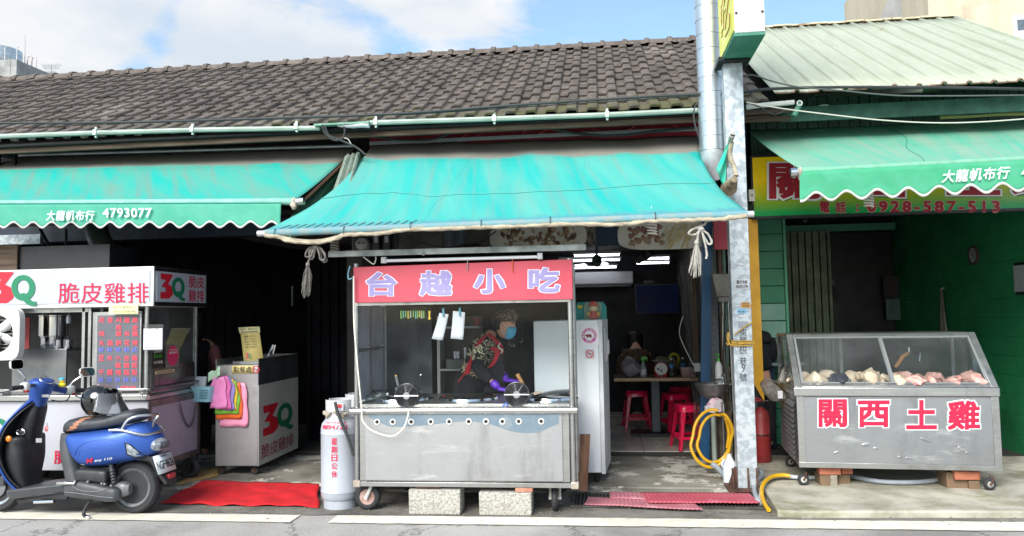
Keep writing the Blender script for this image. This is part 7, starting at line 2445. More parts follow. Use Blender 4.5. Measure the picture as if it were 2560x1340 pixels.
# ---- the cook
ck=thing('person','cook in a patterned headscarf, blue mask, red and black apron, leaning over the cart pots','person',(-1.2,1.1,.035))
NB={'pel':(-1.235,1.10,.93,(.15,.12)),'waist':(-1.205,1.08,1.06,(.135,.115)),'chest':(-1.145,1.06,1.20,(.13,.115)),'up':(-1.085,1.04,1.315,(.105,.09)),'nk':(-1.035,1.02,1.375,.05),'hb':(-1.005,1.01,1.425,.052),
 's1':(-1.115,.915,1.30,.062),'e1':(-1.13,.82,1.075,.046),'w1':(-.965,.735,.965,.030),'s2':(-1.05,1.17,1.30,.06),'e2':(-1.0,1.20,1.08,.045),'w2':(-.90,1.0,1.015,.030),
 'h1':(-1.24,1.02,.80,.095),'k1':(-1.24,1.0,.50,.07),'a1':(-1.26,1.04,.10,.045),'f1':(-1.14,1.0,.06,.04),'h2':(-1.22,1.18,.80,.095),'k2':(-1.20,1.18,.50,.07),'a2':(-1.22,1.2,.10,.045),'f2':(-1.10,1.2,.06,.04)}
ED=[('pel','waist'),('waist','chest'),('chest','up'),('up','nk'),('nk','hb'),('up','s1'),('s1','e1'),('e1','w1'),('up','s2'),('s2','e2'),('e2','w2'),('pel','h1'),('h1','k1'),('k1','a1'),('a1','f1'),('pel','h2'),('h2','k2'),('k2','a2'),('a2','f2')]
SH_=lambda r,k:tuple(a_*k for a_ in r) if isinstance(r,tuple) else r*k
skin('body',{k:v[:3]+(SH_(v[3],.72 if k not in ('nk','hb') else 1),) for k,v in NB.items()},ED,SKINM,ck)
HCc=at(1262,812,y=.99)
M_,P_=head(ck,HCc,-12,14)
obj('face',body_head(P_),SKINM,ck,sharp=70)

def grow(keys,k,over=None):
 over=over or {}
 out={}
 for q in keys:
  x,y,z,r=NB[q]
  r=tuple(a_+k for a_ in r) if isinstance(r,tuple) else r+k
  out[q]=(x,y,z,over.get(q,r))
 return out

SHIRT=mat('patterned_shirt','#191717','#1d1a19',rough=.8,scale=9)
t_=SHIRT.node_tree
bs_=t_.nodes['Principled BSDF']
tcn=N(t_,'ShaderNodeTexCoord')
vo=N(t_,'ShaderNodeTexNoise')
vo.inputs['Scale'].default_value=15
vo.inputs['Detail'].default_value=1
vo.inputs['Distortion'].default_value=1.6
t_.links.new(tcn.outputs['Object'],vo.inputs['Vector'])
rp_=N(t_,'ShaderNodeValToRGB')
rp_.color_ramp.interpolation='CONSTANT'
el=rp_.color_ramp.elements
el[0].position,el[0].color=0,lin('#141213')
el[1].position,el[1].color=.50,lin('#d8d2ae')
for pos,hx in ((.555,'#1a1718'),(.62,'#9a2030'),(.655,'#d4cfb4')):
 e_=el.new(pos)
 e_.color=lin(hx)
t_.links.new(vo.outputs['Fac'],rp_.inputs[0])
t_.links.new(rp_.outputs[0],bs_.inputs['Base Color'])
g_=grow(('chest','up','nk','s1','s2','waist','pel'),.006,{'nk':.068})
m1=NB['s1']
g_['m1']=(-1.128,.85,1.135,.07)
g_['m2']=(-1.02,1.19,1.17,.07)
skin('shirt',g_,[('pel','waist'),('waist','chest'),('chest','up'),('up','nk'),('up','s1'),('s1','m1'),('up','s2'),('s2','m2')],SHIRT,ck)
BLKC=mat('black_cloth','#17181c','#101114',scale=12,rough=.9,bump=.3,c3='#3c3d42',s3=24,lo3=.68,hi3=.74)
skin('sleeve',{'m':(-1.126,.865,1.185,.072),'e':NB['e1'][:3]+(.064,),'w':(-.985,.745,.978,.044)},[('m','e'),('e','w')],BLKC,ck)
skin('sleeve',{'m':(-1.015,1.19,1.165,.068),'e':NB['e2'][:3]+(.062,),'w':(-.915,1.02,1.02,.044)},[('m','e'),('e','w')],BLKC,ck)
skin('apron_skirt',{'a':(-1.215,1.085,1.08,(.155,.135)),'b':(-1.24,1.10,.95,(.185,.16)),'c':(-1.25,1.10,.78,(.19,.17)),'d':(-1.25,1.10,.55,(.18,.16))},[('a','b'),('b','c'),('c','d')],BLKC,ck)
skin('trousers',grow(('h1','k1','a1','h2','k2','a2','pel'),.02),[('pel','h1'),('h1','k1'),('k1','a1'),('pel','h2'),('h2','k2'),('k2','a2')],BLKC,ck)
REDC=mat('red_apron_cloth','#b3152a','#9d1024',scale=10,rough=.85,bump=.3)

def strip(pts,wv,name,m):
 "a flat strap through points, width along wv"
 pts=spline([Vector(p) for p in pts],5)
 wv=Vector(wv)
 b=MB().loft([[p-wv,p+wv] for p in pts],False,False,closed=False)
 return obj(name,b,m,ck,solid=.008)

strip([at(1218,836,y=.86),at(1203,850,y=.845),at(1192,872,y=.87),at(1182,895,y=.91),at(1172,915,y=.92),at(1168,935,y=.91)],(.028,0,.012),'apron_strap',REDC)
strip([at(1230,868,y=.87),at(1243,880,y=.86),at(1238,900,y=.86),at(1226,918,y=.855)],(.026,.0,.010),'apron_trim',REDC)
strip([at(1222,835,y=.93),at(1238,850,y=.90),at(1252,866,y=.90),at(1256,885,y=.91)],(.014,0,.010),'apron_trim',REDC)
strip([at(1150,950,y=.92),at(1158,938,y=.91),at(1168,926,y=.91)],(.022,0,.022),'apron_bow',REDC)
b=MB().grid(lambda u,v:lerp(lerp(at(1206,985,y=.90),at(1262,975,y=.92),u),lerp(at(1240,888,y=.885),at(1256,885,y=.91),u),v)+Vector((0,-.02*sin(u*pi),0)),8,10)
obj('apron_bib',b,BLKC,ck,solid=.008)
strip([at(1250,858,y=.885),at(1246,868,y=.875),at(1256,876,y=.87),at(1252,884,y=.87)],(.006,0,.003),'scarf_tie',mat('cream_tie','#d5cfbd',rough=.8))
PURP=mat('purple_glove','#6a35c0','#5c2cae',scale=10,rough=.4)
hand(ck,at(1246,972,y=.72),(.9,-.1,-.12),(0,0,1),PURP,1.1,.55,'glove')
hand(ck,at(1262,950,y=.90),(.9,-.25,-.05),(0,0,1),PURP,1.1,.5,'glove')
skin('glove_cuff',{'a':(-.995,.75,.985,.043),'b':tuple(at(1248,971,y=.72))+(.034,)},[('a','b')],PURP,ck,1)
skin('glove_cuff',{'a':(-.92,1.03,1.022,.043),'b':tuple(at(1264,950,y=.90))+(.034,)},[('a','b')],PURP,ck,1)
# headscarf, hair, mask
rings=[]
for z,k in ((.030,1.02),(.05,1.07),(.08,1.10),(.11,1.0),(.135,.68),(.145,.2)):
 rings.append([P_(-.006+.100*k*cos(2*pi*i/22),.084*k*sin(2*pi*i/22),z+.018*cos(2*pi*i/22)) for i in range(22)])
scf=mat('leopard_scarf','#75604f','#2a211d',scale=55,rough=.85,detail=2,lo=.45,hi=.55)
obj('headscarf',MB().loft(rings),scf,ck,sharp=80)
obj('scarf_knot',MB().ell(P_(-.10,0,.02),(.03,.03,.05),10,8).jit(.01,30),scf,ck)
rings=[]
for z,k in ((-.05,.88),(-.02,1.0),(.03,1.03),(.05,1.02)):
 rings.append([P_(-.035+.068*k*cos(a),.079*k*sin(a),z) for a in [pi*.42+pi*1.16*i/14 for i in range(15)]])
obj('hair',MB().loft(rings,False,False,closed=False),HAIR,ck,solid=.012)
rings=[]
for z,xo,hw,xf in ((.0,.0,.050,.108),(-.03,0,.062,.116),(-.07,0,.062,.112),(-.105,0,.048,.092),(-.12,0,.03,.07)):
 rings.append([P_(.035+(xf-.035)*cos(a)**.7 if cos(a) > 0 else .035,hw*1.12*sin(a),z) for a in [-1.45+2.9*i/16 for i in range(17)]])
mk=obj('face_mask',MB().loft(rings,False,False,closed=False),mat('mask_blue','#5fb2d4','#4fa2c6',scale=10,rough=.8),ck,solid=.003,sharp=80)
obj('ear_loop',MB().tube([P_(.045,-.068,-.01),P_(.01,-.082,.015),P_(-.012,-.083,-.005)],.003,5).tube([P_(.045,-.066,-.08),P_(.012,-.082,-.045),P_(-.012,-.083,-.01)],.003,5),PAPER,mk)

def simple_person(label,base,yaw,hz,cloth,sleeve,pose='stand',hairlen=.06,lean=0.0,group=None,glasses=False):
 "a standing or seated figure: body, clothes, face, hair"
 x,y,z=base
 t=thing('person',label,'person',base,yaw,world=False)
 S=hz/1.62
 sit=pose=='sit'
 hip=.50 if sit else .88*S
 L_=lambda a:lean*a
 n={'pel':(0,0,hip+.04,(.15,.12)),'waist':(L_(.2),0,hip+.17,(.135,.11)),'chest':(L_(.55),0,hip+.34,(.155,.12)),'up':(L_(.85),0,hip+.47,(.10,.085)),'nk':(L_(1.05),0,hip+.535,.05),'hb':(L_(1.2),0,hip+.59,.05)}
 e=[('pel','waist'),('waist','chest'),('chest','up'),('up','nk'),('nk','hb')]
 for s_,q in ((-1,'1'),(1,'2')):
  n['s'+q]=(L_(.8),s_*.165,hip+.44,.06)
  n['e'+q]=(L_(.8)+.03,s_*.215,hip+.19,.045)
  n['w'+q]=(L_(.8)+.20,s_*.16,hip+.10+(.06 if sit else 0),.03)
  e+=[('up','s'+q),('s'+q,'e'+q),('e'+q,'w'+q)]
  if sit:
   n['k'+q]=(.40,s_*.12,.47,.07)
   n['a'+q]=(.38,s_*.12,.08,.045)
   n['f'+q]=(.50,s_*.12,.045,.038)
   n['h'+q]=(.08,s_*.10,hip,.095)
  else:
   n['h'+q]=(0,s_*.09,hip-.10,.09)
   n['k'+q]=(.02,s_*.10,hip*.52,.065)
   n['a'+q]=(-.01,s_*.10,.09,.042)
   n['f'+q]=(.10,s_*.10,.045,.038)
  e+=[('pel','h'+q),('h'+q,'k'+q),('k'+q,'a'+q),('a'+q,'f'+q)]
 skin('body',{k:v[:3]+(SH_(v[3],.74 if k not in ('nk','hb') else 1),) for k,v in n.items()},e,SKINM,t,1)
 gr=lambda q,k:n[q][:3]+((tuple(a_+k for a_ in n[q][3]) if isinstance(n[q][3],tuple) else n[q][3]+k),)
 skin('top',{q:gr(q,.022) for q in ('pel','waist','chest','up','s1','s2')},[('pel','waist'),('waist','chest'),('chest','up'),('up','s1'),('up','s2')],cloth,t,2)
 for q in '12':
  skin('sleeve',{k:gr(k+q,.022) for k in 'sew'},[('s','e'),('e','w')],sleeve,t,2)
  w_=n['w'+q]
  hand(t,(w_[0],w_[1],w_[2]),(.9,0,-.3),(0,0,1),SKINM,1.0,.4)
 skin('trousers',{q:gr(q,.02) for q in ('pel','h1','k1','a1','h2','k2','a2')},[('pel','h1'),('h1','k1'),('k1','a1'),('pel','h2'),('h2','k2'),('k2','a2')],mat('dark_trousers','#1b1c22','#14151a',rough=.9),t,1)
 M_,P_=head(t,(L_(1.35)+.02+(.10 if sit else 0),0,hip+.70-(.12 if sit else 0)),0,150*lean if sit else 30*lean)
 obj('face',body_head(P_),SKINM,t,sharp=70)
 rings=[]
 for zz,k in ((-hairlen,.96),(-.02,1.04),(.04,1.08),(.09,1.06),(.125,.8),(.142,.25)):
  arc_=.62 if zz < .05 else 0
  k*=1.18 if sit else 1
  rings.append([P_(-.012+.100*k*cos(a),.083*k*sin(a),zz+(.012*cos(a) if zz > .05 else 0)) for a in [pi*arc_*.9+(2*pi-2*pi*arc_*.9)*i/20 for i in range(21)]])
 obj('hair',MB().loft(rings,False,True,closed=False),HAIR,t,solid=.012,sharp=80)
 if glasses:
  for s_ in (-1,1):
   obj('glasses',MB().tube([P_(.104,s_*.033+.024*cos(a),.012+.018*sin(a)) for a in [2*pi*i/14 for i in range(14)]],.0022,5,closed=True).tube([P_(.100,s_*.056,.015),P_(.0,s_*.082,.012)],.002,5),BLACK,t)
 return t,P_,hip

DKC=mat('dark_jacket','#14151a','#0f1014',scale=8,rough=.9,bump=.2)
p=at(436,812,y=1.75)
simple_person('man in a dark jacket and glasses working behind the chicken cart',(p.x,1.75,.035),195,1.60,DKC,DKC,glasses=True)
p=at(490,830,y=2.15)
simple_person('person with long dark hair and a dull pink sleeve standing behind the blue basket',(p.x,2.15,.035),112,1.52,DKC,mat('dull_pink_sleeve','#b0686a','#9c5a5b',scale=6,rough=.9),hairlen=.26)
simple_person('person in black half hidden behind the steel post inside the green shop',(1.665,2.66,.05),100,1.46,DKC,DKC,lean=.14)
BRN=mat('brown_jacket','#5e4636','#4e392c',scale=8,rough=.9,bump=.2)
dn,P_,hip=simple_person('diner in a brown jacket with a black strap seated behind the table, back turned',(.42,4.18,.085),90,1.6,BRN,BRN,'sit',lean=.22,hairlen=.12)
obj('bent_hair',MB().ell(P_(-.02,0,.03),(.115,.10,.12),18,12),HAIR,dn)
obj('bag_strap',MB().tube([(.30,.10,hip+.49),(.12,-.02,hip+.50),(-.06,-.05,hip+.40),(-.13,.0,hip+.25),(-.13,.08,hip+.08)],.016,6,smooth=4),BLACK,dn)

# ================================================================== RESTAURANT INTERIOR
STR=mat('red_stool_plastic','#e0184a','#d01442',scale=3,rough=.3)

def stool(x,y,rz,label,first=[None]):
 if first[0] is None:
  t=thing('stool',label,'stool',(0,0,0),0,'red plastic stools',world=False)
  b=MB()
  rings=[]
  for z,h in ((.47,.128),(.478,.135),(.472,.142),(.43,.146),(.405,.150),(.405,.142),(.455,.132)):
   rings.append(secz(0,0,z,h,h,.45,32))
  b.loft(rings,True,False)
  b.loft([secz(0,0,.458,.13,.13,.45,32),secz(0,0,.478,.134,.134,.45,32)],True,True)
  obj('seat',b,STR,t,sharp=50)
  for sx_ in (-1,1):
   for sy_ in (-1,1):
    b=MB()
    for (ax,ay) in ((1,0),(0,1)):
     def P(z,inn):
      k=lerp(.128,.182,(.41-z)/.41)
      w_=lerp(.052,.034,(.41-z)/.41)
      return Vector((sx_*(k-(w_ if ax and inn else 0)),sy_*(k-(w_ if ay and inn else 0)),z))
     rr_=[]
     for z in (.0,.1,.2,.3,.41):
      a,c_=P(z,0),P(z,1)
      nrm_=Vector((0,-sy_,0)) if ax else Vector((-sx_,0,0))
      rr_.append([a,c_,c_+nrm_*.012,a+nrm_*.012])
     b.loft(rr_)
    obj('leg',b,STR,t,bev=.003)
  b=MB()
  k=.163
  for s_ in (-1,1):
   b.box(-k+.02,k-.02,s_*k-.007,s_*k+.007,.115,.15).box(s_*k-.007,s_*k+.007,-k+.02,k-.02,.115,.15)
  obj('stretcher',b,STR,t,bev=.004)
  first[0]=t
 else:
  t=copy_tree(first[0])
  t['label']=label
 t.location=(x,y,.086)
 t.rotation_euler=(0,0,radians(rz))
 return t

stool(.905,2.62,12,'nearest red plastic stool, in front of the table by the clear curtain')
stool(.40,4.18,5,'red plastic stool under the seated diner in brown')
stool(.86,3.82,20,'red plastic stool behind the table leg, partly hidden by the nearest stool')
stool(1.0,4.5,0,'farthest red plastic stool in the dark behind the others')
tbl=thing('table','wood edged restaurant table on a single grey leg','table',(.6,3.6,.085))
obj('tabletop',MB().box(at(1535,945,y=3.3).x,1.09,3.3,3.95,.765,.79),mat('dark_table_top','#5b4a3c','#46392e',scale=3,rough=.35,stretch=(.4,4,1)),tbl)
obj('edge',MB().box(at(1535,945,y=3.3).x,1.09,3.285,3.299,.755,.792),mat('pale_wood_edge','#b39370','#9d7f5f',scale=5,rough=.5,stretch=(.5,3,3)),tbl)
obj('leg',MB().box(.555,.66,3.55,3.65,.12,.764),mat('slate_leg','#454c58','#383f4a',rough=.4),tbl,bev=.008)
obj('base',MB().box(.30,.95,3.42,3.80,.087,.119),BLACK,tbl,bev=.01)
tz=.792

def tp_(px,y=3.45):
 return at(px,930,y=y).x

PLB=glass('cloudy_plastic',(.75,.75,.78),.25,.3)
x=tp_(1577)
t=thing('plastic_bag','cloudy pinkish plastic bag of takeaway boxes on the restaurant table','plastic bag',(x,3.45,tz))
obj('bag',MB().ell((x,3.45,tz+.10),(.13,.10,.10),16,12).jit(.05,9).ell((x+.01,3.45,tz+.19),(.06,.05,.05),12,8),mat('cloudy_bag','#8c8288','#6f686e',scale=14,rough=.3,bump=.6),t,sharp=25)
obj('handle',MB().tube([(x-.06,3.44,tz+.15),(x-.045,3.43,tz+.23),(x+.01,3.43,tz+.22),(x+.03,3.44,tz+.16)],[.02,.012,.012,.02],8,smooth=4),mat('cloudy_bag','#8c8288'),t)
x=tp_(1608)
t=thing('spray_bottle','clear spray bottle with a green trigger head on the restaurant table','bottle',(x,3.42,tz))
obj('body',MB().lathe([(.036,0),(.038,.01),(.038,.12),(.018,.16),(.016,.18)],(x,3.42,tz),18),mat('milky_plastic','#8d9294','#7b8083',rough=.3),t)
obj('label',MB().lathe([(.0388,.03),(.0388,.10)],(x,3.42,tz),18),PAPER,t)
obj('trigger',MB().cyl((x,3.42,tz+.18),(x,3.42,tz+.215),.018).box(x-.02,x+.05,3.41,3.43,tz+.215,tz+.245).tube([(x+.045,3.42,tz+.22),(x+.05,3.42,tz+.19)],.006,6).tube([(x-.015,3.42,tz+.22),(x-.035,3.42,tz+.20)],.006,6),mat('leaf_green','#3f9a2e',rough=.4),t)
x=tp_(1652,3.5)
t=thing('kitchen_scale','kitchen scale with a round white dial and red base on the restaurant table','scale',(x,3.5,tz))
obj('dial',MB().cyl((x,3.44,tz+.095),(x,3.43,tz+.095),.078,n=32),mat('dial_white','#cfcfcc',rough=.4),t)
obj('dial_rim',MB().torus((x,3.432,tz+.095),.078,.005,'y',32,6),mat('scale_red','#a81822',rough=.4),t)
obj('needle',MB().cyl((x,3.426,tz+.06),(x-.004,3.426,tz+.15),.003,.001,5).cyl((x,3.43,tz+.075),(x,3.424,tz+.075),.012,n=10),BLACK,t)
obj('badge',MB().box(x-.05,x-.022,3.427,3.429,tz+.085,tz+.105),mat('navy_badge','#1f2a4a',rough=.5),t)
obj('base',MB().loft([secz(x,3.52,tz,.085,.085,.5),secz(x,3.52,tz+.03,.08,.08,.5),secz(x,3.52,tz+.15,.055,.055,.5)]),mat('scale_red','#a81822'),t)
obj('pan',MB().box(x-.10,x+.10,3.44,3.60,tz+.185,tz+.195).box(x-.02,x+.02,3.5,3.54,tz+.15,tz+.186),STEELD,t,bev=.006)
for k,(px,yy,lab) in enumerate(((1679,3.45,'clear water bottle with a blue band beside the kitchen scale'),(1708,3.62,'clear water bottle with a blue band behind the food tub'))):
 x=tp_(px,yy)
 t=thing('water_bottle',lab,'bottle',(x,yy,tz),group='water bottles on the table')
 obj('body',MB().lathe([(.028,0),(.033,.01),(.033,.06),(.030,.065),(.033,.07),(.033,.15),(.014,.19),(.013,.20)],(x,yy,tz),18),glass('bottle_plastic2',(.70,.76,.80),.35,.12),t)
 obj('label',MB().lathe([(.0336,.11),(.0336,.145)],(x,yy,tz),18),mat('label_blue','#3d6fb5',rough=.4),t)
 obj('cap',MB().cyl((x,yy,tz+.20),(x,yy,tz+.222),.016,n=14),WHITEP,t)
x=tp_(1722,3.42)
t=thing('food_tub','pink lidded food tub at the right end of the restaurant table','tub',(x,3.4,tz))
obj('tub',MB().loft([secz(x,3.42,tz,.085,.06,.4),secz(x,3.42,tz+.10,.10,.072,.4)]),mat('pinkish_tub','#a88886','#967876',rough=.35),t)
obj('lid',MB().loft([secz(x,3.42,tz+.101,.106,.078,.4),secz(x,3.42,tz+.113,.104,.076,.4)]),mat('pale_lid','#b5a3a2',rough=.35),t)
x=tp_(1668,3.85)
t=thing('plastic_bag','yellowish knotted plastic bag at the back of the restaurant table','plastic bag',(x,3.85,tz))
obj('bag',MB().ell((x,3.85,tz+.11),(.15,.10,.11),14,10).jit(.05,8,3),mat('cream_bag','#857a58','#6d6546',scale=10,rough=.4),t)
obj('handle',MB().tube([(x+.02,3.84,tz+.18),(x+.07,3.84,tz+.25),(x+.14,3.84,tz+.22),(x+.13,3.84,tz+.10)],.018,8,smooth=4),mat('yellow_handle','#a89a1e',rough=.4),t)

# air conditioner, television, tubes, fan, spot lamps
p,q=at(1400,720,y=5.55),at(1583,677,y=5.55)
acu=thing('air_conditioner','long white split air conditioner on the restaurant back wall','air conditioner',((p.x+q.x)/2,5.6,p.z))
obj('case',MB().box(p.x,q.x,5.55,5.79,p.z+.04,q.z),mat('ac_white','#b5b8bc','#a8abb0',scale=2,rough=.35),acu,bev=.02)
obj('vent',MB().box(p.x+.03,q.x-.03,5.57,5.75,p.z,p.z+.039),mat('ac_vent','#4c5055',rough=.5),acu,bev=.01)
p,q=at(1590,783,y=5.3),at(1668,712,y=5.3)
tv=thing('television','wall mounted television with a dim blue picture in the restaurant corner','television',((p.x+q.x)/2,5.4,p.z))
obj('case',MB().box(p.x-.01,1.10,5.3,5.36,p.z-.02,q.z+.02),BLACK,tv,bev=.008)
SCRN=mat('screen','#05070f','#0b1230',scale=5,rough=.35,spec=.1,emit=0.0)
bs_=SCRN.node_tree.nodes['Principled BSDF']
bs_.inputs['Emission Color'].default_value=(.02,.05,.22,1)
bs_.inputs['Emission Strength'].default_value=.012
obj('screen',MB().box(p.x+.01,1.085,5.296,5.2995,p.z,q.z),SCRN,tv)
obj('set_top_box',MB().box(p.x+.12,p.x+.26,5.28,5.4,q.z+.021,q.z+.07),BLACK,tv)
LITT=mat('lit_tube','#f2f6ff',rough=.4,emit=2.5)
for k,(x0,x1,y,dp) in enumerate(((1436,1548,637,4.2),(1400,1549,650,4.6),(1400,1520,660,5.0),(1400,1541,668,5.4),(1612,1672,645,4.4),(1592,1672,656,4.8))):
 p,q=at(x0,y+2,y=dp),at(x1,y,y=dp)
 q.z=p.z=(p.z+q.z)/2
 t=thing('tube_light',['front tube of the lit ceiling lamps left of the spot lamps','second lit ceiling tube left of the spot lamps','third and shortest lit tube of the left row','rear tube of the left row, just above the air conditioner','front lit tube right of the spot lamps','rear lit tube right of the spot lamps, above the television'][k],'lamp',tuple((p+q)/2),group='lit tubes in the restaurant')
 obj('tube',MB().cyl(p,q,.014,n=10),LITT,t)
 obj('fitting',MB().box(p.x-.02,q.x+.02,dp-.03,dp+.03,p.z+.016,p.z+.045),WHITEP,t)
c=at(1492,652,y=3.0)
t=thing('wall_fan','dusty green hanging fan under the restaurant ceiling','fan',tuple(c))
obj('motor',MB().ell(c,(.06,.06,.075),14,10).cyl(c+Vector((0,0,.07)),(c.x,c.y,2.46),.014),mat('dusty_green','#3f5a48','#2f4637',rough=.6),t)
b=MB()
for k in range(4):
 b.add([rot('Z',k*90+20) @ Vector(p)+c+Vector((0,0,-.03)) for p in ((.04,-.03,.01),(.30,-.06,-.015),(.31,.05,.012),(.04,.03,.015))],[(0,1,2,3)])
obj('blades',b,mat('dusty_green','#3f5a48'),t,solid=.005)
for k,(px,py) in enumerate(((1600,645),(1618,636))):
 c=at(px,py,y=2.6)
 t=thing('spot_lamp',['lower of two black spot lamps under the noodle photo','upper of two black spot lamps under the noodle photo'][k],'lamp',tuple(c),group='black spot lamps')
 obj('head',MB().lathe([(.03,-.06),(.045,-.05),(.055,.06),(.05,.06)],c,16,rot('Y',50) @ rot('X',30)),BLACK,t)
 obj('arm',MB().tube([c,c+Vector((.03,0,.05)),(c.x+.04,2.6,2.46)],.01,6),BLACK,t)
# side wall boxes
t=thing('wall_box','beige electrical box on the restaurant side wall','box',tuple(at(1685,770,x=1.10)))
c=at(1685,757,x=1.09)
obj('body',MB().box(1.03,1.115,c.y-.35,c.y+.1,c.z-.12,c.z+.10),mat('beige_box','#8d8066','#7c7059',rough=.6),t,bev=.01)
obj('switch',MB().box(1.018,1.029,c.y-.16,c.y-.08,c.z-.03,c.z+.03),WHITEP,t,bev=.004)
top('wooden_strip',MB().box(1.07,1.115,3.4,3.55,.9,2.3),mat('orange_wood','#8d6238','#734d2b',scale=4,rough=.6,stretch=(3,3,.5)),'varnished wooden strip on the restaurant side wall','wood strip',base=(1.09,3.45,.9))

# clear curtain gathered at the right of the opening
CUR=glass('clear_curtain',(.80,.82,.84),.22,.14,dscale=6)
t=thing('clear_curtain','clear plastic curtain gathered and clipped beside the blue post','curtain',tuple(at(1735,1000,y=2.36)))

def f_cc(u,v):
 a_=lerp(at(1733,1005,y=2.36),at(1752,1005,y=2.36),u)
 c_=lerp(at(1692,655,y=2.36),at(1748,655,y=2.36),u)
 mid=1-(1-v)**2
 return lerp(a_,c_,mid*.9+.1*v)+Vector((0,.05*sin(u*22+v*2)-.02,0))

obj('sheet',MB().grid(f_cc,40,20),CUR,t,sharp=60)
obj('tail',MB().grid(lambda u,v:lerp(lerp(at(1735,1150,y=2.36),at(1752,1150,y=2.36),u),lerp(at(1733,1005,y=2.36),at(1752,1005,y=2.36),u),v)+Vector((0,.03*sin(u*14),0)),16,6),CUR,t)
c=at(1744,918,y=2.33)
obj('clip',MB().box(c.x-.04,c.x+.045,2.29,2.36,c.z-.045,c.z+.045),mat('grey_clip','#7d7f84',rough=.5),t,bev=.006)
pipe('curtain_cord',[(1708,790),(1698,830),(1712,870),(1735,915)],.004,mat('pale_wire','#bdbcb0'),'thin cord looping from the clear curtain to its clip','cord',y=2.3,smooth=5)

# pillars, meter box and cables between the curtain and the post
b=MB()
P0,P1=at(1750,1155,y=2.2),at(1768,640,y=2.2)
b.add([P0+Vector((-.0,0,0)),P0+Vector((.095,0,0)),P1+Vector((.07,0,.5)),P1+Vector((-.03,0,.5))]+[p+Vector((0,.06,0)) for p in (P0,P0+Vector((.095,0,0)),P1+Vector((.07,0,.5)),P1+Vector((-.03,0,.5)))],[(0,1,2,3),(7,6,5,4),(0,4,5,1),(1,5,6,2),(2,6,7,3),(3,7,4,0)])
top('blue_post',b,mat('blue_paint','#174c74','#123d60',scale=3,rough=.4,stretch=(1,1,.3)),'dark blue painted steel post at the right of the restaurant opening','post',base=tuple(P0))
a_=at(1768,1150,y=2.32)
top('granite_pillar',MB().box(a_.x,a_.x+.16,2.32,2.42,.03,2.75),mat('granite','#6d7276','#4f5458',scale=70,rough=.5,detail=3),'speckled grey pillar between the blue post and the steel post','pillar',base=(a_.x+.08,2.37,.03))
a_=at(1800,1150,y=2.1)
top('ruined_column',MB().box(a_.x,a_.x+.13,2.1,2.3,.03,1.0).jit(.02,9),mat('broken_masonry','#6f5f4c','#3f372f',scale=9,rough=.95,bump=.6),'crumbling brown masonry stump behind the yellow hose','column',base=(a_.x+.06,2.2,.03))
a_=at(1806,800,y=2.2)
top('drain_pipe',MB().cyl((a_.x,2.2,.03),(a_.x,2.2,2.4),.03,n=12),mat('brown_pipe','#5d473a','#493629',scale=6,rough=.6),'brown upright pipe behind the meter box left of the steel post','pipe',base=(a_.x,2.2,.03))
a_=at(1815,800,y=2.15)
top('drain_pipe',MB().cyl((a_.x,2.15,.03),(a_.x,2.15,2.5),.018,n=10),mat('dull_green_pipe','#52695e','#3f5349',scale=6,rough=.6),'thin green upright pipe next to the brown one','pipe',base=(a_.x,2.15,.03))
p,q=at(1787,742,y=1.9),at(1826,684,y=1.9)
t=thing('meter_box','grey beige meter box with cables hanging out, left of the steel post','electrical box',(p.x,1.95,p.z))
obj('case',MB().add([(p.x+.02,1.9,p.z),(q.x,1.9,p.z),(q.x,1.9,q.z),(p.x-.02,1.9,q.z),(p.x+.02,2.05,p.z),(q.x,2.05,p.z),(q.x,2.05,q.z),(p.x-.02,2.05,q.z)],[(0,1,2,3),(7,6,5,4),(0,4,5,1),(1,5,6,2),(2,6,7,3),(3,7,4,0)]),mat('beige_metal','#76726a','#625e58',scale=5,rough=.6),t,bev=.01)
obj('lower_box',MB().box(p.x+.04,q.x-.01,1.92,2.03,p.z-.05,p.z-.001),mat('beige_metal','#76726a'),t)
for k in range(6):
 x=p.x+.05+k*.018
 top('cable',MB().tube([(x,1.95,p.z-.05),(x+.01*sin(k*2),1.93,p.z-.18),(x+.03*cos(k),1.96,p.z-.42-.05*k),(x+.02,1.98,p.z-.75-.1*k)],.006,6,smooth=4),[CABLE,mat('grey_cable','#4c5452'),mat('pale_wire','#bdbcb0')][k % 3],'one of the cables hanging from the meter box left of the post','cable','cables hanging from the meter box',base=(x,1.95,p.z-.05))
top('black_conduit',MB().tube([(at(1824,600,y=1.6).x,1.6,.05),(at(1826,600,y=1.6).x,1.6,2.5)],.02,8),BLACK,'black upright conduit close to the left of the steel post','conduit',base=(at(1824,600,y=1.6).x,1.6,.05))

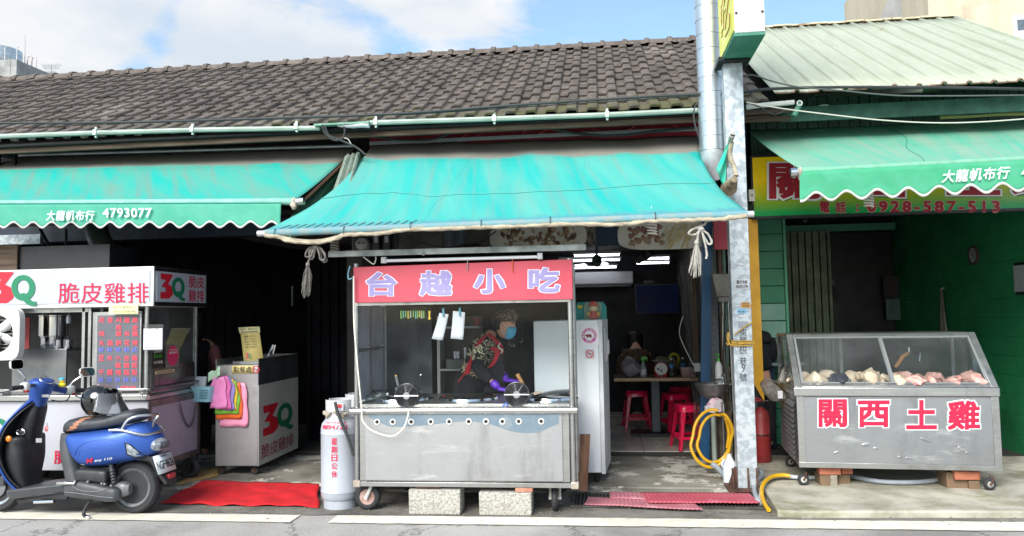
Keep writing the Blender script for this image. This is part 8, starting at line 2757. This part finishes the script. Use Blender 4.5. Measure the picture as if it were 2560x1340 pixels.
# sink with tap, soap, bag, hose
cs=at(1780,962,y=1.89)
t=thing('sink','small round steel hand basin on a pipe before the blue post','sink',(cs.x,1.89,.035))
obj('bowl',MB().lathe([(.025,-.15),(.06,-.135),(.115,-.09),(.15,-.03),(.165,.0),(.17,.01),(.165,.018),(.155,.012),(.14,-.02),(.10,-.08),(.02,-.12)],(cs.x,1.89,cs.z),36),STEELD,t)
obj('ledge',MB().box(cs.x+.05,cs.x+.20,1.93,2.06,cs.z-.01,cs.z+.008),STEEL,t,bev=.006)
obj('waste',MB().lathe([(.03,0),(.03,.06),(.02,.07),(.02,.12)],(cs.x,1.89,cs.z-.27),14),CHROME,t)
obj('waste_pipe',MB().tube([(cs.x,1.89,cs.z-.25),(cs.x+.0,1.89,.22),(cs.x+.0,1.87,.06)],.024,12),mat('grey_pvc','#8d958c'),t)
obj('tap',MB().cyl((cs.x+.12,1.98,cs.z),(cs.x+.12,1.98,cs.z+.07),.016).tube([(cs.x+.12,1.97,cs.z+.05),(cs.x+.06,1.93,cs.z+.05),(cs.x+.02,1.90,cs.z+.03)],.011,8,smooth=3).box(cs.x+.10,cs.x+.14,1.96,2.0,cs.z+.07,cs.z+.10),CHROME,t)
obj('bracket',MB().cyl((cs.x+.11,2.0,cs.z-.02),(cs.x+.11,2.0,.06),.014),STEELD,t)
cb_=at(1799,955,y=1.97)
t=thing('soap_bottle','white pump bottle with a green nozzle standing by the hand basin','bottle',(cb_.x,2.0,cs.z+.01))
obj('body',MB().lathe([(.033,0),(.036,.01),(.036,.17),(.022,.20),(.014,.215)],(cb_.x,2.0,cs.z+.01),20),WHITEP,t)
obj('pump',MB().lathe([(.016,.215),(.016,.24),(.006,.245),(.006,.275),(.012,.28),(.012,.29)],(cb_.x,2.0,cs.z+.01),12).tube([(cb_.x,2.0,cs.z+.295),(cb_.x-.035,1.98,cs.z+.292)],.006,6),mat('leaf_green','#3f9a2e'),t)
c=at(1788,1014,y=1.80)
t=thing('plastic_bag','pink and white plastic bag tied under the hand basin','plastic bag',tuple(c))
obj('bag',MB().ell(c,(.075,.06,.075),16,12).jit(.06,14,2),mat('pink_white_bag','#d8b0bc','#d9d3d6',scale=9,rough=.4,bump=.5),t,sharp=30)
obj('knot',MB().ell(c+Vector((-.08,-.02,-.02)),(.03,.025,.022),8,6).jit(.015,40),PAPER,t)
YH=mat('yellow_hose','#d8a51c','#c4930f',scale=6,rough=.4)
hk=at(1808,1018,y=1.62)
pts=[]
for k,(cx,cy,rx,ry,dy) in enumerate(((1783,1096,51,72,0),(1790,1096,42,60,.05))):
 for i in range(18):
  a=-pi/2+.25-2*pi*i/18
  ct_=cx+rx*cos(a)-(7 if sin(a) > 0 else 0),cy+ry*sin(a)
  pts.append(at(ct_[0],ct_[1],y=1.50+dy+.03*sin(a*2)))
pts+=[at(1812,1040,y=1.56),at(1822,1080,y=1.56),at(1818,1120,y=1.57)]
hs=thing('garden_hose','yellow garden hose hung in a coil between the hand basin and the steel post','hose',tuple(at(1783,1170,y=1.5)))
obj('coil',MB().tube(pts,.0145,9,smooth=3),YH,hs)
obj('hook',MB().tube([hk,hk+Vector((0,.06,.03)),hk+Vector((0,.3,.03))],.01,8).cyl(hk+Vector((0,0,-.06)),hk+Vector((0,0,.03)),.016),CHROME,hs)
c=at(1828,1195,y=1.06)
t=thing('jug','translucent white jug standing behind the foot of the steel post','jug',(c.x,1.12,.036))
obj('body',MB().loft([secz(c.x,1.12,.036,.06,.055,.5),secz(c.x,1.12,.20,.062,.056,.5),secz(c.x,1.12,.25,.03,.03,.8),secz(c.x,1.12,.27,.022,.022,1)]),mat('milky_jug','#c3cad2','#b4bcc6',rough=.4),t)
obj('cap',MB().cyl((c.x,1.12,.27),(c.x,1.12,.292),.022,n=14),WHITEP,t)
obj('grip',MB().tube([(c.x-.05,1.10,.17),(c.x-.075,1.08,.20),(c.x-.05,1.10,.245)],.010,8,smooth=3),mat('milky_jug','#c3cad2'),t)
GH=mat('grey_hose','#9aa1a8','#848b92',scale=5,rough=.5)
pipe('drain_hose',[(1778,1160),(1792,1168),(1808,1185),(1822,1200)],.024,GH,'thick grey drain hose bending from the basin pipe to the post foot','hose',y=1.2,smooth=5)
b=[at(1888,1172,z=.12),at(1902,1178,z=.12),at(1903,1190,z=.09),at(1890,1205,z=.07),at(1886,1225,z=.06),at(1893,1248,z=.05),at(1899,1258,z=.03)]
top('drain_hose',MB().tube(b,.020,10,smooth=5),GH,'grey hose bending round the right side of the post foot into the drain','hose',base=tuple(b[-1]))
b=[at(2050,1192,z=.085),at(2022,1194,z=.085),at(1990,1193,z=.085),at(1955,1190,z=.085),at(1925,1195,z=.085),at(1908,1212,z=.08),at(1902,1240,z=.06),at(1905,1262,z=.02)]
top('drain_hose',MB().tube(b,.018,10,smooth=5),mat('pale_hose','#b5babd','#a1a7ab',rough=.5),'pale hose from the poultry case drain to the grate','hose',base=tuple(b[0]))
b=[at(1975,1190,z=.10),at(1955,1188,z=.105),at(1930,1192,z=.105),at(1910,1208,z=.10),at(1904,1230,z=.08),at(1910,1256,z=.05),at(1922,1275,z=.03)]
top('garden_hose',MB().tube(b,.017,10,smooth=5),YH,'short yellow hose sleeve lying over the pale hose beside the post','hose',base=tuple(b[0]))
b=[at(2050,1150,z=.2),at(2052,1180,z=.10),at(2046,1192,z=.085)]
top('case_drain',MB().tube(b,.018,10,smooth=3),WPVC,'white drain stub under the left end of the poultry case','pipe',base=tuple(b[0]))
b=[at(2125,1190,z=.085),at(2200,1204,z=.08),at(2300,1205,z=.08),at(2370,1194,z=.085)]
top('drain_hose',MB().tube(b,.020,10,smooth=6),GH,'grey ribbed hose sagging on the ground under the poultry case','hose',base=tuple(b[1]))

# extinguisher, bag, gate ledger by the right bay
c=at(1911,1158,z=.056)
t=thing('fire_extinguisher','worn red fire extinguisher standing right of the steel post','fire extinguisher',(c.x,c.y+.09,.056))
x,y=c.x,c.y+.09
FR=mat('worn_red','#8e2a2c','#76201f',scale=4,rough=.5,c3='#b06a66',s3=14,lo3=.66,hi3=.74)
obj('body',MB().lathe([(.08,0),(.086,.01),(.087,.24),(.089,.245),(.089,.275),(.087,.28),(.087,.44),(.07,.50),(.03,.53),(.022,.54)],(x,y,.056),28),FR,t)
obj('band',MB().lathe([(.0885,.262),(.0905,.265),(.0905,.275),(.0885,.278)],(x,y,.056),28),BLACK,t)
obj('valve',MB().cyl((x,y,.59),(x,y,.63),.016).box(x-.02,x+.02,y-.02,y+.02,.625,.655),DARKMET,t)
obj('lever',MB().tube([(x+.01,y,.65),(x-.05,y-.02,.665),(x-.09,y-.03,.65)],.008,6).tube([(x+.01,y,.665),(x-.05,y-.02,.69),(x-.08,y-.03,.685)],.008,6),mat('lever_red','#a03434',rough=.5),t)
obj('hose',MB().tube([(x+.02,y,.635),(x+.07,y-.02,.66),(x+.10,y-.01,.60),(x+.09,y,.50)],.010,8,smooth=4),BLACK,t)
c=at(1936,968,y=1.5)
t=thing('plastic_bag','cloudy clear bag hanging on the left corner of the poultry case','plastic bag',tuple(c))
b=MB().loft([[c+Vector((k*cos(2*pi*i/18)+dx,k*.7*sin(2*pi*i/18),z)) for i in range(18)] for z,k,dx in ((-.13,.03,.07),(-.11,.07,.05),(-.05,.10,.0),(.02,.10,-.03),(.06,.06,-.06),(.07,.03,.06),(.18,.012,.09))])
obj('bag',b.jit(.05,9,4),glass('cloudy_bag_clear',(.72,.70,.66),.25,.5,dirtc=(.5,.47,.42),dscale=9),t,sharp=30)
ctl=at(1950,985,y=1.45)
obj('clip',MB().box(ctl.x-.025,ctl.x+.02,1.42,1.46,ctl.z-.04,ctl.z+.03),PAPER,t,bev=.004)

# right bay wall things
c=at(2437,638,x=4.215)
t=thing('wall_clock','small round clock on the green side wall above the poultry case','clock',tuple(c))
obj('case',MB().lathe([(.001,0),(.105,0),(.11,.01),(.11,.03),(.09,.03),(.088,.02),(.001,.018)],(4.215,c.y,c.z),28,rot('Y',-90)),mat('clock_rim','#4c3a36',rough=.5),t)
obj('face',MB().lathe([(.001,.021),(.085,.021),(.085,.0195),(.001,.0195)],(4.215,c.y,c.z),28,rot('Y',-90)),mat('clock_face','#a8b0a8',rough=.5),t)
obj('hands',MB().cyl((4.19,c.y,c.z),(4.19,c.y,c.z+.06),.004,n=5).cyl((4.19,c.y,c.z),(4.19,c.y-.035,c.z-.02),.004,n=5),BLACK,t)
c0,c1=at(2342,832,x=4.20),at(2357,720,x=4.20)
t=thing('towel','pale towel hanging from a hook on the green side wall','towel',tuple(c1))
obj('cloth',MB().grid(lambda u,v:Vector((4.17-.02*sin(u*12)*(1-v),c1.y-.02+(u-.5)*lerp(.34,.05,v**.7),lerp(c0.z-.1,c1.z-.03,v))),16,10),mat('pale_towel','#8f8480','#7d736f',scale=12,rough=.95),t,solid=.012)
obj('hook',MB().tube([(4.21,c1.y-.02,c1.z),(4.17,c1.y-.02,c1.z-.01),(4.17,c1.y-.02,c1.z-.04)],.007,6),WHITEP,t)
p,q=at(2538,735,x=4.21),at(2575,655,x=4.21)
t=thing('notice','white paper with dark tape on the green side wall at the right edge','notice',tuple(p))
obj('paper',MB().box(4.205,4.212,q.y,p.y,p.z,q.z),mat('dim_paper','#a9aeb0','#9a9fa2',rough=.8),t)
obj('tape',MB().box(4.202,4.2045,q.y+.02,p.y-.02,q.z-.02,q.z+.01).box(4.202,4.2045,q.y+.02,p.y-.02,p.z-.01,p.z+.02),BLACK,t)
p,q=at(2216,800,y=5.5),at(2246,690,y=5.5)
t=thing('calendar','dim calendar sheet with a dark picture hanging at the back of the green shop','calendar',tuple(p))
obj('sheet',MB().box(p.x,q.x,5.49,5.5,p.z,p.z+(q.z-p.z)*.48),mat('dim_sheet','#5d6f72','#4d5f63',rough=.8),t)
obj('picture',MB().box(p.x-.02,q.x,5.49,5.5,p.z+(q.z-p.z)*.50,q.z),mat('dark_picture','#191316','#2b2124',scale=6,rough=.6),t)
t=thing('switch_box','small pale box at the dark door opening of the green shop','switch',tuple(at(2082,705,y=5.66)))
c=at(2082,705,y=5.66)
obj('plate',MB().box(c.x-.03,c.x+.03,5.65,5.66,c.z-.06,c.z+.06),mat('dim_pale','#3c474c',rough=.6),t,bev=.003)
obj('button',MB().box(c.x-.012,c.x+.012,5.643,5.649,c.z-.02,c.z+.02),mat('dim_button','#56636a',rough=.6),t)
t=thing('spot_lamp','small round ceiling lamp inside the green shop','lamp',tuple(at(2012,549,y=3.2)))
c=at(2012,549,y=3.2)
obj('ring',MB().lathe([(.03,0),(.05,0),(.05,.03),(.03,.03)],c,18,rot('X',30)),DARKMET,t)
obj('lens',MB().ell(c,(.03,.02,.03),10,8),mat('lamp_grey','#6f7880',rough=.3),t)
t=thing('work_bench','pale bench top with dark things on it just inside the green shop','bench',tuple(at(1920,905,y=3.0)))
c=at(1918,905,y=2.95)
obj('top',MB().box(c.x-.1,c.x+.35,2.75,3.08,c.z-.03,c.z),mat('pale_bench','#6d787a',rough=.4),t)
obj('leg',MB().box(c.x+.0,c.x+.05,2.85,2.9,.05,c.z-.031),mat('navy_leg','#16244a',rough=.4),t)
obj('leg',MB().box(c.x+.28,c.x+.33,2.85,2.9,.05,c.z-.031),mat('navy_leg','#16244a'),t)
t=thing('switch_box','white switch box with a cord on the wall left of the yellow sign','switch',tuple(at(1879,490,y=2.0)))
p,q=at(1873,503,y=2.0),at(1887,473,y=2.0)
obj('plate',MB().box(p.x,q.x,2.0,2.03,p.z,q.z),mat('aged_white','#bdb9ad',rough=.5),t,bev=.004)
obj('button',MB().cyl((p.x+.03,2.0,(p.z+q.z)/2),(p.x+.03,1.99,(p.z+q.z)/2),.008,n=8),BLACK,t)
obj('cord',MB().tube([at(1879,503,y=2.01),at(1882,512,y=2.0),at(1876,520,y=2.0),at(1880,530,y=2.01)],.005,6,smooth=3),CABLE,t)

# ================================================================== HANGING ROPES AND SPRINGS

def rope_loops(name,label,c,m,loops,tassel=None,knot=.03):
 c=Vector(c)
 t=thing(name,label,'rope',tuple(c))
 b=MB()
 for pts in loops:
  P_=spline([c+Vector(p) for p in pts],6)
  b.tube(P_,.0085,7)
 b.ell(c+Vector((0,0,-.02)),(knot,knot,knot*.8),10,8)
 obj('loops',b.jit(.004,60),m,t,sharp=60)
 if tassel:
  b=MB()
  r__=random.Random(4)
  for k in range(46):
   a=r__.uniform(0,2*pi)
   rr=r__.uniform(.0,.03)
   L_=r__.uniform(.6,1.0)
   p0=c+Vector(tassel)
   p1=p0+Vector((rr*cos(a),rr*sin(a),-.10*L_))
   p2=p0+Vector((rr*1.5*cos(a+.4)-.02*L_,rr*1.4*sin(a),-.26*L_))
   b.tube([p0,p1,p2],[.006,.005,.003],4)
  b.ell(c+Vector(tassel),(.018,.018,.022),8,6)
  obj('frayed_end',b,m,t,sharp=80)
 return t

c=at(790,612,y=-.28)
rope_loops('rope','grey rope bundle tied under the left part of the centre awning pipe',c,mat('grey_rope','#77736c','#57544e',scale=50,rough=.95,bump=.6),[[(0,0,0),(-.06,0,-.03),(-.085,0,-.08),(-.06,.01,-.09),(-.03,0,-.03)],[(0,0,0),(-.03,-.02,-.08),(-.055,-.02,-.14),(-.06,-.02,-.17)],[(0,0,0),(.05,0,-.05),(.085,0,-.12),(.055,0,-.13),(.03,0,-.05)],[(0,0,0),(.03,-.02,-.06),(.04,-.02,-.11),(.07,-.02,-.125),(.08,-.02,-.08),(.03,0,-.02)],[(0,0,0),(-.02,-.01,-.10),(-.045,-.01,-.10),(-.05,0,-.05),(0,0,0)]],(-.058,-.02,-.155),.026)
c=at(1752,566,y=-.28)
WRP=mat('white_rope','#b3b0a8','#98958c',scale=50,rough=.95,bump=.6)
rope_loops('rope','white rope with a frayed tassel tied under the right end of the centre awning',c,WRP,[[(0,0,0),(-.06,0,-.02),(-.09,0,-.05),(-.05,.01,-.06),(-.01,0,-.04)],[(0,0,-.02),(.05,0,-.06),(.075,0,-.12),(.05,0,-.13),(.02,0,-.07)],[(0,0,0),(.02,-.01,-.10),(.035,-.01,-.20),(.03,-.01,-.24)],[(0,0,0),(.03,0,.02),(.05,0,.08)],[(0,0,0),(-.02,-.01,-.05),(-.03,-.01,-.11),(-.035,-.01,-.14)]],(-.035,-.01,-.12),.026)
for k,(px,py,dp,nm,lab) in enumerate(((837,612,.2,'dull_spring','dull coil spring hanging under the left end of the centre awning'),(1630,568,-.1,'pale_spring','pale coil spring hanging before the noodle photo'),(2172,500,.4,'pale_spring','pale coil spring hanging below the right awning, over the phone number'))):
 c=at(px,py,y=dp)
 b=MB()
 pts=[c+Vector((.033*cos(a),.033*sin(a),.055-.11*a/(2*pi*5))) for a in [2*pi*5*i/90 for i in range(91)]]
 b.tube(pts,.0075,6)
 b.tube([c+Vector((0,0,.055)),c+Vector((0,0,.16))],.004,5)
 top('coil_spring',b,mat(nm,'#8f837c' if k==0 else '#cfc8c0',rough=.5),lab,'spring','coil springs under the awnings',base=tuple(c))
# electric meter and boxes over the cart
p,q=at(882,632,y=1.6),at(992,578,y=1.6)
t=thing('electric_meter','black backboard with a round glass electric meter and fuse boxes above the cart sign','electric meter',(p.x,1.6,p.z))
obj('board',MB().box(p.x,q.x,1.62,1.66,p.z,q.z+.05),BLACK,t)
c=at(905,610,y=1.55)
obj('dial',MB().lathe([(.001,.09),(.06,.085),(.075,.06),(.08,0)],(c.x,1.615,c.z),26,rot('X',90)),mat('meter_face','#8d8f8a','#7d7f7a',scale=20,rough=.25),t)
obj('number_window',MB().box(c.x-.04,c.x+.035,1.526,1.532,c.z+.0,c.z+.014),BLACK,t)
for px in (942,968):
 c=at(px,605,y=1.58)
 o_=obj('fuse_box',MB().box(c.x-.035,c.x+.035,1.55,1.62,c.z-.10,c.z+.12),mat('fuse_black','#202124',rough=.4),t,bev=.006)
 obj('label',MB().box(c.x-.018,c.x+.022,1.545,1.549,c.z-.01,c.z+.06),mat('dim_paper','#a9aeb0'),o_)
pipe('cable',[(1012,586),(1040,602),(1080,614),(1130,618),(1160,610),(1200,605),(1240,578)],.006,CABLE,'black wire sagging behind the centre awning edge above the cart','cable',y=1.2,smooth=4)
top('duct_stub',MB().cyl(at(1137,575,y=1.9),at(1137,625,y=1.9),.13,n=20),mat('dull_duct','#5a6068','#464b52',scale=3,rough=.4,metal=.5),'dull round duct stub behind the centre awning edge','duct',base=tuple(at(1137,600,y=1.9)))
c=at(1178,620,y=1.8)
top('leather_bag',MB().ell(c,(.14,.07,.045),14,8).jit(.02,9),mat('brown_leather','#4a2d24','#35201a',scale=8,rough=.5),'dark brown bundle lying on top of the cart behind the red sign','bundle',base=tuple(c))

# ================================================================== BEHIND THE CART GLASS
t=thing('shelf_unit','brown shelf unit with pale shelves seen behind the cook','shelf',tuple(at(1160,1000,y=1.9)))
p,q=at(1112,1040,y=1.9),at(1205,790,y=1.9)
obj('back',MB().box(p.x,q.x,1.92,1.95,.05,q.z),mat('brown_laminate','#4f443e','#41372f',scale=3,rough=.5,stretch=(4,1,.5)),t)
for y in (816,922):
 zz=at(1160,y,y=1.7).z
 obj('shelf',MB().box(p.x,q.x,1.70,1.919,zz-.02,zz),mat('pale_shelf','#a5a6a4',rough=.5),t)
obj('side',MB().box(p.x-.03,p.x-.001,1.70,1.95,.05,q.z),mat('pale_shelf','#a5a6a4'),t)
zz=at(1160,922,y=1.7).z
for k,px in enumerate((1138,1146,1164)):
 x=at(px,905,y=1.78).x
 h_=.07 if k < 2 else .11
 top('steel_cup',MB().lathe([(.018,0),(.022,h_),(.020,h_),(.016,.004)],(x,1.78,zz+.10),14),CHROME,['small steel cup on the tray behind the cook, nearest the papers','small steel cup on the tray behind the cook, second from the papers','taller steel cup on the tray behind the cook'][k],'cup','steel cups on the shelf',base=(x,1.78,zz+.10))
top('wire_tray',MB().box(at(1117,915,y=1.75).x,at(1170,915,y=1.75).x,1.72,1.88,zz+.002,zz+.095),mat('grey_tray','#5c625c','#4a504a',rough=.5),'grey plastic tray on the lower shelf behind the cook','tray',base=(-1.4,1.8,zz),bev=.006)
x=at(1193,805,y=1.78).x
zz2=at(1160,816,y=1.7).z
top('red_pot',MB().lathe([(.03,0),(.036,.08),(.032,.08)],(x,1.78,zz2+.002),14),mat('dull_red_pot','#8e3b36',rough=.5),'dull red pot on the upper shelf behind the cook','pot',base=(x,1.78,zz2))
c0,c1=at(1300,990,y=1.5),at(1303,795,y=1.5)
t=thing('jacket','black draped form with white marks behind the cook','jacket',tuple(c1))  # black cloth form filling the dark area beside the cook
rings=[]
for k in range(9):
 v=k/8
 hw=[.05,.10,.15,.17,.18,.18,.19,.19,.20][k]
 z=lerp(c1.z,c0.z-.1,v)
 rings.append([Vector((c1.x+.02+hw*cos(2*pi*i/20)+.015*sin(i*3+k),1.5+.07*sin(2*pi*i/20)*(1+.3*sin(i*2)),z)) for i in range(20)])
obj('cloth',MB().loft(rings),mat('black_form','#0d0e11','#090a0c',scale=8,rough=.9),t,sharp=70)
b=MB()
r_=random.Random(8)
c=at(1290,855,y=1.41)
for k in range(9):
 a=c+Vector((r_.uniform(-.07,.08),0,r_.uniform(-.06,.07)))
 b.tube([a,a+Vector((r_.uniform(-.03,.03),0,r_.uniform(-.03,.03)))],[.005,.002],5)
obj('white_marks',b,PAPER,t)
obj('hanger',MB().tube([(c1.x,1.5,c1.z+.12),(c1.x+.02,1.5,c1.z+.06),(c1.x,1.5,c1.z-.02)],.005,6),DARKMET,t)
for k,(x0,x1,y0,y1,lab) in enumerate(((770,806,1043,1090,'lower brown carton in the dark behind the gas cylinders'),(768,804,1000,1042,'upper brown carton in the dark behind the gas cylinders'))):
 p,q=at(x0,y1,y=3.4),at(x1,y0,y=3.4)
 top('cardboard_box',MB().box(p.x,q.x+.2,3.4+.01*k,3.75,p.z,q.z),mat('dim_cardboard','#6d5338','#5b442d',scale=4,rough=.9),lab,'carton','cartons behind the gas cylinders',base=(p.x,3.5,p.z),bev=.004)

# ================================================================== DRAIN AND MATS
GR=mat('drain_steel','#5e5c58','#45433f',scale=9,rough=.7,metal=.5,c3='#3d3128',s3=5)
tag(obj('drain',MB().quad((-.30,.32,.0062),(1.27,.32,.0062),(1.27,.76,.0062),(-.30,.76,.0062)),mat('drain_dark','#0c0c0c',rough=.95)),kind='structure')
t=thing('drain_grate','rusty steel drain grate with slots along the step before the restaurant','drain grate',(.5,.5,.008))
b=MB()
b.box(-.30,1.27,.30,.33,.009,.022).box(-.30,1.27,.76,.79,.009,.022).box(-.30,-.27,.331,.759,.009,.022).box(1.24,1.27,.331,.759,.009,.022)
obj('frame',b,GR,t)
b=MB()
for i in range(50):
 x=-.262+i*.030
 b.box(x,x+.014,.331,.759,.010,.020)
obj('bars',b,GR,t)

def ribbed(P_,z,h):
 "a ribbed plastic mat on four corners"
 def f(u,v):
  p=lerp(lerp(Vector(P_[0]),Vector(P_[1]),u),lerp(Vector(P_[3]),Vector(P_[2]),u),v)
  p.z=z+.0022*sin(u*(P_[1][0]-P_[0][0])*2*pi/.034)+h*noise.noise(Vector((u*3,v*2,z*50)))*2
  return p
 return MB().grid(f,150,8)

PM=mat('faded_pink_mat','#b4707a','#a0606a',scale=3,rough=.65,c3='#c79aa0',s3=2.2)
top('plastic_mat',ribbed([(-.19,.30,0),(.73,.18,0),(.66,.44,0),(-.16,.56,0)],.032,.003),PM,'faded pink ribbed mat over the drain, nearer the road','mat','ribbed mats over the drain',base=(.3,.4,.03),solid=.006)
top('plastic_mat',ribbed([(.32,.33,0),(1.19,.35,0),(1.17,.68,0),(.28,.68,0)],.046,.003),mat('red_pink_mat','#b55260','#a64654',scale=3,rough=.6,c3='#cc6f7c',s3=2.5),'redder ribbed mat over the right part of the drain','mat','ribbed mats over the drain',base=(.8,.5,.04),solid=.006)
top('plastic_mat',ribbed([(.02,.50,0),(.36,.46,0),(.36,.69,0),(.02,.72,0)],.040,.003),PM,'small faded pink mat end under the redder one','mat','ribbed mats over the drain',base=(.2,.6,.04),solid=.006)
# loose grit along the foot of the carts
b=MB()
r_=random.Random(11)
for k in range(420):
 x,y=r_.uniform(-3.2,3.2),abs(r_.gauss(0,.28))-.02
 s=r_.uniform(.003,.009)
 b.ell((x,y,.006+s*.4),(s,s*r_.uniform(.6,1),s*.6),5,3,rot('Z',r_.uniform(0,180)))
o_=obj('grit',b,mat('pale_grit','#8f8a80','#6d6860',scale=30,rough=.95),None,sharp=180)
tag(o_,'loose grit scattered on the ground before the carts','grit',kind='stuff')
